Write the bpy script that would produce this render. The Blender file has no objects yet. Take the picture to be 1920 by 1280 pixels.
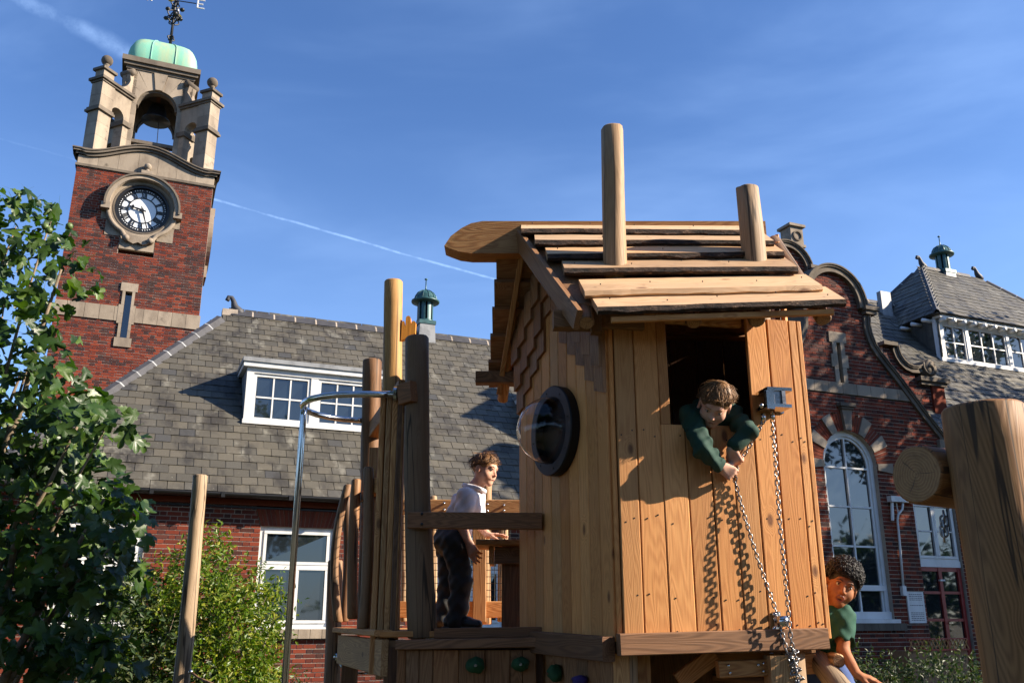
import bpy, bmesh, math, random
import numpy as np
from mathutils import Vector, Matrix, noise as mnoise
R = math.radians
random.seed(7)
scene = bpy.context.scene
COL = scene.collection

# ------------------------------------------------------------------ camera, sky, sun, exposure
FPX = 1690.0                       # focal length in pixels of a 1920 wide frame
PITCH = math.atan(520 / FPX)
EYE = 1.6
cam_d = bpy.data.cameras.new('camera')
cam = bpy.data.objects.new('camera', cam_d)
COL.objects.link(cam)
cam.location = (0, 0, EYE)
cam.rotation_euler = (math.pi / 2 + PITCH, 0, 0)
cam_d.sensor_width = 36.0
cam_d.lens = 36.0 * FPX / 1920
cam_d.clip_start = 0.05
cam_d.clip_end = 3000
scene.camera = cam
SUN = Vector((0.8764, -0.1076, 0.469)).normalized()      # direction towards the sun
SUN_EL = math.asin(SUN.z)
SUN_AZ = math.atan2(SUN.x, SUN.y)                       # clockwise from +Y
sd = bpy.data.lights.new('sun', 'SUN')
sd.energy = 5.0
sd.angle = R(0.53)
sd.color = (1.0, 0.87, 0.70)
sun = bpy.data.objects.new('sun', sd)
COL.objects.link(sun)
sun.rotation_euler = SUN.to_track_quat('Z', 'Y').to_euler()
scene.view_settings.view_transform = 'Standard'
scene.view_settings.look = 'None'
scene.view_settings.gamma = 1.0
scene.view_settings.exposure = 1.36
scene.render.engine = 'CYCLES'
scene.cycles.use_denoising = True
scene.cycles.max_bounces = 7
scene.cycles.transparent_max_bounces = 12
scene.cycles.caustics_reflective = False
scene.cycles.caustics_refractive = False

SP, CP = math.sin(PITCH), math.cos(PITCH)


def ray(x, y):
    u, v = (x - 960) / FPX, (640 - y) / FPX
    return Vector((u, CP - v * SP, SP + v * CP))


def at(x, y, D):
    r = ray(x, y)
    k = D / r.y
    return Vector((r.x * k, D, EYE + r.z * k))


def proj(p):
    z = p[2] - EYE
    d = p[1] * CP + z * SP
    return 960 + FPX * p[0] / d, 640 - FPX * (-p[1] * SP + z * CP) / d


# the school stands at an angle: local x = along its front, local y = away from the camera
TH = R(22.6)
CT, ST = math.cos(TH), math.sin(TH)
ORG = Vector((-4.2775, 15.6, 0))


def on(x, y, d):
    """point of the plane at depth d behind the school front that is seen at a picture position -> (s, z)"""
    r = ray(x, y)
    k = (d - ST * ORG.x + CT * ORG.y) / (-ST * r.x + CT * r.y)
    X, Y = r.x * k - ORG.x, r.y * k - ORG.y
    return X * CT + Y * ST, EYE + r.z * k


def wl(s, d, z):
    return Vector((ORG.x + s * CT - d * ST, ORG.y + s * ST + d * CT, z))


# ------------------------------------------------------------------ world
world = bpy.data.worlds.new('World')
scene.world = world
world.use_nodes = True


class NT:
    """small node-tree writer"""

    def __init__(s, tree):
        s.t = tree
        s.n = tree.nodes
        s.l = tree.links

    def put(s, sock, v):
        if v is None:
            return
        if isinstance(v, bpy.types.NodeSocket):
            s.l.new(v, sock)
        elif isinstance(v, (tuple, list, Vector)):
            v = tuple(v)
            if len(sock.default_value) == 4 and len(v) == 3:
                v = v + (1.0,)
            sock.default_value = v
        else:
            try:
                sock.default_value = v
            except TypeError:
                sock.default_value = (v, v, v)

    def new(s, typ, ins=None, **props):
        n = s.n.new(typ)
        for k, v in props.items():
            setattr(n, k, v)
        for k, v in (ins or {}).items():
            s.put(n.inputs[k], v)
        return n

    def math(s, op, a, b=0.0, c=0.0, clamp=False):
        return s.new('ShaderNodeMath', {0: a, 1: b, 2: c}, operation=op, use_clamp=clamp).outputs[0]

    def vmath(s, op, a, b=None):
        n = s.new('ShaderNodeVectorMath', {0: a, 1: b}, operation=op)
        return n.outputs['Value'] if op in ('DOT_PRODUCT', 'LENGTH', 'DISTANCE') else n.outputs['Vector']

    def maprange(s, v, a, b, c=0.0, d=1.0, smooth=True):
        n = s.new('ShaderNodeMapRange', {'Value': v, 'From Min': a, 'From Max': b, 'To Min': c, 'To Max': d})
        n.interpolation_type = 'SMOOTHSTEP' if smooth else 'LINEAR'
        n.clamp = True
        return n.outputs[0]

    def noise(s, vec, scale, detail=3.0, rough=0.5, dist=0.0):
        return s.new('ShaderNodeTexNoise', {'Vector': vec, 'Scale': scale, 'Detail': detail, 'Roughness': rough, 'Distortion': dist}).outputs['Fac']

    def mapping(s, vec, scale, loc=(0, 0, 0), rot=(0, 0, 0)):
        return s.new('ShaderNodeMapping', {'Vector': vec, 'Scale': scale, 'Location': loc, 'Rotation': rot}).outputs[0]

    def ramp(s, fac, stops, mode='LINEAR'):
        n = s.new('ShaderNodeValToRGB', {'Fac': fac})
        cr = n.color_ramp
        cr.interpolation = mode
        while len(cr.elements) < len(stops):
            cr.elements.new(0.5)
        for e, (p, c) in zip(cr.elements, stops):
            e.position = p
            e.color = tuple(c) + (1.0,) if len(c) == 3 else c
        return n.outputs[0]

    def mix(s, fac, a, b, mode='MIX'):
        n = s.n.new('ShaderNodeMix')
        n.data_type = 'RGBA'
        n.blend_type = mode
        s.put(n.inputs[0], fac)
        s.put(n.inputs[6], a)
        s.put(n.inputs[7], b)
        return n.outputs[2]


wt = NT(world.node_tree)
wt.n.clear()
sky = wt.new('ShaderNodeTexSky', sky_type='NISHITA', sun_disc=False, sun_elevation=SUN_EL, sun_rotation=SUN_AZ,
             altitude=50.0, air_density=1.0, dust_density=0.6, ozone_density=2.2)
wdir = wt.new('ShaderNodeTexCoord').outputs['Generated']


def trail(p, q, width, n0, n1, soft, reach):
    """a vapour trail: a thin band of the sky along the great circle through two directions"""
    a, b = ray(*p).normalized(), ray(*q).normalized()
    n = a.cross(b).normalized()
    along = (b - a).normalized()
    off = wt.math('ABSOLUTE', wt.math('ADD', wt.vmath('DOT_PRODUCT', wdir, tuple(n)),
                  wt.math('MULTIPLY', wt.math('SUBTRACT', wt.noise(wdir, 14.0, 4.0), 0.5), width * 1.6)))
    m = wt.maprange(off, width * soft, width, 1.0, 0.0)
    br = wt.maprange(wt.noise(wdir, 30.0, 5.0, 0.7), 0.25, 0.8, n0, n1)
    pos = wt.vmath('DOT_PRODUCT', wdir, tuple(along))
    fr = wt.maprange(pos, along.dot(a) - 0.25, along.dot(a) + 0.05, 0.12, 1.0)
    to = wt.maprange(pos, along.dot(b), along.dot(b) + reach, 1.0, 0.0)
    return wt.math('MULTIPLY', wt.math('MULTIPLY', m, br), wt.math('MULTIPLY', fr, to))


t1 = trail((415, 378), (940, 528), 0.0024, 0.12, 0.62, 0.05, 0.25)
t2 = trail((30, -2), (230, 92), 0.012, 0.05, 0.32, 0.0, 0.06)
wm = wt.mapping(wdir, (1.4, 3.6, 5.0), rot=(0.5, 0.35, 0.35))
wisp = wt.math('MULTIPLY', wt.maprange(wt.noise(wm, 1.5, 5.0, 0.52, 0.4), 0.36, 0.88), 0.22)
hazy = wt.maprange(wt.new('ShaderNodeSeparateXYZ', {0: wdir}).outputs[2], 0.12, 0.55, 0.20, 0.0)
mask = wt.math('MAXIMUM', wt.math('MAXIMUM', t1, t2), wt.math('ADD', wisp, hazy))
skyc = wt.mix(mask, sky.outputs[0], (6.6, 7.4, 8.6))
skyc = wt.mix(1.0, skyc, (0.78, 1.04, 1.44), 'MULTIPLY')
bg = wt.new('ShaderNodeBackground', {'Color': skyc, 'Strength': 0.058})
wo = wt.new('ShaderNodeOutputWorld')
wt.l.new(bg.outputs[0], wo.inputs[0])


# ------------------------------------------------------------------ materials
def material(name, fn):
    m = bpy.data.materials.new(name)
    m.use_nodes = True
    t = NT(m.node_tree)
    t.n.clear()
    b = t.new('ShaderNodeBsdfPrincipled')
    o = t.new('ShaderNodeOutputMaterial')
    t.l.new(b.outputs[0], o.inputs[0])
    for k, v in (fn(t) or {}).items():
        t.put(b.inputs[k], v)
    return m


def rnd(t):
    """one number per object, and per loose piece of a joined mesh"""
    return t.math('FRACT', t.math('ADD', t.new('ShaderNodeObjectInfo').outputs['Random'], t.new('ShaderNodeNewGeometry').outputs['Random Per Island']))


def oco(t):
    return t.new('ShaderNodeTexCoord').outputs['Object']


def wco(t):
    return t.new('ShaderNodeNewGeometry').outputs['Position']


def bump(t, h, strength=0.4, dist=0.01):
    return t.new('ShaderNodeBump', {'Height': h, 'Strength': strength, 'Distance': dist}).outputs[0]


def wood(light, dark, knot, rough=0.62, weather=0.0, grain=1.0, split=0.0):
    def fn(t):
        r = rnd(t)
        sh = t.new('ShaderNodeCombineXYZ', {0: t.math('MULTIPLY', r, 31.0), 1: t.math('MULTIPLY', r, 17.0), 2: t.math('MULTIPLY', r, 53.0)}).outputs[0]
        c = t.vmath('ADD', oco(t), sh)
        big = t.noise(t.mapping(c, (7, 7, 0.8)), 1.0, 2.0, 0.5, 0.3)
        vo = t.new('ShaderNodeTexVoronoi', {'Vector': t.mapping(c, (6.5, 6.5, 3.2)), 'Scale': 1.0, 'Randomness': 1.0}).outputs['Distance']
        kn = t.maprange(vo, 0.0, 0.26, 1.0, 0.0)
        rings = t.math('ADD', t.math('MULTIPLY', t.math('SINE', t.math('MULTIPLY', t.math('ADD', big, t.math('MULTIPLY', kn, 0.16)), 210.0)), 0.5), 0.5)
        fine = t.noise(t.mapping(c, (150, 150, 5)), 1.0, 3.0, 0.6)
        g = t.math('ADD', t.math('MULTIPLY', rings, 0.42 * grain), t.math('MULTIPLY', fine, 0.6))
        col = t.mix(t.maprange(g, 0.15, 0.95), light, dark)
        col = t.mix(t.maprange(vo, 0.05, 0.13, 0.85, 0.0), col, knot)
        tint = t.maprange(r, 0.0, 1.0, 0.66, 1.18, False)
        r2 = t.math('FRACT', t.math('MULTIPLY', r, 17.31))
        col = t.mix(1.0, col, t.new('ShaderNodeCombineXYZ', {0: tint, 1: t.math('MULTIPLY', tint, t.maprange(r2, 0.0, 1.0, 0.88, 1.1, False)), 2: t.math('MULTIPLY', tint, t.maprange(r2, 0.0, 1.0, 0.72, 1.22, False))}).outputs[0], 'MULTIPLY')
        stn = t.noise(t.mapping(c, (3.0, 3.0, 0.9), (4, 1, 2)), 1.0, 5.0, 0.65)
        col = t.mix(t.maprange(stn, 0.52, 0.78, 0.0, 0.5), col, tuple(x * 0.45 for x in dark))
        if weather:
            wn = t.noise(t.mapping(c, (5, 5, 1.2)), 1.0, 4.0, 0.6)
            col = t.mix(t.maprange(wn, 0.35, 0.7, 0.0, weather), col, (0.20, 0.14, 0.095))
        if split:
            sp = t.noise(t.mapping(c, (15, 15, 0.55)), 1.0, 2.0, 0.5, 0.25)
            col = t.mix(t.maprange(t.math('ABSOLUTE', t.math('SUBTRACT', sp, 0.5)), 0.004, 0.02, split, 0.0), col, (0.03, 0.018, 0.01))
        return {'Base Color': col, 'Roughness': rough, 'Normal': bump(t, g, 0.25, 0.004), 'Specular IOR Level': 0.3}
    return fn


MAT = {}
MAT['larch'] = material('larch_board', wood((0.75, 0.348, 0.118), (0.50, 0.19, 0.055), (0.13, 0.042, 0.016), grain=0.6))
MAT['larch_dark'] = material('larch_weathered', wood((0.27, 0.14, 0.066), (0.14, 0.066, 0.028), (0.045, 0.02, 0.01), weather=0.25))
MAT['shingle'] = material('shingle_and_shaded_board', wood((0.32, 0.155, 0.07), (0.18, 0.078, 0.03), (0.07, 0.03, 0.015)))  # also used on the climbing wall, where its darkness stands in for shade
MAT['shade_lining'] = material('shaded_lining', wood((0.12, 0.055, 0.025), (0.07, 0.03, 0.014), (0.03, 0.015, 0.008)))  # near-black brown standing in for the shade inside the playhouse
MAT['beam'] = material('beam_wood', wood((0.58, 0.31, 0.125), (0.34, 0.145, 0.05), (0.12, 0.05, 0.02)))
MAT['beam_brown'] = material('brown_beam', wood((0.25, 0.115, 0.052), (0.125, 0.053, 0.023), (0.035, 0.016, 0.009), weather=0.15))
MAT['plank'] = material('roof_plank', wood((0.66, 0.44, 0.26), (0.47, 0.27, 0.135), (0.16, 0.07, 0.035), grain=0.7, weather=0.2))
MAT['log'] = material('peeled_log', wood((0.50, 0.335, 0.195), (0.31, 0.185, 0.095), (0.10, 0.05, 0.025), grain=0.5, weather=0.45, split=0.8))
MAT['log_gold'] = material('oiled_log', wood((0.29, 0.135, 0.047), (0.145, 0.06, 0.02), (0.07, 0.028, 0.012), grain=0.8, split=0.85))
MAT['log_silver'] = material('silvered_log', wood((0.32, 0.27, 0.21), (0.17, 0.135, 0.10), (0.06, 0.04, 0.03), weather=0.4, grain=0.6, split=0.9))
MAT['log_amber'] = material('amber_log', wood((0.60, 0.34, 0.125), (0.40, 0.19, 0.06), (0.13, 0.05, 0.02), grain=0.5, split=0.7))
MAT['log_grey'] = material('weathered_log', wood((0.27, 0.145, 0.07), (0.13, 0.064, 0.028), (0.04, 0.02, 0.012), weather=0.4, grain=0.5, split=0.9))


def end_grain(t):
    c = oco(t)
    r = rnd(t)
    flat = t.mapping(c, (1, 1, 0))
    nz = t.noise(flat, 9.0, 3.0)
    rad = t.math('ADD', t.vmath('LENGTH', flat), t.math('MULTIPLY', nz, 0.035))
    rings = t.math('ADD', t.math('MULTIPLY', t.math('SINE', t.math('MULTIPLY', rad, 760.0)), 0.5), 0.5)
    col = t.mix(t.math('MULTIPLY', rings, 0.7), (0.40, 0.22, 0.095), (0.25, 0.12, 0.045))
    col = t.mix(t.maprange(t.noise(flat, 30.0, 5.0, 0.7), 0.4, 0.75, 0.0, 0.6), col, (0.13, 0.07, 0.035))
    sep = t.new('ShaderNodeSeparateXYZ', {0: flat})
    ang = t.math('ARCTAN2', sep.outputs[1], sep.outputs[0])
    saw = t.math('ABSOLUTE', t.math('SUBTRACT', t.math('FRACT', t.math('ADD', t.math('MULTIPLY', ang, 0.4775), t.math('ADD', t.math('MULTIPLY', nz, 0.75), r))), 0.5))
    crack = t.math('MULTIPLY', t.maprange(t.math('MULTIPLY', saw, rad), 0.0003, 0.0011, 1.0, 0.0), t.maprange(rad, 0.06, 0.085, 1.0, 0.0))
    col = t.mix(crack, col, (0.03, 0.015, 0.008))
    return {'Base Color': col, 'Roughness': 0.75, 'Normal': bump(t, t.math('SUBTRACT', rings, t.math('MULTIPLY', crack, 4.0)), 0.3, 0.003)}


MAT['end'] = material('log_end_grain', end_grain)


def bark(t):
    c = oco(t)
    n = t.noise(t.mapping(c, (40, 40, 14)), 1.0, 5.0, 0.7)
    return {'Base Color': t.ramp(n, [(0.42, (0.012, 0.007, 0.005)), (0.58, (0.06, 0.03, 0.017)), (0.72, (0.32, 0.2, 0.125))]),
            'Roughness': 0.9, 'Normal': bump(t, n, 1.0, 0.02)}


MAT['bark'] = material('rough_bark', bark)


def brick(stops, dirt=0.35):
    def fn(t):
        r = rnd(t)
        col = t.ramp(r, stops)
        w = wco(t)
        n = t.noise(w, 55.0, 4.0, 0.65)
        col = t.mix(t.maprange(n, 0.4, 0.75, 0.0, 0.5), col, (0.16, 0.06, 0.04))
        big = t.noise(t.mapping(w, (0.8, 0.8, 0.45)), 1.0, 4.0, 0.6)
        col = t.mix(t.maprange(big, 0.45, 0.72, 0.0, dirt), col, (0.07, 0.04, 0.03))
        rs = t.noise(t.mapping(w, (3.2, 3.2, 0.22), (3, 1, 0)), 1.0, 4.0, 0.6)
        col = t.mix(t.maprange(rs, 0.55, 0.75, 0.0, 0.45), col, (0.06, 0.045, 0.04))
        return {'Base Color': t.mix(1.0, col, (0.62, 0.64, 0.66), 'MULTIPLY'), 'Roughness': 0.88, 'Normal': bump(t, n, 0.5, 0.004), 'Specular IOR Level': 0.2}
    return fn


MAT['brick'] = material('red_brick', brick([(0.0, (0.19, 0.034, 0.018)), (0.35, (0.27, 0.046, 0.022)), (0.62, (0.34, 0.062, 0.027)), (0.8, (0.17, 0.033, 0.02)), (0.94, (0.085, 0.026, 0.02))]))
MAT['brick_dark'] = material('burnt_brick', brick([(0.0, (0.05, 0.028, 0.026)), (0.5, (0.085, 0.034, 0.03)), (0.9, (0.14, 0.045, 0.034))]))
MAT['brick_rub'] = material('rubbed_brick', brick([(0.0, (0.29, 0.052, 0.024)), (0.5, (0.34, 0.07, 0.03)), (1.0, (0.23, 0.045, 0.024))], 0.2))


def simple(col, rough=0.6, metal=0.0, var=0.15, scale=8.0, spec=0.5, bmp=0.0, dirt=None, streak=False):
    def fn(t):
        w = wco(t)
        v = t.mapping(w, (1, 1, 0.2)) if streak else w
        n = t.noise(v, scale, 4.0, 0.6)
        c2 = dirt or tuple(x * (1 - 2 * var) for x in col)
        c = t.mix(t.maprange(n, 0.38, 0.75), col, c2)
        d = {'Base Color': c, 'Roughness': rough, 'Metallic': metal, 'Specular IOR Level': spec}
        if bmp:
            d['Normal'] = bump(t, t.noise(w, scale * 9, 4.0, 0.6), bmp, 0.006)
        return d
    return fn


MAT['mortar'] = material('lime_mortar', simple((0.40, 0.335, 0.27), 0.95, var=0.2, scale=3.0, bmp=0.4))


def stone_fn(a, b, c):
    def fn(t):
        w = wco(t)
        r = rnd(t)
        n = t.noise(t.mapping(w, (1.6, 1.6, 0.7)), 1.6, 6.0, 0.65)
        f = t.noise(w, 60.0, 4.0, 0.6)
        col = t.mix(t.maprange(n, 0.38, 0.72), a, b)
        col = t.mix(t.maprange(t.noise(w, 3.3, 6.0, 0.7), 0.55, 0.78, 0.0, 0.75), col, c)
        tint = t.maprange(r, 0.0, 1.0, 0.84, 1.1, False)
        col = t.mix(1.0, col, t.new('ShaderNodeCombineXYZ', {0: tint, 1: tint, 2: tint}).outputs[0], 'MULTIPLY')
        return {'Base Color': t.mix(1.0, col, (0.74, 0.73, 0.71), 'MULTIPLY'), 'Roughness': 0.9, 'Normal': bump(t, f, 0.35, 0.006), 'Specular IOR Level': 0.2}
    return fn


MAT['stone'] = material('portland_stone', stone_fn((0.42, 0.35, 0.275), (0.27, 0.22, 0.175), (0.09, 0.075, 0.06)))
MAT['stone_dark'] = material('sooty_stone', stone_fn((0.20, 0.168, 0.135), (0.12, 0.10, 0.083), (0.045, 0.039, 0.034)))


def slate(t):
    r = rnd(t)
    w = wco(t)
    col = t.ramp(r, [(0.0, (0.075, 0.070, 0.058)), (0.35, (0.098, 0.089, 0.070)), (0.6, (0.118, 0.106, 0.083)), (0.78, (0.083, 0.080, 0.070)), (0.9, (0.125, 0.112, 0.086)), (0.99, (0.062, 0.062, 0.062))])
    st = t.noise(t.mapping(w, (1.5, 1.5, 0.16)), 1.4, 5.0, 0.6)
    col = t.mix(t.maprange(st, 0.46, 0.66, 0.0, 0.8), col, (0.03, 0.027, 0.024))
    st2 = t.noise(t.mapping(w, (2.2, 2.2, 0.2), (5, 2, 1)), 1.3, 4.0, 0.6)
    col = t.mix(t.maprange(st2, 0.56, 0.74, 0.0, 0.7), col, (0.26, 0.25, 0.215))
    n = t.noise(w, 38.0, 5.0, 0.7)
    col = t.mix(t.maprange(n, 0.56, 0.74, 0.0, 0.6), col, (0.05, 0.047, 0.036))
    spot = t.noise(w, 17.0, 2.0)
    col = t.mix(t.maprange(spot, 0.72, 0.77, 0.0, 0.5), col, (0.30, 0.30, 0.26))
    return {'Base Color': t.mix(1.0, col, (0.78, 0.77, 0.74), 'MULTIPLY'), 'Roughness': t.maprange(n, 0.2, 0.8, 0.42, 0.72), 'Normal': bump(t, n, 0.35, 0.006), 'Specular IOR Level': 0.45}


MAT['slate'] = material('roof_slate', slate)
MAT['lead'] = material('lead_sheet', simple((0.26, 0.27, 0.28), 0.5, 0.0, 0.25, 4.0, 0.5, 0.2))
MAT['ridge'] = material('ridge_tile', simple((0.045, 0.045, 0.052), 0.6, 0.0, 0.2, 6.0, 0.4, 0.3))
MAT['white'] = material('white_paint', simple((0.66, 0.66, 0.65), 0.42, 0.0, 0.09, 5.0, 0.4, 0.05, streak=True))
MAT['copper'] = material('green_copper', simple((0.17, 0.42, 0.31), 0.62, 0.0, 0.2, 3.0, 0.3, 0.15, dirt=(0.34, 0.40, 0.24), streak=True))
MAT['teal'] = material('dark_green_metal', simple((0.035, 0.10, 0.10), 0.42, 0.2, 0.2, 6.0, 0.5))
MAT['iron'] = material('black_iron', simple((0.014, 0.014, 0.015), 0.45, 0.3, 0.2, 10.0))
MAT['steel'] = material('polished_steel', simple((0.56, 0.56, 0.57), 0.16, 1.0, 0.05, 20.0))
MAT['zinc'] = material('zinc_chain', simple((0.27, 0.27, 0.28), 0.34, 1.0, 0.3, 40.0))
MAT['gilt'] = material('gilding', simple((0.55, 0.38, 0.08), 0.35, 0.8, 0.2, 20.0))
MAT['enamel'] = material('clock_enamel', simple((0.70, 0.73, 0.76), 0.3, 0.0, 0.05, 5.0))
MAT['red_paint'] = material('red_paint', simple((0.26, 0.018, 0.014), 0.4, 0.0, 0.15, 8.0))
MAT['porthole'] = material('black_plastic', simple((0.007, 0.007, 0.009), 0.5, 0.0, 0.2, 20.0, spec=0.3))
MAT['orange'] = material('orange_stain', wood((0.78, 0.30, 0.04), (0.55, 0.19, 0.02), (0.4, 0.12, 0.02), grain=0.3))
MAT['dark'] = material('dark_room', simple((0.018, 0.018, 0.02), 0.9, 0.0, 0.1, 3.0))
MAT['blind'] = material('roller_blind', simple((0.20, 0.24, 0.25), 0.8, 0.0, 0.1, 3.0, streak=True))
MAT['hold_green'] = material('green_resin', simple((0.006, 0.06, 0.012), 0.7, 0.0, 0.2, 40.0, bmp=0.6))
MAT['hold_purple'] = material('purple_resin', simple((0.035, 0.012, 0.12), 0.7, 0.0, 0.2, 40.0, bmp=0.6))
MAT['rope'] = material('dark_net', simple((0.03, 0.026, 0.022), 0.8, 0.0, 0.2, 40.0))
MAT['print'] = material('notice_print', simple((0.10, 0.10, 0.11), 0.7))
MAT['red_rubber'] = material('red_tube', simple((0.42, 0.02, 0.03), 0.45))


def glass_fn(t):
    return {'Base Color': (0.012, 0.016, 0.02), 'Roughness': 0.03, 'Specular IOR Level': 0.9, 'IOR': 1.6,
            'Normal': bump(t, t.noise(wco(t), 1.3, 1.0), 0.06, 0.05)}


MAT['glass'] = material('window_glass', glass_fn)


MAT['inside_shade'] = material('shaded_inside', simple((0.003, 0.003, 0.004), 0.6, spec=0.1))  # black standing in for the dark inside of the playhouse


def dome_fn(t):
    return {'Base Color': (1, 1, 1), 'Roughness': 0.0, 'Transmission Weight': 1.0, 'IOR': 1.08, 'Specular IOR Level': 0.7, 'Coat Weight': 0.35, 'Coat Roughness': 0.02}


MAT['clear'] = material('clear_acrylic', dome_fn)


# ------------------------------------------------------------------ mesh helpers
class MB:
    def __init__(s):
        s.v, s.f, s.m = [], [], []

    def add(s, verts, faces, mat=0, M=None):
        o = len(s.v)
        if M is not None:
            verts = [M @ Vector(p) for p in verts]
        s.v += [tuple(p) for p in verts]
        for f in faces:
            s.f.append(tuple(o + i for i in f))
            s.m.append(mat)
        return s

    def box(s, x0, x1, y0, y1, z0, z1, mat=0, M=None, back=True):
        v = [(x0, y0, z0), (x1, y0, z0), (x1, y1, z0), (x0, y1, z0), (x0, y0, z1), (x1, y0, z1), (x1, y1, z1), (x0, y1, z1)]
        f = [(0, 3, 2, 1), (4, 5, 6, 7), (0, 1, 5, 4), (1, 2, 6, 5), (3, 0, 4, 7)]
        if back:
            f.append((2, 3, 7, 6))
        return s.add(v, f, mat, M)

    def prism(s, pts, y0, y1, mat=0, M=None, side=None):
        """outline in x,z (counter-clockwise seen from -y), extruded from y0 (front) to y1"""
        n = len(pts)
        v = [(p[0], y0, p[1]) for p in pts] + [(p[0], y1, p[1]) for p in pts]
        s.add(v, [tuple(range(n)), tuple(range(2 * n - 1, n - 1, -1))], mat, M)
        s.add(v, [(i, i + n, (i + 1) % n + n, (i + 1) % n) for i in range(n)], mat if side is None else side, M)
        return s

    def ring(s, c, r0, r1, y0, y1, a0=0.0, a1=360.0, n=32, mat=0, M=None):
        """flat ring sector in x,z, extruded along y"""
        full = abs(a1 - a0) >= 359.9
        k = n if full else n + 1
        v = []
        for i in range(k):
            a = R(a0 + (a1 - a0) * i / n)
            for (r, y) in ((r0, y0), (r1, y0), (r1, y1), (r0, y1)):
                v.append((c[0] + r * math.cos(a), y, c[1] + r * math.sin(a)))
        f = []
        for i in range(n):
            j = (i + 1) % k
            for q in range(4):
                f.append((4 * i + q, 4 * i + (q + 1) % 4, 4 * j + (q + 1) % 4, 4 * j + q))
        if not full:
            f += [(0, 3, 2, 1), (4 * n, 4 * n + 1, 4 * n + 2, 4 * n + 3)]
        return s.add(v, f, mat, M)

    def tube(s, path, rad, n=8, mat=0, M=None, caps=True, cap_mat=None, closed=False):
        path = [Vector(p) for p in path]
        k = len(path)
        if not isinstance(rad, (list, tuple)):
            rad = [rad] * k
        v = []
        ref = None
        for i, p in enumerate(path):
            if closed:
                t = path[(i + 1) % k] - path[i - 1]
            else:
                t = path[min(i + 1, k - 1)] - path[max(i - 1, 0)]
            t.normalize()
            if ref is None:
                ref = Vector((0, 0, 1)) if abs(t.z) < 0.9 else Vector((1, 0, 0))
            a = (ref - t * ref.dot(t)).normalized()
            ref = a
            b = t.cross(a)
            for j in range(n):
                q = 2 * math.pi * j / n
                v.append(p + (a * math.cos(q) + b * math.sin(q)) * rad[i])
        f = []
        for i in range(k if closed else k - 1):
            i2 = (i + 1) % k
            for j in range(n):
                f.append((i * n + j, i * n + (j + 1) % n, i2 * n + (j + 1) % n, i2 * n + j))
        s.add(v, f, mat, M)
        if caps and not closed:
            o = len(s.v) - len(v)
            s.f += [tuple(o + j for j in range(n - 1, -1, -1)), tuple(o + (k - 1) * n + j for j in range(n))]
            s.m += [mat if cap_mat is None else cap_mat] * 2
        return s

    def lathe(s, prof, n=24, c=(0, 0, 0), mat=0, M=None):
        v = []
        for (r, z) in prof:
            for j in range(n):
                a = 2 * math.pi * j / n
                v.append((c[0] + r * math.cos(a), c[1] + r * math.sin(a), c[2] + z))
        f = []
        for i in range(len(prof) - 1):
            for j in range(n):
                f.append((i * n + j, i * n + (j + 1) % n, (i + 1) * n + (j + 1) % n, (i + 1) * n + j))
        f += [tuple(range(n - 1, -1, -1)), tuple((len(prof) - 1) * n + j for j in range(n))]
        return s.add(v, f, mat, M)

    def ball(s, c, r, n=16, mat=0, sx=1.0, sz=1.0, M=None):
        prof = [(max(0.001, r * sx * math.sin(math.pi * i / (n // 2))), -r * sz * math.cos(math.pi * i / (n // 2))) for i in range(n // 2 + 1)]
        return s.lathe(prof, n, c, mat, M)

    def mesh(s, name, mats, smooth=False):
        me = bpy.data.meshes.new(name)
        me.from_pydata(s.v, [], s.f)
        for m in (mats if isinstance(mats, (list, tuple)) else [mats]):
            me.materials.append(MAT[m] if isinstance(m, str) else m)
        if any(s.m):
            me.polygons.foreach_set('material_index', s.m)
        if smooth:
            me.polygons.foreach_set('use_smooth', [True] * len(s.f))
        me.update()
        return me

    def build(s, name, mats, parent=None, smooth=False, world=None, **props):
        return link(name, s.mesh(name, mats, smooth), parent, world, **props)


def link(name, me, parent=None, M=None, **props):
    o = bpy.data.objects.new(name, me)
    COL.objects.link(o)
    if parent is not None:
        o.parent = parent
    if M is not None:
        o.matrix_basis = M
    for k, v in props.items():
        o[k] = v
    return o


def thing(name, label, cat, M=None, group=None):
    o = link(name, None, None, M, label=label, category=cat)
    if group:
        o['group'] = group
    return o


def tag(o, label, cat, group=None):
    o['label'] = label
    o['category'] = cat
    if group:
        o['group'] = group
    return o


def recalc(o):
    bm = bmesh.new()
    bm.from_mesh(o.data)
    bmesh.ops.recalc_face_normals(bm, faces=bm.faces)
    bm.to_mesh(o.data)
    bm.free()
    return o


def frame(p0, p1, hint=(0, -1, 0)):
    """matrix whose z runs from p0 to p1 and whose -y looks along hint"""
    p0, p1 = Vector(p0), Vector(p1)
    z = (p1 - p0).normalized()
    h = Vector(hint)
    y = -(h - z * h.dot(z)).normalized()
    x = y.cross(z)
    M = Matrix((x, y, z)).transposed().to_4x4()
    M.translation = p0
    return M, (p1 - p0).length


def board(name, p0, p1, w, th, mat, parent=None, hint=(0, -1, 0), bevel=0.004, **props):
    """a sawn board: z along its length, w across (x), th thick, outer face at -y"""
    M, L = frame(p0, p1, hint)
    b = min(bevel, w * 0.2, th * 0.2)
    x, y = w / 2, th / 2
    pr = [(-x + b, -y), (x - b, -y), (x, -y + b), (x, y - b), (x - b, y), (-x + b, y), (-x, y - b), (-x, -y + b)]
    m = MB()
    v = [(px, py, 0) for px, py in pr] + [(px, py, L) for px, py in pr]
    m.add(v, [tuple(range(7, -1, -1)), tuple(range(8, 16))] + [(i, (i + 1) % 8, (i + 1) % 8 + 8, i + 8) for i in range(8)])
    if parent is not None:
        M = parent.matrix_basis.inverted() @ M
    return m.build(name, mat, parent, world=M, **props)


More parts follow.
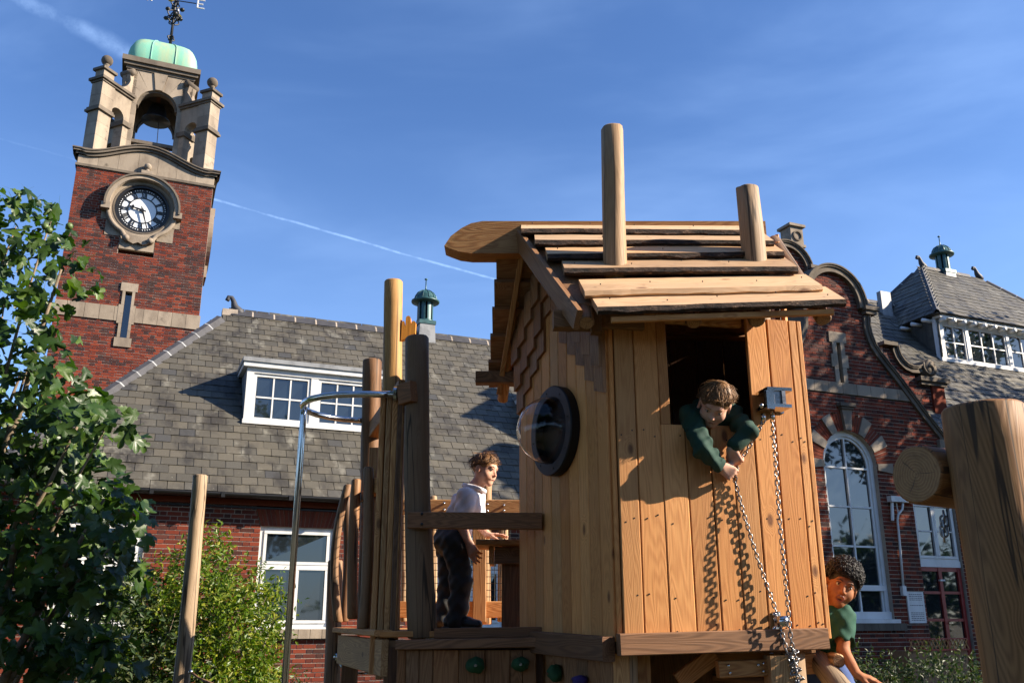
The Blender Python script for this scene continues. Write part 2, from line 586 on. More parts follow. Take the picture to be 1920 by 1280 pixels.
def logpost(name, p0, p1, r0, r1, mat, parent=None, lump=0.05, seed=0, n=22, k=14, bend=0.0, **props):
    """a peeled trunk: uneven, slightly bent, chamfered ends with end grain"""
    M, L = frame(p0, p1, (0.2, -1, 0.1))
    m = MB()
    v = []
    zs = [0.0, 0.008] + [L * i / k for i in range(1, k)] + [L - 0.008, L]
    for i, z in enumerate(zs):
        t = z / L
        r = r0 + (r1 - r0) * t
        if i in (0, len(zs) - 1):
            r -= 0.006
        cx = bend * math.sin(math.pi * t) + lump * 0.3 * r0 * mnoise.noise((seed, z * 1.7, 3.1)) * 4
        cy = lump * 0.3 * r0 * mnoise.noise((seed + 9, z * 1.7, 7.7)) * 4
        for j in range(n):
            a = 2 * math.pi * j / n
            q = 1 + lump * 1.7 * mnoise.noise((math.cos(a) * 1.3 + seed * 3.7, math.sin(a) * 1.3, z * 2.2 + seed)) + lump * 0.9 * mnoise.noise((math.cos(a) * 3 + seed, math.sin(a) * 3, z * 5)) + lump * 0.8 * abs(math.sin(3.5 * a + seed + 1.5 * math.sin(z * 3)))
            v.append((cx + r * q * math.cos(a), cy + r * q * math.sin(a), z))
    f = []
    for i in range(len(zs) - 1):
        for j in range(n):
            f.append((i * n + j, i * n + (j + 1) % n, (i + 1) * n + (j + 1) % n, (i + 1) * n + j))
    m.add(v, f)
    o = (len(zs) - 1) * n
    m.f += [tuple(range(n - 1, -1, -1)), tuple(o + j for j in range(n))]
    m.m += [1, 1]
    if parent is not None:
        M = parent.matrix_basis.inverted() @ M
    ob = m.build(name, [mat, 'end'], parent, world=M, **props)
    ob.data.polygons.foreach_set('use_smooth', [len(p.vertices) == 4 for p in ob.data.polygons])
    return ob


def child(name, m, mats, parent, smooth=False, **props):
    """mesh given in world coordinates, parented"""
    return m.build(name, mats, parent, smooth, world=parent.matrix_basis.inverted(), **props)


SCHOOL = Matrix.Translation(ORG) @ Matrix.Rotation(TH, 4, 'Z')


# ------------------------------------------------------------------ brickwork and slating
def in_frame(p, rects):
    x, y = proj(p)
    return any(a <= x <= b and c <= y <= d for a, b, c, d in rects)


def brickwork(parent, z0, z1, spans, face, rects=(), dark=None, seed=1, course=0.075, T=None, thick=0.24, stop=300):
    """Flemish bond. spans(z) -> [(s0, s1)...]; face = y of the outer face; T maps local (s, y, z) to the thing's frame"""
    rg = random.Random(seed)
    T = T or Matrix.Identity(4)
    back, rest, single = MB(), MB(), []
    n = int(round((z1 - z0) / course))
    for i in range(n):
        za, zb = z0 + i * course, z0 + (i + 1) * course
        for (a, b) in spans((za + zb) / 2):
            if b - a < 0.03:
                continue
            back.box(a, b, face + 0.009, face + thick, za, zb, M=T)
            s = math.floor(a / 0.3375) * 0.3375 + (0.169 if i % 2 else 0.0) - 0.3375
            kind = 0
            while s < b:
                w = (0.225, 0.1125)[kind]
                x0, x1 = max(s, a), min(s + w, b)
                full = x0 == s and x1 == s + w
                if x1 - x0 > 0.035:
                    dk = 1 if (dark and rg.random() < dark((x0 + x1) / 2, za, kind)) else 0
                    dy = rg.uniform(-0.002, 0.003)
                    c = ((x0 + x1) / 2, face + dy, (za + zb) / 2)
                    if full and rects and in_frame(SCHOOL @ T @ Vector(c), rects):
                        single.append((kind, dk, c))
                    else:
                        rest.box(x0 + 0.006, x1 - 0.006, face + dy, face + 0.05, za + 0.0065, zb - 0.0065, dk, T, back=False)
                s += w
                kind = 1 - kind
    if len(single) > stop:
        rg.shuffle(single)
        for kind, dk, c in single[stop:]:
            w = (0.225, 0.1125)[kind] / 2 - 0.006
            rest.box(c[0] - w, c[0] + w, c[1], c[1] + 0.05, c[2] - course / 2 + 0.0065, c[2] + course / 2 - 0.0065, dk, T, back=False)
        single = single[:stop]
    back.build('mortar_backing', 'mortar', parent)
    rest.build('brickwork', ['brick', 'brick_dark'], parent, kind='stuff')
    cache = {}
    for kind, dk, c in single:
        if (kind, dk) not in cache:
            w = (0.225, 0.1125)[kind] / 2 - 0.006
            cache[kind, dk] = MB().box(-w, w, 0, 0.05, -course / 2 + 0.0065, course / 2 - 0.0065, back=False).mesh('brick', ['brick_dark' if dk else 'brick'])
        link('brick', cache[kind, dk], parent, T @ Matrix.Translation(c))


def slating(parent, O, U, V, rows, span, gauge=0.2, width=0.26, rects=(), seed=1, th=0.011, stop=300, skip=None):
    """slates on the plane O + u U + v V (U along the eave, V up the slope); span(v) -> (u0, u1)"""
    rg = random.Random(seed)
    U, V = Vector(U).normalized(), Vector(V).normalized()
    N = U.cross(V).normalized()
    O = Vector(O)
    B = Matrix((U, V, N)).transposed().to_4x4()
    tilt = Matrix.Rotation(-0.05, 4, 'X')
    rest, single = MB(), []
    L = gauge * 1.9
    for i in range(rows):
        v = i * gauge
        u0, u1 = span(v + gauge / 2)
        u = math.floor(u0 / width) * width + (width / 2 if i % 2 else 0) - width
        while u < u1:
            a, b = max(u, u0), min(u + width, u1)
            full = a == u and b == u + width
            u += width
            if b - a < 0.03:
                continue
            uc = (a + b) / 2
            if skip and skip(uc, v + gauge / 2):
                continue
            M = Matrix.Translation(O + U * uc + V * (v + rg.uniform(-0.006, 0.006)) + N * (0.018 + rg.uniform(0, 0.008))) @ B @ tilt @ Matrix.Rotation(rg.uniform(-0.006, 0.006), 4, 'Z')
            if full and rects and len(single) < 4000 and in_frame(SCHOOL @ (M @ Vector((0, gauge / 2, 0))), rects):
                single.append(M)
            else:
                w = (b - a) / 2 - 0.005
                rest.box(-w, w, 0, L, 0, th, M=M)
    rg.shuffle(single)
    w = width / 2 - 0.005
    for M in single[stop:]:
        rest.box(-w, w, 0, L, 0, th, M=M)
    me = MB().box(-w, w, 0, L, 0, th).mesh('slate', 'slate')
    for M in single[:stop]:
        link('slate', me, parent, M)
    rest.build('slating', 'slate', parent, kind='stuff')


def run(*files):
    pass
# ------------------------------------------------------------------ ground
def ground_fn(t):
    w = wco(t)
    n = t.noise(w, 0.7, 5.0, 0.6)
    f = t.noise(w, 22.0, 4.0, 0.7)
    c = t.mix(t.maprange(n, 0.4, 0.62), (0.035, 0.05, 0.018), (0.10, 0.075, 0.05))
    return {'Base Color': t.mix(t.maprange(f, 0.35, 0.7, 0.0, 0.5), c, (0.03, 0.03, 0.015)), 'Roughness': 0.95, 'Normal': bump(t, f, 0.8, 0.03)}


MAT['ground'] = material('lawn_and_bark_ground', ground_fn)
gm = MB()
gv, gf = [], []
xs = [-600, -200, -80, -40] + [-25 + i for i in range(51)] + [40, 80, 200, 600]
ys = [-600, -200, -60] + [-25 + i for i in range(71)] + [80, 200, 600, 1200]
for y in ys:
    for x in xs:
        near = abs(x) < 24 and -24 < y < 44
        gv.append((x, y, (0.05 * mnoise.noise((x * 0.3, y * 0.3, 0.0)) - 0.03) if near else -0.05))
for j in range(len(ys) - 1):
    for i in range(len(xs) - 1):
        a = j * len(xs) + i
        gf.append((a, a + 1, a + 1 + len(xs), a + len(xs)))
gm.add(gv, gf)
gm.build('ground', 'ground', None, True, kind='structure')

# ------------------------------------------------------------------ clock tower
DT = 8.63
TC, TW = -2.73, 3.52
TL, TR_ = TC - TW / 2, TC + TW / 2
DC = DT + TW / 2
tower = thing('clock_tower', 'tall red brick clock tower with pale stone belfry and green copper dome', 'clock tower', SCHOOL)
ZB = 13.34                                    # top of the brick shaft
clk = (TC, 12.29)


def tower_spans(z):
    sp = [(TL, TR_)]
    cut = []
    dz = z - clk[1]
    if abs(dz) < 0.84:
        h = math.sqrt(0.84 ** 2 - dz * dz)
        cut.append((clk[0] - h, clk[0] + h))
    if 8.38 < z < 10.13:
        w = 0.15 if 8.62 < z < 9.0 or 9.52 < z < 9.9 else 0.2
        cut.append((-2.79 - w, -2.79 + w))
    if 9.06 < z < 9.46:
        return []
    if 10.95 < z < 11.45:
        cut.append((TC - 0.47, TC + 0.42))
    out = []
    for a, b in sp:
        for c, d in sorted(cut):
            if c > a:
                out.append((a, c))
            a = max(a, d)
        out.append((a, b))
    return out


def tower_dark(s, z, kind):
    if 9.5 < z < 11.5:
        return 0.55 - 0.25 * abs(z - 10.5)
    return 0.14


brickwork(tower, 3.0, ZB, tower_spans, DT, [(130, 400, 420, 520)], tower_dark, 11)
# side and rear faces
TS = Matrix.Translation((TR_, DT, 0)) @ Matrix.Rotation(R(90), 4, 'Z')
brickwork(tower, 3.0, ZB, lambda z: [(0.02, TW)] if not 9.06 < z < 9.46 else [], 0.0, (), tower_dark, 12, T=TS)
MB().box(TL, TR_ - 0.26, DT + 0.25, DT + TW, 0, ZB).build('core_wall', 'brick', tower)
# string course, slit window, clock stones
for i in range(10):
    a, b = TL - 0.01 + i * (TW + 0.03) / 10, TL - 0.01 + (i + 1) * (TW + 0.03) / 10
    if a > -3.05 and b < -2.5:
        continue
    if a < -3.0 < b:
        b = -3.0
    if a < -2.58 < b:
        a = -2.58
    MB().box(a + 0.004, b - 0.004, DT - 0.03, DT + 0.2, 9.06, 9.46).build('stone', 'stone', tower)
for i in range(5):
    MB().box(TR_ - 0.15, TR_ + 0.03, DT + 0.01 + i * 0.7, DT + 0.70 + i * 0.7, 9.063, 9.457).build('stone', 'stone', tower)
sx = -2.79
for (z0, z1, w) in ((8.37, 8.62, 0.21), (8.62, 9.0, 0.155), (9.0, 9.52, 0.21), (9.52, 9.9, 0.155), (9.9, 10.14, 0.21)):
    if z0 in (8.37, 9.9):
        MB().box(sx - w, sx + w, DT - 0.036, DT + 0.2, z0, z1 - 0.004).build('stone', 'stone', tower)
    else:
        for sg in (-1, 1):
            MB().prism([(sx + sg * w, z0), (sx + sg * w, z1 - 0.004), (sx + sg * 0.085, z1 - 0.004), (sx + sg * 0.085, z0)][::sg], DT - 0.036, DT + 0.25).build('stone', 'stone', tower)
MB().box(sx - 0.09, sx + 0.09, DT + 0.14, DT + 0.16, 8.6, 9.92).build('slit_glass', 'glass', tower)

# stone frieze with a swan-necked cornice on the front and right faces
def hump(u):
    """cornice height above its ends; u in -1..1"""
    a = min(1.0, abs(u) / 0.86)
    return 0.44 * (0.5 + 0.5 * math.cos(math.pi * a)) ** 1.0 + (0.03 if abs(u) > 0.86 else 0.0)


ZC = 13.72
def frieze(T, w, nblk, pname='stone'):
    m = MB()
    n = 36
    for i in range(nblk):
        u0, u1 = -1 + 2 * i / nblk, -1 + 2 * (i + 1) / nblk
        pts = [(u0 * w + 0.003, ZB), (u1 * w - 0.003, ZB)]
        for k in range(5):
            u = u1 + (u0 - u1) * k / 4
            pts.append((u * w + (0.003 if k == 4 else -0.003 if k == 0 else 0), ZC - 0.13 + hump(u)))
        MB().prism(pts, -0.012, 0.3, M=T).build('stone', 'stone', tower)
    # cornice: three swept fillets
    for (y0, y1, za, zb) in ((-0.07, 0.35, -0.13, -0.06), (-0.13, 0.35, -0.06, 0.0), (-0.16, 0.35, 0.0, 0.035)):
        v, f = [], []
        for k in range(n + 1):
            u = -1 + 2 * k / n
            x = u * (w - y0)
            h = ZC + hump(u)
            v += [(x, y0, h + za), (x, y1, h + za), (x, y1, h + zb), (x, y0, h + zb)]
        for k in range(n):
            for q in range(4):
                f.append((4 * k + q, 4 * k + 4 + q, 4 * k + 4 + (q + 1) % 4, 4 * k + (q + 1) % 4))
        f += [(0, 1, 2, 3), (4 * n + 3, 4 * n + 2, 4 * n + 1, 4 * n)]
        m.add(v, f, M=T)
    recalc(m.build('cornice', 'stone_dark', tower))
    MB().box(-w - 0.04, w + 0.04, -0.045, 0.2, ZB - 0.05, ZB + 0.02, M=T).build('string_mould', 'stone_dark', tower)


FR = Matrix.Translation((TC, DT, 0))
frieze(FR, TW / 2, 7)
FRr = Matrix.Translation((TR_, DC, 0)) @ Matrix.Rotation(R(90), 4, 'Z')
frieze(FRr, TW / 2 - 0.005, 6)
for q in (180, 270):
    frieze(Matrix.Translation((TC, DC, 0)) @ Matrix.Rotation(R(q), 4, 'Z') @ Matrix.Translation((0, -TW / 2 + 0.01, 0)), TW / 2 - 0.012, 3)
MB().box(TL + 0.2, TR_ - 0.2, DT + 0.2, DT + TW - 0.2, ZB, 14.0).build('belfry_floor', 'lead', tower)

# belfry: square lantern with four arches, diagonal wing walls to ball-topped corner piers
CEN = Matrix.Translation((TC, DC, 0))
LZ = 13.9
def arch_outline(x0, x1, z0, z1, cx, r, zs, n=14):
    p = [(x0, z0), (cx - r, z0)]
    p += [(cx + r * math.cos(math.pi - math.pi * i / n), zs + r * math.sin(math.pi - math.pi * i / n)) for i in range(n + 1)]
    p += [(cx + r, z0), (x1, z0), (x1, z1), (x0, z1)]
    return p


HB = 0.93
for q in range(4):
    T = CEN @ Matrix.Rotation(R(90 * q), 4, 'Z')
    # each face: jamb stones, voussoirs, spandrels
    y0, y1 = -HB, -HB + 0.3
    zs, r = 15.95, 0.56
    for sg in (-1, 1):
        z = LZ
        while z < zs - 0.05:
            zt = min(z + 0.42, zs)
            a, b = sorted((sg * r, sg * (HB - 0.002 * (q % 2))))
            MB().box(a, b, y0, y1, z, zt - 0.004, M=T).build('stone', 'stone', tower)
            z += 0.42
    nv = 9
    for i in range(nv):
        a0, a1 = 180 * i / nv, 180 * (i + 1) / nv
        R0 = r
        top = 17.05
        def outer(a):
            ca, sa = math.cos(R(a)), math.sin(R(a))
            tx = HB / abs(ca) if abs(ca) > 1e-6 else 9
            tz = (top - zs) / sa if sa > 1e-6 else 9
            k = min(tx, tz)
            return (k * ca, zs + k * sa)
        pts = [(R0 * math.cos(R(a0)), zs + R0 * math.sin(R(a0))), outer(a0 + 0.4)]
        am = math.degrees(math.atan2(top - zs, HB))
        for ac in (am, 180 - am):
            if a0 < ac < a1:
                pts.append(outer(ac))
        pts += [outer(a1 - 0.4), (R0 * math.cos(R(a1)), zs + R0 * math.sin(R(a1))), (R0 * math.cos(R((a0 + a1) / 2)), zs + R0 * math.sin(R((a0 + a1) / 2)))]
        key = 0.04 if i == nv // 2 else 0.0
        recalc(MB().prism(pts, y0 - key, y1, M=T).build('voussoir', 'stone', tower))
    # archivolt lip
    MB().ring((0, zs), r - 0.05, r, y0 + 0.06, y1 - 0.02, 0, 180, 20, M=T).build('arch_lip', 'stone_dark', tower)
    # balustrade in the opening
    MB().box(-r, r, y0 + 0.02, y0 + 0.2, 14.72, 14.82, M=T).build('balustrade_rail', 'stone_dark', tower)
    MB().box(-r, r, y0 + 0.02, y0 + 0.2, LZ - 0.1, 14.32, M=T).build('balustrade_plinth', 'stone_dark', tower)
    for i in range(5):
        x = -r + 2 * r * (i + 0.5) / 5
        MB().lathe([(0.05, 0), (0.03, 0.05), (0.075, 0.17), (0.035, 0.30), (0.055, 0.40)], 8, (x, y0 + 0.11, 14.32), M=T).build('baluster', 'stone_dark', tower, True)
    # diagonal wing
    Tq = CEN @ Matrix.Rotation(R(90 * q + 45), 4, 'Z')      # wing runs along local -y of this frame -> use x as radius
    W = CEN @ Matrix.Rotation(R(90 * q - 45), 4, 'Z')
    rp0, rp1 = 1.80, 2.24        # pier, along the diagonal
    ri = 1.12                     # inner face against the lantern
    h = 0.2
    for (z0, z1, e) in ((13.75, 14.35, 0.0), (14.35, 14.75, 0), (14.75, 15.1, 0), (15.24, 15.62, 0), (15.62, 16.02, 0)):
        MB().box(rp0 - e, rp1 + e, -h - e, h + e, z0, z1 - 0.004, M=W).build('stone', 'stone', tower)
    # impost ledge, upper cornice, pinnacle, ball
    MB().box(rp0 - 0.06, rp1 + 0.07, -h - 0.07, h + 0.07, 15.1, 15.17, M=W).box(rp0 - 0.03, rp1 + 0.04, -h - 0.04, h + 0.04, 15.17, 15.24, M=W).build('impost', 'stone_dark', tower)
    MB().box(ri - 0.02, rp1 + 0.08, -h - 0.08, h + 0.08, 16.08, 16.16, M=W).box(ri, rp1 + 0.03, -h - 0.03, h + 0.03, 16.02, 16.08, M=W).build('wing_cornice', 'stone_dark', tower)
    MB().box(rp0 + 0.05, rp1 - 0.02, -h + 0.04, h - 0.04, 16.16, 16.42, M=W).build('stone', 'stone', tower)
    MB().box(rp0 + 0.0, rp1 + 0.04, -h - 0.02, h + 0.02, 16.42, 16.50, M=W).build('pinnacle_cap', 'stone_dark', tower)
    pc = ((rp0 + rp1) / 2 + 0.015, 0, 16.5)
    MB().lathe([(0.13, 0), (0.13, 0.05), (0.07, 0.08), (0.06, 0.16), (0.09, 0.2)], 14, pc, M=W).ball((pc[0], 0, 16.5 + 0.33), 0.16, 16, M=W).build('ball_finial', 'stone_dark', tower, True)
    # linking arch between pier and lantern
    cx = (rp0 + ri + 0.22) / 2
    rr = (rp0 - ri - 0.22) / 2
    recalc(MB().prism(arch_outline(ri, rp0, 15.24, 16.02, cx, rr, 15.28, 10), -h + 0.03, h - 0.03, M=W).build('linking_arch', 'stone', tower))
    for (z0, z1) in ((13.9, 14.35), (14.35, 14.75), (14.75, 15.1)):
        MB().box(ri - 0.1, ri + 0.22, -h + 0.03, h - 0.03, z0, z1 - 0.004, M=W).build('stone', 'stone', tower)
    MB().box(ri - 0.12, ri + 0.28, -h - 0.03, h + 0.03, 15.1, 15.24, M=W).build('impost', 'stone_dark', tower)
    # scroll above the link: concave sweep with a rolled top against the lantern
    sc = [(rp0 - 0.02, 16.16)]
    for i in range(9):
        a = R(270 - 80 * i / 8)
        sc.append((rp0 - 0.03 + 0.52 * math.cos(a), 16.72 + 0.54 * math.sin(a)))
    sc += [(ri + 0.2, 16.86), (ri + 0.14, 16.98), (ri + 0.02, 16.95), (ri, 16.16)]
    recalc(MB().prism(sc[::-1], -h + 0.05, h - 0.05, M=W).build('scroll', 'stone', tower))
    MB().tube([W @ Vector((ri + 0.13, -h - 0.02, 16.9)), W @ Vector((ri + 0.13, h + 0.02, 16.9))], 0.1, 14).build('scroll_roll', 'stone_dark', tower, True)
# entablature
m = MB()
for (e, z0, z1) in ((HB + 0.03, 17.05, 17.14), (HB + 0.10, 17.14, 17.24), (HB + 0.16, 17.24, 17.40)):
    m.box(-e, e, -e, e, z0, z1, M=CEN)
m.build('entablature', 'stone_dark', tower)
MB().box(-HB + 0.01, HB - 0.01, -HB + 0.01, HB - 0.01, 16.98, 17.06, M=CEN).build('lantern_ceiling', 'stone_dark', tower)
MB().box(-0.06, 0.06, -HB + 0.3, HB - 0.3, 16.6, 16.75, M=CEN).build('bell_beam', 'beam_brown', tower)
MB().lathe([(0.42, 0), (0.40, 0.05), (0.30, 0.18), (0.25, 0.4), (0.2, 0.52), (0.05, 0.58)], 20, (0, 0, 15.98), M=CEN).build('bell', 'iron', tower, True)
MB().tube([CEN @ Vector((0.08, 0, 16.0)), CEN @ Vector((0.16, 0.1, 14.0))], 0.012, 5).build('bell_rope', 'iron', tower)
# copper dome: square plan, rounded profile, standing seams
v, f = [], []
prof = [(0.97, 17.40), (0.99, 17.52), (0.985, 17.72), (0.95, 17.92), (0.88, 18.1), (0.77, 18.25), (0.62, 18.36), (0.42, 18.43), (0.2, 18.46), (0.03, 18.47)]
K = 40
for r, z in prof:
    for j in range(K):
        a = 2 * math.pi * j / K
        ca, sa = math.cos(a), math.sin(a)
        q = (abs(ca) ** 7 + abs(sa) ** 7) ** (-1 / 7)
        v.append((r * q * ca, r * q * sa, z))
for i in range(len(prof) - 1):
    for j in range(K):
        f.append((i * K + j, i * K + (j + 1) % K, (i + 1) * K + (j + 1) % K, (i + 1) * K + j))
f.append(tuple((len(prof) - 1) * K + j for j in range(K)))
MB().add(v, f, M=CEN).build('copper_dome', 'copper', tower, True)
for q in range(4):
    for sx_ in (-0.34, 0.34):
        pth = []
        for r, z in prof[:8]:
            pth.append(CEN @ Matrix.Rotation(R(90 * q), 4, 'Z') @ Vector((sx_ * min(1, r / 0.9), -r - 0.005, z + 0.005)))
        MB().tube(pth, 0.018, 6).build('standing_seam', 'copper', tower, True)
# weather vane
vx = CEN @ Vector((0.12, 0, 0))
vane = MB()
vane.tube([vx + Vector((0, 0, 18.4)), vx + Vector((0, 0, 21.6))], [0.05, 0.022], 8)
vane.lathe([(0.09, 0), (0.05, 0.1), (0.07, 0.14), (0.03, 0.3)], 10, vx + Vector((0, 0, 18.42)))
vane.build('vane_mast', 'iron', tower, True)
for z, s_ in ((18.95, 0.10), (19.6, 0.2), (19.78, 0.22), (20.2, 0.14)):
    mm = MB()
    for q in range(4):
        a = R(90 * q + 35)
        d = Vector((math.cos(a), math.sin(a), 0))
        p = [vx + d * (0.03 + s_ * 0.9 * math.sin(math.pi * i / 12)) * (1 if i < 12 else 1) + Vector((0, 0, z - s_ * 0.6 + s_ * 1.5 * i / 12)) for i in range(13)]
        mm.tube(p, 0.022, 5)
    mm.build('vane_scrollwork', 'iron', tower, True)
for q in range(8):
    a = R(45 * q + 10)
    d = Vector((math.cos(a), math.sin(a), 0))
    c = vx + d * (0.2 + 0.07 * (q % 2)) + Vector((0, 0, 19.75 + 0.22 * (q % 3)))
    MB().ball(c, 0.085, 8, sz=0.7).build('vane_rosette', 'gilt' if q % 4 == 1 else 'iron', tower, True)
for q, ch in enumerate('ESWN'):
    a = R(-8 + 90 * q)
    d = Vector((math.cos(a), math.sin(a), 0))
    MB().tube([vx + Vector((0, 0, 20.37)), vx + d * 0.62 + Vector((0, 0, 20.37))], 0.018, 5).build('vane_arm', 'iron', tower)
    strokes = {'E': [((0, 0), (0, 1)), ((0, 0), (.7, 0)), ((0, .5), (.55, .5)), ((0, 1), (.7, 1))], 'S': [((.7, 1), (0, 1)), ((0, 1), (0, .5)), ((0, .5), (.7, .5)), ((.7, .5), (.7, 0)), ((.7, 0), (0, 0))],
               'W': [((0, 1), (.2, 0)), ((.2, 0), (.4, .7)), ((.4, .7), (.6, 0)), ((.6, 0), (.8, 1))], 'N': [((0, 0), (0, 1)), ((0, 1), (.7, 0)), ((.7, 0), (.7, 1))]}[ch]
    mm = MB()
    base = vx + d * 0.66 + Vector((0, 0, 20.22))
    for (p, q_) in strokes:
        mm.tube([base + d * p[0] * 0.3 + Vector((0, 0, p[1] * 0.3)), base + d * q_[0] * 0.3 + Vector((0, 0, q_[1] * 0.3))], 0.025, 6)
    mm.build('vane_letter', 'white', tower)

# clock: moulded stone surround, black bezel, white dial with black numerals
CK = Matrix.Translation((clk[0], DT, clk[1]))
MB().ring((0, 0), 0.70, 0.88, -0.06, 0.22, 0, 360, 56, M=CK).build('stone_surround', 'stone', tower)
MB().ring((0, 0), 0.82, 0.93, -0.26, 0.1, -8, 188, 40, M=CK).build('hood_mould', 'stone', tower)
MB().ring((0, 0), 0.915, 0.965, -0.31, 0.05, -6, 186, 40, M=CK).build('hood_fillet', 'stone_dark', tower)
for sg in (-1, 1):
    MB().box(min(sg * 0.80, sg * 1.02), max(sg * 0.80, sg * 1.02), -0.27, 0.1, -0.2, -0.03, M=CK).build('hood_ear', 'stone', tower)
    MB().box(min(sg * 0.72, sg * 1.0), max(sg * 0.72, sg * 1.0), -0.012, 0.1, -0.42, -0.05, M=CK).build('stone', 'stone', tower)
    MB().box(min(sg * 0.45, sg * 0.86), max(sg * 0.45, sg * 0.86), -0.014, 0.1, -0.86, -0.43, M=CK).build('stone', 'stone', tower)
    # lower sweep of the surround
    pth = [CK @ Vector((sg * (0.84 + 0.05 * math.sin(R(a_) * 2)) * math.cos(R(a_)), -0.1, -(0.84) * math.sin(R(a_)))) for a_ in range(6, 62, 6)]
    pth += [CK @ Vector((sg * 0.36, -0.12, -0.86)), CK @ Vector((sg * 0.36, -0.13, -0.93)), CK @ Vector((sg * 0.29, -0.13, -0.95))]
    MB().tube(pth, 0.06, 8).build('scroll', 'stone', tower, True)
    MB().tube([CK @ Vector((sg * 0.3, -0.2, -0.93)), CK @ Vector((sg * 0.3, 0.0, -0.93))], 0.075, 12).build('scroll_roll', 'stone', tower, True)
MB().box(-0.46, 0.41, -0.016, 0.1, -1.2, -0.8, M=CK).build('stone', 'stone', tower)
MB().prism([(-0.26, -0.82), (-0.3, -0.98), (-0.12, -1.06), (0, -1.0), (0.12, -1.06), (0.3, -0.98), (0.26, -0.82)], -0.12, 0.05, M=CK).build('apron', 'stone', tower)
recalc(tower.children[-1])
MB().prism([(-0.13, 0.84), (0.13, 0.84), (0.15, 1.1), (-0.15, 1.1)], -0.2, 0.1, M=CK).build('keystone', 'stone', tower)
MB().ball((0, -0.1, 1.26), 0.1, 12, M=CK).lathe([(0.09, 0), (0.05, 0.05), (0.05, 0.12)], 10, (0, -0.1, 1.1), M=CK).build('keystone_ball', 'stone', tower, True)
MB().ring((0, 0), 0.635, 0.70, -0.04, 0.2, 0, 360, 56, M=CK).build('bezel', 'iron', tower)
MB().ring((0, 0), 0.70, 0.735, -0.075, 0.1, 0, 360, 56, M=CK).build('bezel_bead', 'stone_dark', tower)
MB().ring((0, 0), 0.001, 0.64, 0.06, 0.1, 0, 360, 48, M=CK).build('dial', 'enamel', tower)
MB().ring((0, 0), 0.53, 0.64, 0.04, 0.06, 0, 360, 48, M=CK).build('minute_ring', 'iron', tower)
for i in range(60):
    if i % 5:
        a = R(6 * i)
        MB().ball((0.585 * math.sin(a), 0.036, 0.585 * math.cos(a)), 0.017, 6, M=CK).build('minute_dot', 'enamel', tower)
MB().ring((0, 0), 0.355, 0.38, 0.045, 0.06, 0, 360, 48, M=CK).build('numeral_ring', 'iron', tower)
NUM = ['XII', 'I', 'II', 'III', 'IIII', 'V', 'VI', 'VII', 'VIII', 'IX', 'X', 'XI']
for i, s_ in enumerate(NUM):
    T = CK @ Matrix.Rotation(R(30 * i), 4, 'Y')
    mm = MB()
    ww = {'I': 0.036, 'V': 0.075, 'X': 0.075}
    tot = sum(ww[c] for c in s_)
    x = -tot / 2
    for c in s_:
        w = ww[c]
        z0, z1 = 0.37, 0.535
        bars = {'I': [((0.5, 0), (0.5, 1), 0.026)], 'V': [((0.1, 1), (0.5, 0), 0.026), ((0.9, 1), (0.5, 0), 0.015)], 'X': [((0.1, 1), (0.9, 0), 0.026), ((0.9, 1), (0.1, 0), 0.015)]}[c]
        for (p, q, t_) in bars:
            ax, az, bx, bz = x + p[0] * w, z0 + p[1] * (z1 - z0), x + q[0] * w, z0 + q[1] * (z1 - z0)
            mm.add([(ax - t_ / 2, 0.046, az), (ax + t_ / 2, 0.046, az), (bx + t_ / 2, 0.046, bz), (bx - t_ / 2, 0.046, bz),
                    (ax - t_ / 2, 0.059, az), (ax + t_ / 2, 0.059, az), (bx + t_ / 2, 0.059, bz), (bx - t_ / 2, 0.059, bz)],
                   [(0, 1, 2, 3), (0, 4, 5, 1), (1, 5, 6, 2), (2, 6, 7, 3), (3, 7, 4, 0)], M=T)
        x += w
    mm.build('numeral', 'iron', tower)
for (ang, L, w, y) in ((283, 0.36, 0.036, 0.02), (162, 0.54, 0.03, 0.0)):
    T = CK @ Matrix.Rotation(R(ang), 4, 'Y')
    mm = MB().prism([(-w / 2, -0.1), (w / 2, -0.1), (w * 0.8, L * 0.2), (w / 2, L * 0.6), (w / 2, L), (-w / 2, L), (-w / 2, L * 0.6), (-w * 0.8, L * 0.2)], y - 0.012, y, M=T)
    if L < 0.4:
        mm.ring((-0.03, L * 0.72), 0.0, 0.035, y - 0.012, y, n=12, M=T).ring((0.03, L * 0.72), 0.0, 0.035, y - 0.012, y, n=12, M=T)
    mm.build('clock_hand', 'iron', tower)
MB().ring((0, 0), 0.0, 0.04, -0.02, 0.05, n=16, M=CK).build('hand_boss', 'iron', tower)
# right-hand face carries the same surround, seen edge-on
CKr = Matrix.Translation((TR_, DC, clk[1])) @ Matrix.Rotation(R(90), 4, 'Z')
MB().ring((0, 0), 0.62, 0.90, -0.16, 0.1, 0, 360, 40, M=CKr).build('stone_surround', 'stone', tower)
MB().box(-0.4, 0.4, -0.13, 0.1, -1.2, -0.85, M=CKr).prism([(-0.13, 0.84), (0.13, 0.84), (0.15, 1.1), (-0.15, 1.1)], -0.2, 0.1, M=CKr).build('stone', 'stone', tower)
MB().box(-0.2, 0.2, -0.05, 0.1, 8.37 - clk[1], 10.14 - clk[1], M=CKr).build('slit_surround', 'stone', tower)
MB().ring((0, 0), 0.0, 0.62, -0.02, 0.1, n=40, M=CKr).build('dial', 'enamel', tower)
# ------------------------------------------------------------------ school range on the left: brick front, slate roof, dormers
school = thing('school_building', 'long red brick school range with grey slate roof and white windows', 'building', SCHOOL)
EZ, ED = 3.60, -0.30            # eave height and overhang
RD, RZ = 3.5, 7.99              # ridge depth and height
TANR = (RZ - EZ) / (RD - ED)
SLP = math.atan(TANR)
RS = -0.58                      # left end of the ridge
SE = 9.6                        # right end, against the gabled wing


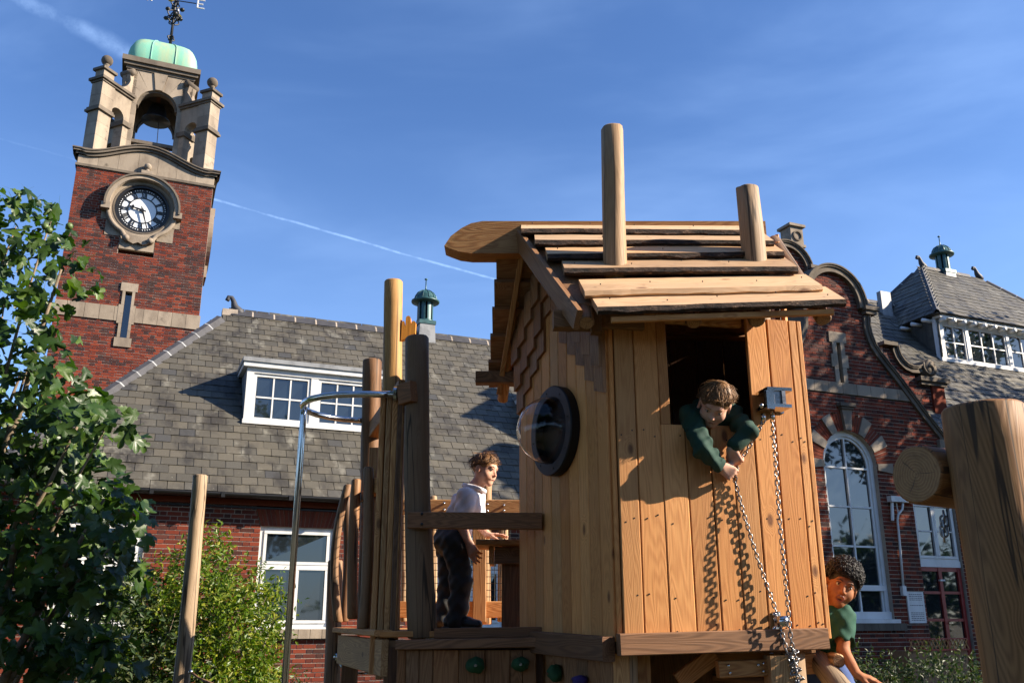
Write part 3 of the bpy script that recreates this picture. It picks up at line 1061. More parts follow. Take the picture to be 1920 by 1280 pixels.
def slope(x, y):
    """picture position -> (s, d, z) on the front slope of the roof"""
    lo, hi = -1.0, 6.0
    for _ in range(50):
        d = (lo + hi) / 2
        s, z = on(x, y, d)
        if z > EZ + (d - ED) * TANR:
            lo = d
        else:
            hi = d
    return s, d, z


WINS = [(on(275, 975, 0)[0] - 1.27, on(275, 975, 0)[0]), (0.0, 1.27), (on(818, 1100, 0)[0], on(942, 1100, 0)[0] + 0.02), (6.1, 7.4)]
WZ0, WZ1 = 1.46, 3.12


def front_spans(z):
    a, out = -4.1, []
    cut = []
    for (w0, w1) in WINS:
        if WZ0 - 0.17 < z < WZ1:
            cut.append((w0, w1) if z > WZ0 else (w0 - 0.06, w1 + 0.06))
        elif WZ1 <= z < WZ1 + 0.31:
            k = (z - WZ1) * 0.35
            cut.append((w0 - k, w1 + k))
    for c, d in cut:
        out.append((a, c))
        a = d
    out.append((a, SE))
    return out


brickwork(school, 0.0, 3.45, front_spans, 0.0, [(275, 492, 940, 1010), (375, 492, 1005, 1080), (622, 640, 960, 1200), (480, 620, 1195, 1280), (750, 985, 985, 1180)], lambda s, z, k: 0.06, 21)
for (w0, w1) in WINS:
    n = 19
    for i in range(n):
        t0, t1 = i / n, (i + 1) / n
        k = 0.31 * 0.35
        b0, b1 = w0 + (w1 - w0) * t0, w0 + (w1 - w0) * t1
        a0, a1 = w0 - k + (w1 - w0 + 2 * k) * t0, w0 - k + (w1 - w0 + 2 * k) * t1
        MB().prism([(b0 + 0.004, WZ1), (b1 - 0.004, WZ1), (a1 - 0.004, WZ1 + 0.31), (a0 + 0.004, WZ1 + 0.31)], -0.012 + 0.003 * (i % 3), 0.2).build('arch_brick', 'brick_rub', school)
    MB().prism([(w0, WZ1 + 0.002), (w1, WZ1 + 0.002), (w1 + k, WZ1 + 0.308), (w0 - k, WZ1 + 0.308)], 0.0, 0.24).build('arch_mortar', 'mortar', school)
    n = 7
    for i in range(n):
        a, b = w0 - 0.06 + (w1 - w0 + 0.12) * i / n, w0 - 0.06 + (w1 - w0 + 0.12) * (i + 1) / n
        MB().prism([(a + 0.004, WZ0 - 0.17), (b - 0.004, WZ0 - 0.17), (b - 0.004, WZ0 - 0.02), (a + 0.004, WZ0 - 0.02)], -0.08, 0.2).build('sill_block', 'stone', school)
    MB().box(w0 - 0.05, w1 + 0.05, -0.06, 0.1, WZ0 - 0.165, WZ0 - 0.022).build('sill_mortar', 'mortar', school)
# moulded brick band and dark string under the gutter
MB().box(-4.15, SE, -0.05, 0.1, 3.45, 3.55).build('eaves_band', 'brick_rub', school)
MB().box(-4.15, SE, -0.035, 0.1, 3.40, 3.432).build('eaves_string', 'iron', school)
# gutter
g = MB()
gp = []
for i in range(9):
    a = math.pi + math.pi * i / 8
    gp.append((0.075 * math.cos(a), 0.075 * math.sin(a)))
v, f = [], []
for x in (-4.6, SE):
    for (a, b) in gp + [(p * 0.85, q * 0.85) for p, q in gp[::-1]]:
        v.append((x, ED - 0.06 + a, 3.60 + b))
k = len(gp) * 2
f = [(i, (i + 1) % k, (i + 1) % k + k, i + k) for i in range(k)]
recalc(g.add(v, f).build('gutter', 'iron', school, True))
for s_ in [x * 1.1 - 4.0 for x in range(13)]:
    MB().box(s_ - 0.03, s_ + 0.03, ED - 0.14, ED + 0.015, 3.519, 3.604).build('gutter_joint', 'iron', school)
MB().box(-4.4, SE, ED + 0.0, 0.0, 3.555, 3.585).build('soffit_board', 'iron', school)


def upvc(parent, T, w0, w1, z0, z1, lights, y=0.06, fr=0.07, name='window', blind=None, bars=0):
    """a white window: outer frame plus casements given as fractions (a, b, c, d) of the opening"""
    win = MB()
    for (a, b, c, d) in ((w0, w1, z0, z0 + fr), (w0, w1, z1 - fr, z1), (w0, w0 + fr, z0 + fr, z1 - fr), (w1 - fr, w1, z0 + fr, z1 - fr)):
        win.box(a, b, y, y + 0.09, c, d, M=T)
    o = win.build(name, 'white', parent)
    iw, ih = w1 - w0 - 2 * fr, z1 - z0 - 2 * fr
    for (fa, fb, fc, fd, nx, nz) in lights:
        a, b = w0 + fr + iw * fa, w0 + fr + iw * fb
        c, d = z0 + fr + ih * fc, z0 + fr + ih * fd
        e = 0.055
        m = MB()
        for q in ((a, b, c, c + e), (a, b, d - e, d), (a, a + e, c + e, d - e), (b - e, b, c + e, d - e)):
            m.box(q[0] + 0.003, q[1] - 0.003, y - 0.02, y + 0.05, q[2] + 0.003, q[3] - 0.003, M=T)
        m.build('casement', 'white', o)
        xs_ = [a + e + (b - a - 2 * e) * i / nx for i in range(nx + 1)]
        zs_ = [c + e + (d - c - 2 * e) * i / nz for i in range(nz + 1)]
        for i in range(1, nx):
            MB().box(xs_[i] - 0.013, xs_[i] + 0.013, y - 0.012, y + 0.04, c + e, d - e, M=T).build('glazing_bar', 'white', o)
        for i in range(1, nz):
            for j in range(nx):
                MB().box(xs_[j] + 0.013, xs_[j + 1] - 0.013, y - 0.012, y + 0.04, zs_[i] - 0.013, zs_[i] + 0.013, M=T).build('glazing_bar', 'white', o)
        for i in range(nx):
            for j in range(nz):
                tw = random.uniform(-0.004, 0.004)
                MB().add([(xs_[i], y + 0.02 + tw, zs_[j]), (xs_[i + 1], y + 0.02, zs_[j]), (xs_[i + 1], y + 0.02 + tw, zs_[j + 1]), (xs_[i], y + 0.02 - tw, zs_[j + 1])], [(0, 1, 2, 3)], M=T).build('pane', 'glass', o)
    return o


ID = Matrix.Identity(4)
LIGHTS = [(0.0, 1.0, 0.63, 1.0, 1, 1), (0.0, 0.49, 0.0, 0.61, 1, 1), (0.51, 1.0, 0.0, 0.61, 1, 1)]
for (w0, w1) in WINS:
    o = upvc(school, ID, w0, w1, WZ0, WZ1, LIGHTS)
    MB().box(w0 + 0.07, w1 - 0.07, 0.05, 0.13, WZ0 + 0.07 + 1.52 * 0.61 - 0.02, WZ0 + 0.07 + 1.52 * 0.63 + 0.02).build('transom', 'white', o)
    MB().box(w0 - 0.01, w1 + 0.01, -0.03, 0.06, WZ0 - 0.02, WZ0 + 0.012).build('window_board', 'white', o)
    MB().box((w0 + w1) / 2 - 0.035, (w0 + w1) / 2 + 0.035, 0.03, 0.13, WZ0 + 0.07, WZ0 + 0.98).build('mullion', 'white', o)
# the leftmost window has its lower casement pushed open
hx = WINS[0][1] - 0.55
OP = Matrix.Translation((hx, 0.03, 0)) @ Matrix.Rotation(R(38), 4, 'Z')
m = MB()
for q in ((0, 0.5, WZ0 + 0.08, WZ0 + 0.14), (0, 0.5, WZ0 + 0.92, WZ0 + 0.98), (0, 0.06, WZ0 + 0.14, WZ0 + 0.92), (0.44, 0.5, WZ0 + 0.14, WZ0 + 0.92)):
    m.box(q[0] - 0.5, q[1] - 0.5, -0.03, 0.03, q[2], q[3], M=OP)
m.build('open_casement', 'white', school)
MB().box(-4.0, SE - 0.3, 0.26, 0.3, 0.0, 3.5).build('inner_wall', 'dark', school)

# ---- roof
O_ = (0, ED, EZ)
V_ = Vector((0, math.cos(SLP), math.sin(SLP)))
SL = (RD - ED) / math.cos(SLP)
HX0 = RS - (RD - ED)
D1 = slope(455, 792)
D1r = slope(705, 800)
DW0, DW1, DD = D1[0], D1r[0], D1[1]         # first dormer: left, right, depth of its front
DZ0 = D1[2] + 0.03
DZ1 = on(470, 672, DD)[1]
DSP = slope(855, 803)[0] - slope(275, 757)[0]
print('dormer', DW0, DW1, DD, DZ0, DZ1, DSP)
DORMERS = [(DW0, DW1), (DW0 + DSP, DW1 + DSP)]


def in_dormer(u, v):
    d = ED + v * math.cos(SLP)
    z = EZ + v * math.sin(SLP)
    return any(a + 0.03 < u < b - 0.03 for a, b in DORMERS) and d > DD + 0.1 and z < DZ1 + 0.02


slating(school, O_, (1, 0, 0), V_, int(SL / 0.2), lambda v: (HX0 + v * math.cos(SLP) + 0.05, SE), 0.2, 0.262,
        [(200, 455, 620, 905), (455, 560, 800, 925), (570, 650, 810, 930), (820, 975, 660, 925)], 31, skip=in_dormer)
# roof deck under the slates: front slope, hipped end, rear slope
e = 0.03
bz = RZ - 0.012
dk = MB()
dk.add([(HX0, ED, EZ - e), (SE, ED, EZ - e), (SE, RD, bz - e), (RS, RD, bz - e), (HX0, 2 * RD - ED, EZ - e), (SE, 2 * RD - ED, EZ - e)],
       [(0, 1, 2, 3), (0, 3, 4), (3, 2, 5, 4)])
dk.build('roof_deck', 'slate', school)
# ridge and hip tiles
def capping(p, q, L, parent, name, r=0.14, mat='ridge', joint='mortar'):
    p, q = Vector(p), Vector(q)
    n = int((q - p).length / L)
    t = (q - p).normalized()
    M0, _ = frame(p, q, (0, -1, 0.0))
    h = Vector((0, 0, 1))
    up = (h - t * h.dot(t)).normalized()
    sd_ = t.cross(up)
    for i in range(n):
        m = MB()
        a, b = p + t * (i * L + 0.012), p + t * ((i + 1) * L - 0.012)
        pr = [(-r, -0.10), (-r * 0.55, 0.015), (0, 0.055), (r * 0.55, 0.015), (r, -0.10)]
        pr2 = pr + [(x * 0.85, y - 0.02) for x, y in pr[::-1]]
        v = [a + sd_ * x + up * y for x, y in pr2] + [b + sd_ * x + up * y for x, y in pr2]
        k = len(pr2)
        m.add(v, [(j, (j + 1) % k, (j + 1) % k + k, j + k) for j in range(k)] + [tuple(range(k)), tuple(range(2 * k - 1, k - 1, -1))])
        recalc(m.build(name, mat, parent))
        if i:
            c = p + t * (i * L)
            v = [c + t * o + sd_ * x * 1.0 + up * (y + 0.004) for o in (-0.016, 0.016) for x, y in pr]
            MB().add(v, [(j, j + 1, j + 6, j + 5) for j in range(4)]).build(name.replace('tile', 'joint'), joint, parent)


capping((RS + 0.02, RD, RZ + 0.01), (SE, RD, RZ + 0.01), 0.46, school, 'ridge_tile')
capping((HX0 + 0.05, ED + 0.05, EZ + 0.07), (RS - 0.02, RD - 0.02, RZ + 0.02), 0.46, school, 'hip_tile', 0.15, joint='lead')


def finial(parent, c, s_=1.0, name='ridge_finial', flip=1):
    pth = [Vector(c) + Vector((flip * x * s_, 0, z * s_)) for x, z in ((0.22, -0.08), (0.12, 0.02), (0.03, 0.12), (0.0, 0.24), (-0.05, 0.33), (-0.12, 0.33), (-0.14, 0.27), (-0.10, 0.24))]
    m = MB().tube(pth, [0.1 * s_, 0.11 * s_, 0.085 * s_, 0.06 * s_, 0.05 * s_, 0.05 * s_, 0.055 * s_, 0.03 * s_], 10)
    return m.build(name, 'ridge', parent, True)


finial(school, (RS + 0.06, RD, RZ + 0.03), 0.95)
MB().box(RS - 0.16, RS + 0.16, RD - 0.12, RD + 0.12, RZ - 0.12, RZ + 0.04).build('finial_mortar', 'mortar', school)


# ---- dormers
def dormer(a, b, lit):
    w = MB()
    dp = (DZ1 - EZ) / TANR + ED + 0.05
    T = Matrix.Translation((0, DD, 0))
    root = link('dormer', None, school, T)
    zt = DZ1
    # cheeks
    for x0, x1 in ((a, a + 0.12), (b - 0.12, b)):
        recalc(MB().prism([(0.02, DZ0 - 0.12), (0.02, zt - 0.16), (dp - DD, zt - 0.16)], x0, x1, M=Matrix(((0, 1, 0, 0), (1, 0, 0, 0), (0, 0, 1, 0), (0, 0, 0, 1)))).build('cheek', 'lead', root))
    MB().box(a - 0.1, b + 0.1, -0.14, dp - DD + 0.1, zt - 0.08, zt - 0.0).build('flat_roof', 'lead', root)
    MB().box(a - 0.08, b + 0.08, -0.11, dp - DD, zt - 0.17, zt - 0.08).build('fascia', 'white', root)
    MB().box(a, b, -0.03, 0.10, zt - 0.27, zt - 0.17).build('head_board', 'white', root)
    MB().box(a, a + 0.13, -0.028, 0.1, DZ0, zt - 0.27).build('corner_board', 'white', root)
    MB().box(b - 0.13, b, -0.028, 0.1, DZ0, zt - 0.27).build('corner_board', 'white', root)
    MB().box(a - 0.02, b + 0.02, -0.09, 0.1, DZ0 - 0.05, DZ0 + 0.03).build('sill', 'white', root)
    MB().box((a + b) / 2 - 0.07, (a + b) / 2 + 0.07, -0.02, 0.1, DZ0 + 0.03, zt - 0.27).build('mullion', 'white', root)
    MB().box(a + 0.1, b - 0.1, 0.3, 0.34, DZ0, zt - 0.1).build('room_shade', 'dark', root)
    for (x0, x1) in ((a + 0.13, (a + b) / 2 - 0.07), ((a + b) / 2 + 0.07, b - 0.13)):
        z0, z1 = DZ0 + 0.03, zt - 0.27
        e = 0.06
        m = MB()
        for q in ((x0, x1, z0, z0 + e), (x0, x1, z1 - e, z1), (x0, x0 + e, z0 + e, z1 - e), (x1 - e, x1, z0 + e, z1 - e)):
            m.box(q[0], q[1], 0.0, 0.08, q[2], q[3])
        m.build('sash', 'white', root)
        xs_ = [x0 + e + (x1 - x0 - 2 * e) * i / 3 for i in range(4)]
        zm = (z0 + z1) / 2
        for i in (1, 2):
            MB().box(xs_[i] - 0.014, xs_[i] + 0.014, 0.015, 0.06, z0 + e, z1 - e).build('glazing_bar', 'white', root)
        for i in range(3):
            MB().box(xs_[i] + 0.014, xs_[i + 1] - 0.014, 0.018, 0.06, zm - 0.014, zm + 0.014).build('glazing_bar', 'white', root)
            for (c, d) in ((z0 + e, zm), (zm, z1 - e)):
                t_ = random.uniform(-0.006, 0.006)
                MB().add([(xs_[i], 0.045 + t_, c), (xs_[i + 1], 0.045, c), (xs_[i + 1], 0.045 + t_, d), (xs_[i], 0.045, d)], [(0, 1, 2, 3)]).build('pane', 'glass', root)
    # lead apron dressed over the slates below
    ap = MB()
    n_ = Vector((0, -math.sin(SLP), math.cos(SLP)))
    p0 = Vector((0, 0.06, DZ0 - 0.03))
    c0 = p0 - V_ * 0.26
    v = [(a - 0.12, *(p0 + n_ * 0.05).yz), (b + 0.12, *(p0 + n_ * 0.05).yz), (b + 0.12, *(c0 + n_ * 0.06).yz), (a - 0.12, *(c0 + n_ * 0.06).yz),
         (a - 0.12, *(p0 + n_ * 0.02).yz), (b + 0.12, *(p0 + n_ * 0.02).yz), (b + 0.12, *(c0 + n_ * 0.03).yz), (a - 0.12, *(c0 + n_ * 0.03).yz)]
    recalc(ap.add(v, [(0, 3, 2, 1), (3, 7, 6, 2), (0, 4, 7, 3), (1, 2, 6, 5), (4, 5, 6, 7), (0, 1, 5, 4)]).build('lead_apron', 'lead', root))
    return root


for a, b in DORMERS:
    dormer(a, b, True)


# ---- ventilator turret on the ridge
def turret(name, label, T, s_, n_slots=8):
    r = thing(name, label, 'roof ventilator', SCHOOL @ T)
    MB().prism([(-0.30, -0.75), (0.30, -0.75), (0.24, 0.32), (-0.24, 0.32)], -0.30, 0.30, M=Matrix.Scale(s_, 4)).build('lead_base', 'lead', r)
    MB().box(-0.27, 0.27, -0.32, 0.32, 0.32, 0.44, M=Matrix.Scale(s_, 4)).build('curb', 'teal', r)
    MB().lathe([(0.27, 0.44), (0.27, 0.50), (0.245, 0.51)], 20, M=Matrix.Scale(s_, 4)).build('drum_base', 'teal', r, True)
    MB().lathe([(0.17, 0.44), (0.17, 1.12)], 16, M=Matrix.Scale(s_, 4)).build('core', 'dark', r, True)
    for i in range(n_slots):
        a0 = 360 * i / n_slots
        m = MB()
        v = []
        for z in (0.50, 1.10):
            for q in range(5):
                a = R(a0 + 30 * q / 4)
                v.append((0.25 * math.cos(a), 0.25 * math.sin(a), z))
            for q in range(5):
                a = R(a0 + 30 - 30 * q / 4)
                v.append((0.20 * math.cos(a), 0.20 * math.sin(a), z))
        f = [(j, (j + 1) % 10, (j + 1) % 10 + 10, j + 10) for j in range(10)]
        m.add(v, f, M=Matrix.Scale(s_, 4)).build('drum_panel', 'teal', r)
    MB().lathe([(0.20, 1.08), (0.44, 1.10), (0.45, 1.14), (0.36, 1.20), (0.33, 1.30), (0.25, 1.42), (0.12, 1.50), (0.03, 1.53)], 24, M=Matrix.Scale(s_, 4)).build('cap', 'teal', r, True)
    for i in range(12):
        a = R(30 * i)
        pth = [Vector((q * math.cos(a), q * math.sin(a), z)) * s_ for q, z in ((0.44, 1.15), (0.36, 1.21), (0.335, 1.30), (0.255, 1.425), (0.12, 1.51))]
        MB().tube(pth, 0.012 * s_, 5).build('cap_rib', 'teal', r)
    MB().lathe([(0.045, 1.5), (0.02, 1.6), (0.015, 1.86), (0.05, 1.88), (0.05, 1.91), (0.01, 1.93)], 10, M=Matrix.Scale(s_, 4)).build('spike', 'teal', r, True)
    return r


tv = on(799, 525, RD)
tb = on(799, 632, RD)
sc_ = (tv[1] - tb[1]) / 1.9
turret('roof_ventilator', 'dark green domed ventilator turret on the slate ridge beside the log post', Matrix.Translation((tv[0], RD, tb[1] + 0.02)), sc_)
# ------------------------------------------------------------------ gabled wing on the right
wing = thing('gabled_wing', 'brick wing with curved stone-coped gable, tall arched window and slate roof', 'building', SCHOOL)
DG = -2.72
GC = 10.5
WR = 30.0                       # far right end of the wing
WRD, WRZ = 2.0, 10.07           # its ridge
WTAN = 1.155


def wing_slope(x, y):
    lo, hi = -4.0, 5.0
    for _ in range(50):
        d = (lo + hi) / 2
        s, z = on(x, y, d)
        if z > WRZ - (WRD - d) * WTAN:
            lo = d
        else:
            hi = d
    return s, d, z


# half width of the shaped gable at height z (brick face, inside the coping)
GP = [(0.0, 2.55), (5.02, 2.55), (5.05, 2.42), (5.59, 1.92), (6.25, 1.36), (6.66, 0.98), (6.95, 0.80), (7.23, 0.73), (7.56, 0.76)]
LR, LZc = 0.64, 7.70


def gable_half(z):
    if z > 7.6:
        q = LR ** 2 - (z - LZc) ** 2
        return math.sqrt(q) if q > 0 else 0.0
    for (z0, w0), (z1, w1) in zip(GP, GP[1:]):
        if z0 <= z <= z1:
            return w0 + (w1 - w0) * (z - z0) / (z1 - z0)
    return 0.76


AR, ASZ, AB = 0.64, 4.42, 1.60      # arched window
DOOR = (11.95, 13.02)


def gable_spans(z):
    h = gable_half(z)
    a, b = GC - h, GC + h
    cut = []
    if 5.80 < z < 6.02:
        return []
    if AB < z < ASZ + 1.02:
        w = AR if z < ASZ else math.sqrt(max(0.0, 1.0 - (z - ASZ) ** 2))
        if z >= ASZ - 0.08:
            w = max(w, 0.0)
        cut.append((GC - w, GC + w))
    if 5.95 < z < 7.05:
        cut.append((GC - 0.15, GC + 0.15))
    if 0.25 < z < 3.8:
        cut.append((DOOR[0], 13.04))
    out = []
    for c, d in sorted(cut):
        if c > a:
            out.append((a, min(c, b)))
        a = max(a, d)
    if b > a:
        out.append((a, b))
    return out


brickwork(wing, 0.0, 8.33, gable_spans, DG, [(1500, 1625, 590, 705), (1495, 1700, 745, 775), (1500, 1545, 880, 1050)], lambda s, z, k: 0.16, 41)
# string course and slit
for i in range(10):
    a, b = GC - 1.75 + i * 0.35, GC - 1.75 + (i + 1) * 0.35
    MB().box(a + 0.004, b - 0.004, DG - 0.02, DG + 0.2, 5.80, 6.02).build('stone', 'stone', wing)
for (z0, z1, w) in ((6.02, 6.33, 0.15), (6.33, 6.60, 0.21), (6.60, 6.84, 0.15), (6.84, 7.06, 0.215)):
    if z0 == 6.84:
        MB().box(GC - w, GC + w, DG - 0.025, DG + 0.2, z0, z1).build('stone', 'stone', wing)
    else:
        for sg in (-1, 1):
            a, b = sorted((GC + sg * 0.05, GC + sg * w))
            MB().box(a, b, DG - 0.025, DG + 0.22, z0, z1 - 0.004).build('stone', 'stone', wing)
MB().box(GC - 0.06, GC + 0.06, DG + 0.12, DG + 0.14, 5.9, 6.86).build('slit_glass', 'dark', wing)


def coping(pts, th, y0, y1, name, mat, parent, seg=1):
    """a swept coping: outline points (s, z) thickened outwards by th, one piece per stretch"""
    n = len(pts)
    nor = []
    for i in range(n):
        p, q = pts[max(0, i - 1)], pts[min(n - 1, i + 1)]
        dx, dz = q[0] - p[0], q[1] - p[1]
        L = math.hypot(dx, dz) or 1
        nor.append((dz / L, -dx / L))
    for i in range(0, n - 1, seg):
        m = MB()
        j1 = min(n - 1, i + seg)
        for (ta, tb, ya, yb) in ((-0.02, th * 0.55, y0 + 0.05, y1), (th * 0.55, th * 0.8, y0 + 0.02, y1), (th * 0.8, th, y0, y1)):
            v, f = [], []
            for k in range(i, j1 + 1):
                for (t_, y) in ((ta, ya), (tb, ya), (tb, yb), (ta, yb)):
                    v.append((pts[k][0] + nor[k][0] * t_, y, pts[k][1] + nor[k][1] * t_))
            c = j1 - i
            for k in range(c):
                for q in range(4):
                    f.append((4 * k + q, 4 * k + (q + 1) % 4, 4 * k + 4 + (q + 1) % 4, 4 * k + 4 + q))
            f += [(0, 3, 2, 1), (4 * c, 4 * c + 1, 4 * c + 2, 4 * c + 3)]
            m.add(v, f)
        recalc(m.build(name, mat, parent))


lobe = [(GC + (LR) * math.cos(R(a)), LZc + LR * math.sin(R(a))) for a in range(-6, 187, 6)]
coping(lobe, 0.15, DG - 0.14, DG + 0.45, 'coping_stone', 'stone_dark', wing, 3)
sidep = [(2.42, 5.05), (1.92, 5.59), (1.36, 6.25), (1.15, 6.47), (0.98, 6.66), (0.86, 6.82), (0.79, 6.97), (0.745, 7.12), (0.73, 7.28), (0.75, 7.50)]
coping([(GC + a, z) for a, z in sidep], 0.11, DG - 0.10, DG + 0.45, 'coping_stone', 'stone_dark', wing)
coping([(GC - a, z) for a, z in sidep][::-1], 0.11, DG - 0.10, DG + 0.45, 'coping_stone', 'stone_dark', wing)
for sg in (-1, 1):
    a, b = sorted((GC + sg * 0.70, GC + sg * 1.06))
    MB().box(a, b, DG - 0.16, DG + 0.45, 7.60, 7.68).box(a + 0.03, b - 0.05, DG - 0.12, DG + 0.44, 7.52, 7.60).build('shoulder_ledge', 'stone_dark', wing)
    a, b = sorted((GC + sg * 2.3, GC + sg * 2.66))
    MB().box(a, b, DG - 0.08, DG + 0.45, 4.85, 5.06).build('kneeler', 'stone', wing)
# body behind the gable so that it is a solid wing
MB().box(GC - 2.5, GC + 2.5, DG + 0.26, 0.5, 0, 5.0).build('core_wall', 'brick', wing)
recalc(MB().prism([(GC - 2.4, 5.0), (GC + 2.4, 5.0), (GC + 1.3, 6.2), (GC + 0.7, 6.9), (GC + 0.66, 7.6), (GC, 7.65), (GC - 0.66, 7.6), (GC - 0.7, 6.9), (GC - 1.3, 6.2)], DG + 0.25, DG + 0.44).build('gable_back', 'brick', wing))

# arched window
aw = link('arched_window', None, wing, Matrix.Identity(4))
fy = DG + 0.10
for (r0, r1, y) in ((0.56, AR + 0.01, fy), (0.51, 0.56, fy + 0.03)):
    MB().ring((GC, ASZ), r0, r1, y, y + 0.12, 0, 180, 28).build('frame', 'white', aw)
    for sg in (-1, 1):
        a, b = sorted((GC + sg * r0, GC + sg * r1))
        MB().box(a, b, y, y + 0.12, AB, ASZ).build('frame', 'white', aw)
MB().box(GC - 0.56, GC + 0.56, fy - 0.02, fy + 0.1, 2.10, 2.20).build('transom', 'white', aw)
MB().box(GC - 0.64, GC + 0.64, fy - 0.04, fy + 0.1, AB, AB + 0.13).build('bottom_rail', 'white', aw)
MB().box(GC - 0.72, GC + 0.72, DG - 0.06, DG + 0.1, AB - 0.07, AB - 0.002).build('window_board', 'white', aw)
MB().box(GC - 0.018, GC + 0.018, fy + 0.02, fy + 0.09, AB + 0.13, 4.94).build('glazing_bar', 'white', aw)
zr = [AB + 0.13, 2.15, 2.90, 3.63, 4.37]
for z in zr[2:]:
    for (a, b) in ((GC - 0.51, GC - 0.018), (GC + 0.018, GC + 0.51)):
        MB().box(a, b, fy + 0.022, fy + 0.085, z - 0.017, z + 0.017).build('glazing_bar', 'white', aw)
for i in range(4):
    for sg in (-1, 1):
        a, b = sorted((GC, GC + sg * 0.52))
        t_ = random.uniform(-0.004, 0.004)
        MB().add([(a, fy + 0.06 + t_, zr[i]), (b, fy + 0.06, zr[i]), (b, fy + 0.06 + t_, zr[i + 1]), (a, fy + 0.06, zr[i + 1])], [(0, 1, 2, 3)]).build('pane', 'glass', aw)
for sg in (-1, 1):
    pts = [(GC, 4.37), (GC + sg * 0.52, 4.37)] + [(GC + sg * 0.52 * math.cos(R(a)), ASZ + 0.52 * math.sin(R(a))) for a in range(0, 91, 10)]
    v = [(x, fy + 0.06, z) for x, z in pts]
    MB().add(v, [tuple(range(len(v)))[::sg]]).build('pane', 'glass', aw)
MB().box(GC - 0.7, GC + 0.7, DG + 0.3, DG + 0.32, AB, 5.2).build('room_shade', 'dark', aw)
for i in range(10):
    MB().box(GC - 0.85 + i * 0.17 + 0.003, GC - 0.85 + (i + 1) * 0.17 - 0.003, DG - 0.07, DG + 0.1, AB - 0.2, AB - 0.075).build('sill_block', 'stone_dark', wing)
# voussoirs: stone and three rubbed bricks by turns
for i in range(7):
    a = 180 * i / 6
    h = 6.5 if 0 < i < 6 else 6
    a0, a1 = a - h, a + h
    if i == 0:
        a0, a1 = -7, 4
    if i == 6:
        a0, a1 = 176, 187
    R1 = 1.03 if i != 3 else 1.1
    MB().ring((GC, ASZ), 0.655, R1, DG - 0.03 if i != 3 else DG - 0.06, DG + 0.15, a0, a1, 4).build('voussoir', 'stone', wing)
    if i < 6:
        b0 = a1
        b1 = 180 * (i + 1) / 6 - (6.5 if i < 5 else 4)
        for k in range(4):
            q0, q1 = b0 + (b1 - b0) * k / 4 + 0.45, b0 + (b1 - b0) * (k + 1) / 4 - 0.45
            MB().ring((GC, ASZ), 0.655, 1.0, DG - 0.004, DG + 0.15, q0, q1, 2).build('arch_brick', 'brick_rub', wing)
MB().ring((GC, ASZ), 0.65, 1.0, DG + 0.009, DG + 0.2, -5, 185, 30).build('arch_mortar', 'mortar', wing)
MB().box(GC - 0.19, GC + 0.19, DG - 0.12, DG + 0.1, 5.53, 5.60).box(GC - 0.15, GC + 0.15, DG - 0.09, DG + 0.1, 5.48, 5.53).build('keystone_cap', 'stone_dark', wing)

# doorway with red glazed doors and a window over it
dw = link('glazed_door', None, wing, Matrix.Identity(4))
MB().box(DOOR[0], 13.04, DG + 0.06, DG + 0.16, 2.56, 2.68).build('transom', 'white', dw)
for a in (DOOR[0], 12.46, 12.96):
    MB().box(a, a + 0.08, DG + 0.08, DG + 0.16, 0.2, 2.56).build('stile', 'red_paint', dw)
for z in (0.2, 0.95, 1.56, 2.06, 2.48):
    MB().box(DOOR[0] + 0.08, 12.96, DG + 0.09, DG + 0.15, z, z + (0.05 if 0.5 < z < 2.4 else 0.09)).build('rail', 'red_paint', dw)
MB().box(DOOR[0], 13.0, DG + 0.12, DG + 0.13, 0.2, 2.56).build('door_glass', 'glass', dw)
MB().box(12.52, 12.62, DG + 0.04, DG + 0.06, 1.52, 1.545).box(12.56, 12.6, DG + 0.05, DG + 0.09, 1.52, 1.545).build('handle', 'steel', dw)
MB().box(12.44, 12.56, DG + 0.04, DG + 0.09, 2.3, 2.33).build('closer_arm', 'white', dw)
upvc(wing, ID, DOOR[0], 13.04, 2.68, 3.80, [(0.0, 0.5, 0.0, 1.0, 1, 2), (0.5, 1.0, 0.0, 1.0, 1, 2)], y=DG + 0.08, fr=0.04, name='overdoor_window')
MB().box(DOOR[0] - 0.05, 13.1, DG + 0.26, DG + 0.28, 0.2, 3.85).build('hall_shade', 'dark', wing)

# front wall and roof to the right
def right_spans(z):
    return [(13.06, WR)]


brickwork(wing, 0.0, 4.45, lambda z: [(13.06, 17.5)], DG + 0.02, (), lambda s, z, k: 0.16, 42)
WSL = math.atan(WTAN)
WV = Vector((0, math.cos(WSL), math.sin(WSL)))
WED = DG - 0.2
WEZ = WRZ - (WRD - WED) * WTAN
dsill = wing_slope(1768, 676)
DRW0, DRD = dsill[0] - 0.1, dsill[1]
DRZ0 = dsill[2]
fl = on(1757, 586, DRD - 0.25)          # eave corner of the big dormer
print('big dormer', dsill, fl, 'eave', WED, WEZ)


def no_slate(u, v):
    d = WED + v * math.cos(WSL)
    return u > DRW0 + 0.1 and d > DRD + 0.15


LEFT0 = 12.9
slating(wing, (0, WED, WEZ), (1, 0, 0), WV, int((WRD - WED) / math.cos(WSL) / 0.21), lambda v: (LEFT0, 24.0), 0.21, 0.27,
        [(1625, 1690, 570, 640), (1680, 1900, 670, 760)], 43, skip=no_slate, stop=280)
dk = MB()
dk.add([(LEFT0, WED, WEZ - 0.03), (24, WED, WEZ - 0.03), (24, WRD, WRZ - 0.03), (LEFT0, WRD, WRZ - 0.03), (LEFT0, 2 * WRD - WED, WEZ - 0.03), (24, 2 * WRD - WED, WEZ - 0.03)], [(0, 1, 2, 3), (3, 2, 5, 4), (0, 3, 4)])
dk.build('roof_deck', 'slate', wing)
capping((LEFT0, WRD, WRZ), (24, WRD, WRZ), 0.46, wing, 'ridge_tile')
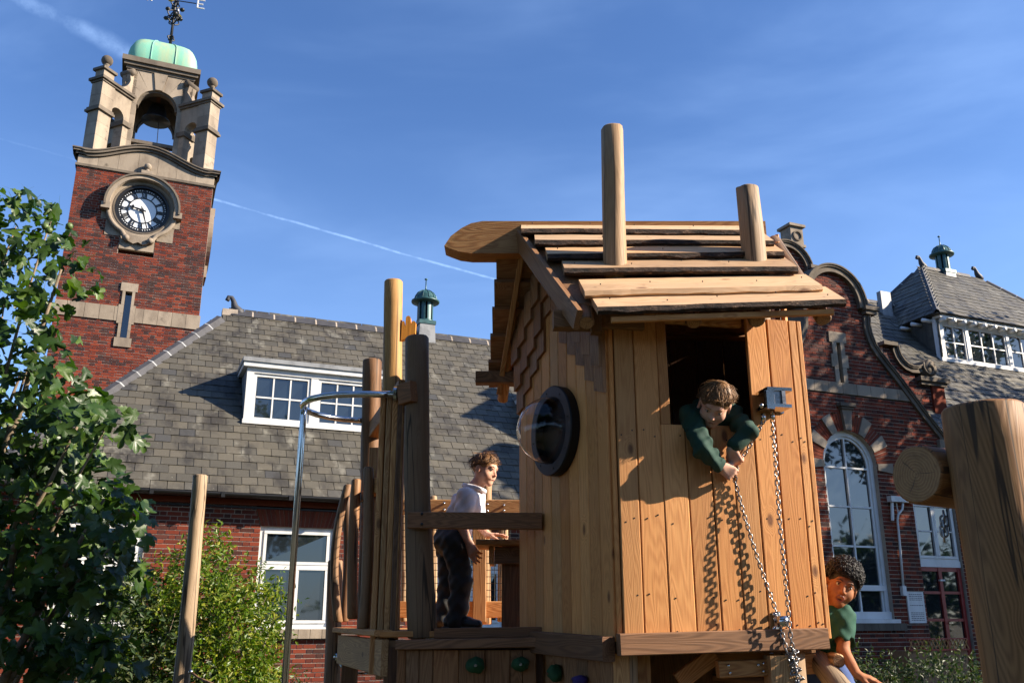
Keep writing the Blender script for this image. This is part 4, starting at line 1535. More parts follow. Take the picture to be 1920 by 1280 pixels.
# rear parapet gable with rounded head, and the volute-ended shoulder wall
G2 = -1.5
c2 = 10.48
top2 = [(c2 + 0.52 * math.cos(R(a)), 8.86 + 0.52 * math.sin(R(a))) for a in range(0, 181, 10)]
recalc(MB().prism([(c2 - 2.4, 5.0), (c2 + 2.4, 5.0), (c2 + 1.5, 6.3), (c2 + 0.9, 7.0), (c2 + 0.78, 8.86)] + top2 + [(c2 - 0.78, 8.86), (c2 - 0.9, 7.0), (c2 - 1.5, 6.3)], G2 + 0.06, G2 + 0.5).build('rear_gable_wall', 'brick', wing))
brickwork(wing, 7.0, 9.40, lambda z: ([(c2 - math.sqrt(max(0, 0.52 ** 2 - (z - 8.86) ** 2)), c2 + math.sqrt(max(0, 0.52 ** 2 - (z - 8.86) ** 2)))] if z > 8.86 else [(c2 - 0.8, c2 + 0.8)]), G2, (), lambda s, z, k: 0.5, 44, thick=0.05)
coping(top2, 0.13, G2 - 0.12, G2 + 0.75, 'coping_stone', 'stone_dark', wing, 3)
for sg in (-1, 1):
    a, b = sorted((c2 + sg * 0.55, c2 + sg * 0.95))
    MB().box(a - 0.02, b + 0.02, G2 - 0.16, G2 + 0.7, 8.92, 9.0).box(a, b - 0.0, G2 - 0.1, G2 + 0.66, 8.82, 8.92).build('shoulder_ledge', 'stone_dark', wing)
    a, b = sorted((c2 + sg * 0.56, c2 + sg * 0.86))
    MB().box(a, b, G2 - 0.03, G2 + 0.6, 7.4, 8.82).build('shoulder_pier', 'stone_dark', wing)
chx, chz = on(1485, 464, G2 + 0.3)
MB().box(chx - 0.17, chx + 0.17, G2 + 0.1, G2 + 0.44, chz - 0.25, chz + 0.42).box(chx - 0.22, chx + 0.22, G2 + 0.05, G2 + 0.49, chz + 0.42, chz + 0.48).box(chx - 0.2, chx + 0.2, G2 + 0.07, G2 + 0.47, chz - 0.06, chz).build('finial_block', 'stone', wing)
MB().ring((chx, chz + 0.2), 0.09, 0.12, G2 + 0.07, G2 + 0.12, 0, 360, 20).build('finial_roundel', 'stone_dark', wing)
SH = -1.55
brickwork(wing, 4.4, 7.38, lambda z: [(12.88, 14.5)] if z < 6.72 else [(12.88, 13.12 + max(0.0, (7.38 - z)) ** 2 * 1.6)], SH, (), lambda s, z, k: 0.4, 45, thick=0.4)
sw = [(13.12, 7.40), (13.13, 7.28), (13.18, 7.14), (13.28, 7.0), (13.42, 6.9), (13.6, 6.85), (13.8, 6.86), (13.95, 6.92)]
coping(sw[::-1], 0.14, SH - 0.12, SH + 0.55, 'coping_stone', 'stone_dark', wing, 2)
MB().box(12.8, 13.2, SH - 0.14, SH + 0.5, 7.38, 7.46).build('shoulder_ledge', 'stone_dark', wing)
sp = [Vector((14.1 + (0.21 - 0.018 * i) * math.cos(0.62 * i + 2.6), 0, 6.98 + (0.21 - 0.018 * i) * math.sin(0.62 * i + 2.6))) for i in range(11)]
MB().tube([Vector((14.1, SH - 0.1, 6.98)), Vector((14.1, SH + 0.5, 6.98))], 0.20, 24).build('volute', 'stone_dark', wing, True)
MB().tube([p + Vector((0, SH - 0.1, 0)) for p in sp], 0.032, 6).build('volute_scroll', 'stone_dark', wing, True)
MB().box(13.75, 14.62, SH - 0.14, SH + 0.55, 6.66, 6.76).box(13.8, 14.56, SH - 0.09, SH + 0.5, 6.58, 6.66).build('pier_ledge', 'stone_dark', wing)
MB().box(14.14, 14.5, SH - 0.05, SH + 0.5, 4.4, 6.58).build('pier', 'brick_rub', wing)

tl_ = thing('trellis_planter', 'low wooden trellis planter with crossed slats under the red doors', 'planter', SCHOOL)
tx0, tx1 = on(1702, 1210, DG - 1.2)[0], on(1812, 1210, DG - 1.2)[0]
tz1, tz0 = on(1740, 1198, DG - 1.2)[1], on(1740, 1216, DG - 1.2)[1]
MB().box(tx0, tx1, DG - 1.25, DG - 1.2, tz1, tz1 + 0.02).build('top_rail', 'red_paint', tl_)
MB().box(tx0, tx1, DG - 1.25, DG - 1.2, tz0 - 0.025, tz0).build('bottom_rail', 'red_paint', tl_)
MB().box(tx0, tx1, DG - 1.2, DG - 0.8, 0.0, tz0 - 0.03).build('trough', 'larch_dark', tl_)
for i in range(16):
    x = tx0 + (tx1 - tx0) * i / 16
    MB().add([(x, DG - 1.24, tz1), (x + 0.014, DG - 1.24, tz1), (x + 0.10, DG - 1.24, tz0), (x + 0.086, DG - 1.24, tz0), (x, DG - 1.23, tz1), (x + 0.014, DG - 1.23, tz1), (x + 0.10, DG - 1.23, tz0), (x + 0.086, DG - 1.23, tz0)], [(3, 2, 1, 0), (4, 5, 6, 7), (0, 1, 5, 4), (1, 2, 6, 5), (2, 3, 7, 6), (3, 0, 4, 7)]).build('slat', 'beam', tl_)
    MB().add([(x + 0.086, DG - 1.227, tz1), (x + 0.10, DG - 1.227, tz1), (x + 0.014, DG - 1.227, tz0), (x, DG - 1.227, tz0), (x + 0.086, DG - 1.217, tz1), (x + 0.10, DG - 1.217, tz1), (x + 0.014, DG - 1.217, tz0), (x, DG - 1.217, tz0)], [(3, 2, 1, 0), (4, 5, 6, 7), (0, 1, 5, 4), (1, 2, 6, 5), (2, 3, 7, 6), (3, 0, 4, 7)]).build('slat', 'beam', tl_)

# big hipped dormer with its own ridge turret
bd = link('hipped_dormer', None, wing, Matrix.Identity(4))
EAV = fl[1]
x0, x1 = DRW0, DRW0 + 6.0
hd = 1.95
yb = DRD - 0.25
apex_z = on(1727, 502, yb + hd)[1]
ax = on(1727, 502, yb + hd)[0]
xe = fl[0]
print('apex', ax, xe, apex_z, EAV)
hr = ax - xe
rt = MB()
Lr = on(1832, 524, yb + hd)[0]
xr = Lr + hr
rt.add([(xe, yb, EAV), (xr, yb, EAV), (xr, yb + 2 * hd, EAV), (xe, yb + 2 * hd, EAV), (ax, yb + hd, apex_z), (Lr, yb + hd, apex_z)],
       [(0, 1, 5, 4), (1, 2, 5), (2, 3, 4, 5), (3, 0, 4), (0, 3, 2, 1)])
rt.build('roof_boarding', 'slate', bd)
fs = Vector((0, hd, apex_z - EAV)).normalized()
Lf = math.hypot(hd, apex_z - EAV)
slating(bd, (0, yb, EAV + 0.005), (1, 0, 0), fs, int(Lf / 0.2), lambda v: (xe + hr * v / Lf, xr - hr * v / Lf), 0.2, 0.27, [(1735, 1915, 520, 640)], 46, stop=150)
ls = Vector((hr, 0, apex_z - EAV))
Ls = ls.length
slating(bd, (xe - 0.005, yb + 2 * hd, EAV + 0.005), (0, -1, 0), ls, int(Ls / 0.2), lambda v: (hd * v / Ls, 2 * hd - hd * v / Ls), 0.2, 0.27, (), 47)
capping((xe, yb, EAV + 0.05), (ax, yb + hd, apex_z + 0.04), 0.46, bd, 'hip_tile', 0.1, joint='lead')
capping((xe, yb + 2 * hd, EAV + 0.05), (ax, yb + hd, apex_z + 0.04), 0.46, bd, 'hip_tile', 0.1, joint='lead')
capping((xr, yb, EAV + 0.05), (Lr, yb + hd, apex_z + 0.04), 0.46, bd, 'hip_tile', 0.1, joint='lead')
capping((ax, yb + hd, apex_z + 0.03), (Lr, yb + hd, apex_z + 0.03), 0.46, bd, 'ridge_tile', 0.12)
finial(bd, (ax, yb + hd, apex_z + 0.05), 0.85)
finial(bd, (Lr, yb + hd, apex_z + 0.05), 0.85)
wtop = EAV - 0.05
MB().box(x0 - 0.0, x1, DRD - 0.2, DRD + 0.05, wtop - 0.02, wtop + 0.045).build('soffit', 'white', bd)
xq = x0 + 0.1
for i in range(14):
    MB().tube([(x0 + 0.12 + i * 0.36, DRD - 0.22, wtop - 0.06), (x0 + 0.12 + i * 0.36, DRD, wtop - 0.06)], 0.06, 10).build('bracket', 'white', bd, True)
for i in range(8):
    MB().tube([(x0 - 0.3, DRD + 0.1 + i * 0.36, wtop - 0.06), (x0 + 0.05, DRD + 0.1 + i * 0.36, wtop - 0.06)], 0.05, 10).build('bracket', 'white', bd, True)
MB().box(x0 + 0.02, x0 + 0.2, DRD + 0.1, yb + 2 * hd - 0.3, DRZ0 - 1.2, wtop).build('cheek', 'slate', bd)
slating(bd, (x0 + 0.015, yb + 2 * hd - 0.3, DRZ0 - 1.2), (0, -1, 0), (0.02, 0, 1), int((wtop - DRZ0 + 1.2) / 0.2), lambda v: (0, 2 * hd - 0.45), 0.2, 0.27, (), 48)
z0, z1 = DRZ0 + 0.06, wtop - 0.12
MB().box(x0 - 0.02, x1, DRD - 0.1, DRD + 0.1, DRZ0 - 0.04, z0).build('sill', 'white', bd)
MB().box(x0, x1, DRD - 0.02, DRD + 0.08, z1, wtop).build('head_board', 'white', bd)
MB().box(x0, x0 + 0.22, DRD - 0.03, DRD + 0.08, z0, z1).build('corner_board', 'white', bd)
edges = [x0 + 0.22, x0 + 1.02, x0 + 2.5, x0 + 3.98, x0 + 4.9]
for k_, (a, b) in enumerate(zip(edges, edges[1:])):
    nx = 2 if k_ in (0, 3) else 3
    MB().box(b, b + 0.1, DRD - 0.02, DRD + 0.08, z0, z1).build('mullion', 'white', bd)
    a2 = a + (0.1 if k_ else 0)
    e = 0.05
    m = MB()
    for q in ((a2, b, z0, z0 + e), (a2, b, z1 - e, z1), (a2, a2 + e, z0 + e, z1 - e), (b - e, b, z0 + e, z1 - e)):
        m.box(q[0], q[1], DRD, DRD + 0.07, q[2], q[3])
    m.build('sash', 'white', bd)
    xs_ = [a2 + e + (b - a2 - 2 * e) * i / nx for i in range(nx + 1)]
    zm = (z0 + z1) / 2
    for i in range(1, nx):
        MB().box(xs_[i] - 0.016, xs_[i] + 0.016, DRD + 0.01, DRD + 0.06, z0 + e, z1 - e).build('glazing_bar', 'white', bd)
    for i in range(nx):
        MB().box(xs_[i] + 0.016, xs_[i + 1] - 0.016, DRD + 0.012, DRD + 0.06, zm - 0.016, zm + 0.016).build('glazing_bar', 'white', bd)
        for (c, d) in ((z0 + e, zm), (zm, z1 - e)):
            t_ = random.uniform(-0.006, 0.006)
            MB().add([(xs_[i], DRD + 0.04 + t_, c), (xs_[i + 1], DRD + 0.04, c), (xs_[i + 1], DRD + 0.04 + t_, d), (xs_[i], DRD + 0.04, d)], [(0, 1, 2, 3)]).build('pane', 'glass', bd)
MB().box(x0 + 0.2, x1, DRD + 0.35, DRD + 0.37, z0, wtop).build('room_shade', 'dark', bd)
MB().box(x0 - 0.3, x0 + 0.05, yb + 1.6, yb + 1.75, WRZ - 0.75, WRZ + 0.1).build('lead_flashing', 'lead', wing)
t2s, t2z = on(1772, 527, yb + hd)
t2t = on(1768, 441, yb + hd)[1]
turret('roof_ventilator', 'dark green domed ventilator turret on the hipped dormer roof', Matrix.Translation((on(1771, 515, yb + hd)[0], yb + hd, t2z - 0.05)), (t2t - t2z) / 1.93)

# wall furniture of the wing
br = thing('cable_bracket', 'white wall bracket box with curled cable conduit beside the arched window', 'bracket', SCHOOL)
p = lambda x, y, o=0.0: Vector((on(x, y, DG)[0], DG - o, on(x, y, DG)[1]))
a, b = p(1662, 930), p(1700, 940)
MB().box(a.x, b.x + 0.1, DG - 0.12, DG, b.z - 0.03, a.z).build('box', 'white', br)
MB().tube([p(1668, 942, .06), p(1669, 976, .06)], 0.03, 8).build('short_pipe', 'white', br)
MB().tube([p(1676, 942, .06), p(1682, 968, .04)], 0.012, 6).build('stay', 'white', br)
MB().tube([p(1687, 940, .08), p(1686, 955, .08), p(1680, 964, .06), p(1679, 975, .05), p(1684, 1020, .04), p(1691, 1105, .04)], 0.022, 8).build('conduit', 'white', br, True)
MB().box(p(1692, 1110).x - 0.05, p(1692, 1110).x + 0.04, DG - 0.07, DG, p(1692, 1116).z, p(1692, 1098).z).build('junction_box', 'white', br)
sg = thing('notice_board', 'white rectangular notice with small lines of print beside the red door', 'sign', SCHOOL)
MB().box(11.47, 11.88, DG - 0.03, DG - 0.002, 1.53, 2.09).build('panel', 'white', sg)
rg = random.Random(3)
for i in range(15):
    z = 2.05 - i * 0.033
    if 3 < i < 10 and i != 6:
        continue
    x = 11.52
    while x < 11.82:
        w = rg.uniform(0.02, 0.06)
        MB().box(x, min(x + w, 11.84), DG - 0.032, DG - 0.03, z - 0.012, z).build('print_line', 'print', sg)
        x += w + 0.012
# ------------------------------------------------------------------ playhouse
def plane_hit(x, y, P, N, off=0.0):
    r = ray(x, y)
    E0 = Vector((0, 0, EYE))
    N = Vector(N).normalized()
    k = ((Vector(P) - E0).dot(N) + off) / r.dot(N)
    return E0 + r * k


HA, HB_, HC, HD_ = Vector((0.45, 4.0, 0)), Vector((1.325, 4.165, 0)), Vector((0.06, 4.87, 0)), Vector((1.58, 4.93, 0))
FE = (HB_ - HA).normalized()
FN = Vector((FE.y, -FE.x, 0))                # outward normal of the front
LE = (HC - HA).normalized()
LN = Vector((LE.y, -LE.x, 0))
if LN.x > 0:
    LN = -LN
FLEN, LLEN = (HB_ - HA).length, (HC - HA).length


def front(x, y, off=0.0):
    return plane_hit(x, y, HA, FN, off)


def up(v, z):
    return Vector((v.x, v.y, z))


house = thing('playhouse', 'larch-clad wooden playhouse on stilts with plank roof and round dome window', 'playhouse', Matrix.Translation((0.85, 4.55, 0)))
BASEZ, WALLT = 1.52, 2.98
OPX0, OPX1, OPZ = 1250, 1396, front(1255, 797).z
rg = random.Random(5)
# front cladding: board edges read off at mid height
edges = [1163, 1201.5, 1249.5, 1298, 1345, 1387.5, 1431, 1473, 1517, 1534]
ez = [(front(x, 1087) - HA).dot(FE) for x in edges]
op0, op1 = (front(OPX0, 700) - HA).dot(FE), (front(OPX1, 700) - HA).dot(FE)
for i in range(9):
    a, b = ez[i] + 0.002, ez[i + 1] - 0.002
    q = HA + FE * ((a + b) / 2) + FN * (0.011 + rg.uniform(0, 0.003))
    zb = BASEZ - 0.02 + 0.03 * i / 9
    lean = FE * rg.uniform(-0.003, 0.003)
    segs = [(zb, WALLT, a, b)]
    if b > op0 + 0.01 and a < op1 - 0.01:
        segs = [(zb, OPZ + rg.uniform(-0.004, 0.004), a, b)]
        if a < op0 - 0.02:
            segs.append((OPZ, WALLT, a, op0))
        if b > op1 + 0.02:
            segs.append((OPZ, WALLT, op1, b))
    for (z0, z1, a_, b_) in segs:
        q = HA + FE * ((a_ + b_) / 2) + FN * (0.011 + rg.uniform(0, 0.003))
        board('cladding_board', up(q, z0), up(q + lean, z1), b_ - a_, 0.022, 'larch', house, FN)
    # nail heads
    for z in (zb + 0.05, zb + 0.18, 2.02, 2.40):
        for dx in (0.25, 0.75):
            if rg.random() < 0.7:
                pt = HA + FE * (a + (b - a) * dx + rg.uniform(-.004, .004)) + FN * 0.0245
                M, _ = frame(up(pt, z + rg.uniform(-.02, .02)), up(pt + FN, z), (0, 0, 1))
                MB().lathe([(0.0035, -0.002), (0.0035, 0.0015)], 8).build('nail_head', 'iron', house, world=house.matrix_basis.inverted() @ M)
# right-hand corner board and edge
q = HA + FE * (ez[-1] + 0.014) + FN * 0.004
board('corner_board', up(q, BASEZ), up(q, WALLT), 0.024, 0.04, 'larch', house, FN)
q = HA + FE * (ez[0] - 0.012) + FN * 0.0
board('corner_board', up(q, BASEZ - 0.02), up(q, WALLT), 0.022, 0.03, 'larch', house, FN)
# lintel behind the opening
for z in (2.965,):
    a_ = HA + FE * op0 - FN * 0.01
    b_ = HA + FE * op1 - FN * 0.01
    board('lintel', up(a_, z), up(b_, z), 0.05, 0.03, 'beam', house, (0, -1, 0))
# left wall: narrow boards, then two staggered layers of pointed shingle boards that follow the roof
NB = 10
RY, RZ_ = 4.48, 3.56              # ridge line
EY, EZ_ = 3.83, 2.88              # front eave (underside)
PIT = (RZ_ - EZ_) / (RY - EY)
BY = 2 * RY - EY - 0.02           # rear eave


def roof_under(y):
    return RZ_ - abs(y - RY) * PIT - 0.07


for i in range(NB):
    a, b = LLEN * i / NB, LLEN * (i + 1) / NB
    c = HA + LE * ((a + b) / 2) + LN * (0.011 + rg.uniform(0, 0.004))
    zt = roof_under(c.y) + 0.07
    board('cladding_board', up(c, BASEZ - 0.01), up(c, zt), (b - a) - 0.003, 0.022, 'larch', house, LN)
for layer, (drop, off) in enumerate(((0.56, 0.030), (0.41, 0.047), (0.22, 0.064))):
    n = 11
    for i in range(n):
        a, b = LLEN * i / n, LLEN * (i + 1) / n
        c = HA + LE * ((a + b) / 2)
        side = 1 if c.y < RY else -1
        zt = roof_under(c.y) + 0.02
        k = drop * (0.8 if abs(c.y - RY) > 0.1 else 0.6) + 0.015 * rg.random()
        zb = zt - k
        w = (b - a) / 2 - 0.0015
        M, L = frame(up(c + LN * off, zb), up(c + LN * off, zt), LN)
        cut = w * PIT * (0.3 if side > 0 else -0.3)
        pts = [(-w, cut), (w, -cut), (w, L), (-w, L)]
        # board local x runs along the wall; slanted foot
        m = MB()
        v = [(px, -0.009, pz) for px, pz in pts] + [(px, 0.009, pz) for px, pz in pts]
        m.add(v, [(0, 1, 2, 3), (7, 6, 5, 4), (0, 4, 5, 1), (1, 5, 6, 2), (2, 6, 7, 3), (3, 7, 4, 0)])
        m.build('shingle_board', 'shingle', house, world=house.matrix_basis.inverted() @ M)
# right and back walls (boards with gaps that let slits of light in)
for (p, q, n, nm) in ((HB_, HD_, 11, 1), (HC, HD_, 14, -1)):
    e_ = (q - p).normalized()
    nn = Vector((e_.y, -e_.x, 0))
    if nm == 1 and nn.x < 0 or nm == -1 and nn.y < 0:
        nn = -nn
    L = (q - p).length
    for i in range(n):
        a, b = L * i / n, L * (i + 1) / n
        c = p + e_ * ((a + b) / 2)
        zt = roof_under(c.y) + 0.08
        board('cladding_board', up(c, BASEZ), up(c + e_ * rg.uniform(-.004, .004), zt), (b - a) - rg.uniform(0.003, 0.008), 0.02, 'larch', house, nn)
fl_ = MB()
fl_.add([tuple(up(p, BASEZ - 0.06)) for p in (HA, HB_, HD_, HC)] + [tuple(up(p, BASEZ - 0.02)) for p in (HA, HB_, HD_, HC)], [(3, 2, 1, 0), (4, 5, 6, 7), (0, 1, 5, 4), (1, 2, 6, 5), (2, 3, 7, 6), (3, 0, 4, 7)])
child('floor', fl_, 'larch_dark', house)
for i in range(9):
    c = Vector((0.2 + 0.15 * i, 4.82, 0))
    board('shade_board', up(c, BASEZ), up(c, roof_under(4.85) - 0.02), 0.146, 0.012, 'shade_lining', house, (0, -1, 0))  # boards added and darkened so the hatch interior reads as shade
for i in range(7):  # side boards, added and darkened for the same interior shade
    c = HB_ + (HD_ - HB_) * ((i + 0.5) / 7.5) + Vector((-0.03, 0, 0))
    board('shade_board', up(c, BASEZ), up(c, roof_under(c.y) - 0.04), 0.15, 0.012, 'shade_lining', house, (-1, 0.2, 0))
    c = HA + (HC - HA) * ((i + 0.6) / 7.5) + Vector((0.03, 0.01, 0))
    board('shade_board', up(c, BASEZ), up(c, roof_under(c.y) - 0.04), 0.15, 0.012, 'shade_lining', house, (1, 0.3, 0))
# corner posts that run up through the roof
logpost('corner_post', at(1160, 1190, 4.12) - Vector((0, 0, 1.5)), at(1148, 240, 4.10), 0.062, 0.054, 'log', house, 0.085, 3)
logpost('corner_post', Vector((1.21, 4.26, 0)), at(1401, 352, 4.16), 0.066, 0.054, 'log', house, 0.095, 8, bend=0.02)
logpost('corner_post', up(HC + Vector((0.1, -0.02, 0)), 0), up(HC + Vector((0.1, -0.02, 0)), 2.9), 0.055, 0.05, 'log', house, 0.05, 5)
logpost('corner_post', up(HD_ + Vector((-0.08, -0.06, 0)), 0), up(HD_ + Vector((-0.08, -0.06, 0)), 2.9), 0.055, 0.05, 'log', house, 0.05, 6)


# roof planks with waney bark edges
def waney(p0, p1, w, th, N, seed, mats=('plank', 'bark'), bark=True, side=1, amp=0.012):
    """plank from p0 to p1 (its lower edge); width w runs up the slope, N = outward normal of the roof"""
    M, L = frame(p0, p1, N)              # z along, -y outward
    k = 26
    v, f, mt = [], [], []
    for i in range(k + 1):
        z = L * i / k
        e0 = amp * (mnoise.noise((seed * 3.1, z * 2.2, 0.5)) * 1.6 + 0.5 * mnoise.noise((seed, z * 9, 2.5)))
        e1 = amp * 0.5 * mnoise.noise((seed * 5.7, z * 11, 4.0))
        x0 = -side * 0.0 + side * e0
        cols = [(x0 + side * 0.012, -th / 2), (side * w, -th / 2), (side * w, th / 2), (x0 + side * 0.004 + e1, th / 2), (x0 - side * 0.006 + e1 * 2, 0.0 + e1)]
        v += [(x, y, z) for x, y in cols]
    n = 5
    for i in range(k):
        for j in range(n):
            f.append((i * n + j, i * n + (j + 1) % n, (i + 1) * n + (j + 1) % n, (i + 1) * n + j))
            mt.append(1 if (j in (3, 4) and bark) else 0)
    f += [tuple(range(n)), tuple(k * n + j for j in range(n - 1, -1, -1))]
    mt += [0, 0]
    m = MB()
    m.v, m.f, m.m = v, f, mt
    return recalc(m.build('roof_plank', list(mats), house, world=house.matrix_basis.inverted() @ M))


SN = Vector((0, -(RZ_ - EZ_), RY - EY)).normalized()
SV = Vector((0, RY - EY, RZ_ - EZ_)).normalized()
SLEN = math.hypot(RY - EY, RZ_ - EZ_)
# (px of left end, px of right end, y of the bark edge at left / right, bark?)
rows = [(1121, 1584, 590, 574, True), (1096, 1541, 559, 548, False), (1058, 1494, 516, 512, True), (1026, 1470, 489, 484, True), (1003, 1450, 462, 463, True), (977, 1420, 440, 443, True)]
P0 = Vector((0, EY, EZ_ + 0.06))
prev = None
for i, (xl, xr, yl, yr, bk) in enumerate(rows):
    # thickness-stacked: each row sits a little above the last
    off = 0.03 + 0.004 * i
    a = plane_hit(xl, yl, P0, SN, 0.018)
    b = plane_hit(xr, yr, P0, SN, 0.018)
    w = (0.23, 0.22, 0.2, 0.2, 0.2, 0.16)[i]
    if i == 5:
        w = max(0.1, (RY - a.y) / SV.y)
    a, b = a + SN * 0.016, b + SN * 0.016
    N2 = (SN + SV * 0.2).normalized()
    for q_ in range(5):
        t_ = 0.06 + 0.22 * q_ + rg.uniform(-.02, .02)
        pn = a.lerp(b, t_) + SV * rg.uniform(0.06, 0.11) + SN * 0.014
        child('nail_head', MB().ball(pn, 0.0035, 6), 'iron', house)
    o = waney(a, b, w, 0.035, N2, i + 1, bark=bk, mats=('plank', 'bark' if bk else 'log_grey'), side=-1, amp=0.010 if i != 3 else 0.016)
dkr = MB()
q0 = [Vector((0.30, EY + 0.05, 0)), Vector((1.40, EY + 0.05, 0)), Vector((1.22, RY, 0)), Vector((0.05, RY, 0)), Vector((1.5, BY - 0.05, 0)), Vector((-0.08, BY - 0.05, 0))]
zz = lambda y_: RZ_ - abs(y_ - RY) * PIT + 0.045
dkr.add([(p.x, p.y, zz(p.y)) for p in q0] + [(p.x, p.y, zz(p.y) - 0.02) for p in q0], [(0, 1, 2, 3), (3, 2, 4, 5), (9, 8, 7, 6), (11, 10, 8, 9), (0, 6, 7, 1), (3, 9, 6, 0), (5, 11, 9, 3), (1, 7, 8, 2), (2, 8, 10, 4), (4, 10, 11, 5)])
recalc(child('roof_deck', dkr, 'larch_dark', house))
# make sure widths run up the slope: local x of frame(p0,p1,N) = y x z
# underside battens and rear slope
SNb = Vector((0, RZ_ - EZ_, RY - EY)).normalized()
SVb = Vector((0, -(RY - EY), RZ_ - EZ_)).normalized()
for i in range(5):
    c = Vector((0, BY, EZ_ + 0.02)) + SVb * (i * 0.165)
    xl = -0.135 + 0.33 * (BY - c.y) / 1.0 * 0.33
    a, b = Vector((xl, c.y, c.z)), Vector((1.42 - 0.03 * i, c.y, c.z))
    N2 = (SNb + SVb * 0.2).normalized()
    waney(b, a, 0.19, 0.03, N2, 20 + i, mats=('shingle', 'shingle'), bark=False, side=-1)
# ridge beam with a prow
za, zb = at(1000, 421, RY).z, at(1000, 481, RY).z
xa = at(834, 466, RY).x
prof = [(xa, at(834, 467, RY).z), (at(846, 449, RY).x, at(846, 449, RY).z), (at(866, 434, RY).x, at(866, 434, RY).z), (at(884, 425, RY).x, at(884, 425, RY).z), (at(905, 420, RY).x, za), (1.36, za), (1.36, zb), (at(885, 480, RY).x, zb), (at(862, 478, RY).x, at(862, 478, RY).z), (at(843, 471, RY).x, at(843, 471, RY).z)]
m = MB().prism(prof[::-1], -0.065, 0.065)
# local frame: z along the beam
Mr = Matrix(((0, 0, 1, 0), (0, 1, 0, 0), (-1, 0, 0, 0), (0, 0, 0, 1)))
m.v = [tuple(Mr.inverted() @ Vector(p)) for p in m.v]
recalc(m.build('ridge_beam', 'beam', house, world=house.matrix_basis.inverted() @ Matrix.Translation((0, RY + 0.02, 0)) @ Mr))
# barge boards, rafters, eaves board
ap = at(962, 446, RY - 0.03)
board('barge_board', plane_hit(1084, 600, P0, SN, -0.035), plane_hit(972, 448, P0, SN, -0.035), 0.10, 0.03, 'larch_dark', house, (-1, 0, 0.2))
c0 = Vector((-0.10, BY - 0.06, EZ_ + 0.0))
board('barge_board', c0 + Vector((0.03, 0, -0.03)), Vector((0.06, RY + 0.03, RZ_ - 0.06)), 0.08, 0.03, 'beam', house, (-1, 0.2, 0))
for x, yy in ((1100, 606), (1301, 604), (1420, 602), (1545, 598)):
    e_ = plane_hit(x, yy, P0, SN, -0.05)
    logpost('rafter', e_ + SV * 0.0, e_ + SV * 0.9, 0.036, 0.036, 'log_grey', house, 0.04, x * 0.1, n=14, k=6)
a, b = plane_hit(1146, 600, P0, SN, -0.008), plane_hit(1562, 585, P0, SN, -0.008)
board('eaves_board', a, b, 0.028, 0.022, 'beam', house, (0, -1, 0))
# plate beams that stick out under the left verge
pa = at(1037, 601, 3.98)
board('wall_plate', pa, pa + Vector((0.42, 0.02, 0.0)), 0.085, 0.07, 'larch_dark', house, (0, -1, 0))
pb = at(892, 709, 4.98)
board('wall_plate', pb, pb + Vector((0.5, 0.0, 0)), 0.07, 0.07, 'larch_dark', house, (0, -1, 0))
logpost('rafter', at(942, 752, 5.08), at(975, 500, 4.62), 0.03, 0.03, 'beam', house, 0.03, 31, n=12, k=6)
board('gable_bracket', at(1118, 625, 3.95), at(1116, 560, 3.95), 0.05, 0.05, 'larch_dark', house, (0, -1, 0))
# base beams
board('base_beam', front(1160, 1208, 0.045), front(1548, 1196, 0.045), 0.088, 0.06, 'beam_brown', house, FN)
bl = HC + LN * 0.05 + LE * 0.1
board('base_beam', up(HA + LN * 0.05, BASEZ - 0.04), up(bl, BASEZ - 0.02), 0.10, 0.06, 'beam_brown', house, LN)
# stilts and braces below
board('stilt', Vector((0.46, 4.06, 0)), Vector((0.46, 4.06, 1.46)), 0.07, 0.07, 'beam', house)
board('stilt', at(1202, 1260, 4.2) - Vector((0, 0, 1.0)), at(1202, 1226, 4.2), 0.07, 0.07, 'beam', house)
board('stilt', at(1461, 1280, 4.1) - Vector((0, 0, 1.2)), at(1461, 1228, 4.1), 0.115, 0.115, 'beam', house)
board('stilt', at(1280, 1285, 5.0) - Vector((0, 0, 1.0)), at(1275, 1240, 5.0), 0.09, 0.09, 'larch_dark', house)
br_ = board('cross_beam', at(1345, 1254, 4.12), at(1437, 1250, 4.12), 0.068, 0.07, 'beam', house)
board('brace', at(1272, 1277, 4.3), at(1340, 1226, 4.3), 0.075, 0.05, 'beam', house, (0, -1, 0))
board('floor_joist', at(1310, 1234, 4.35), at(1440, 1228, 4.35), 0.05, 0.06, 'beam', house)
board('cross_beam', at(1505, 1243, 4.4), at(1526, 1242, 4.4), 0.09, 0.09, 'beam', house)
for x, y in ((1366, 1247), (1369, 1261), (1422, 1246), (1432, 1243), (1432, 1258)):
    c = at(x, y, 4.08)
    child('bolt', MB().ball(c, 0.007, 8), 'steel', house, True)
child('underside_shade_sheet', MB().box(0.5, 1.5, 4.6, 4.62, 0.6, 1.44), 'larch_dark', house)  # upright dark sheet added in place of shade beneath the floor
child('grab_bar', MB().tube([at(1492, 1248, 4.55), at(1510, 1256, 4.55), at(1536, 1263, 4.6)], 0.012, 10), 'red_rubber', house, True)
logpost('rail_log', at(1335, 1265, 4.6), at(1440, 1278, 4.5), 0.022, 0.022, 'log_grey', house, 0.05, 41, n=12, k=5)
logpost('ladder_log', at(1590, 1310, 4.1), at(1512, 1205, 4.55), 0.05, 0.05, 'log_silver', house, 0.06, 42, n=16, k=8)
logpost('ladder_rung', at(1573, 1238, 4.25), at(1520, 1222, 4.75), 0.03, 0.03, 'log', house, 0.04, 43, n=14, k=5)

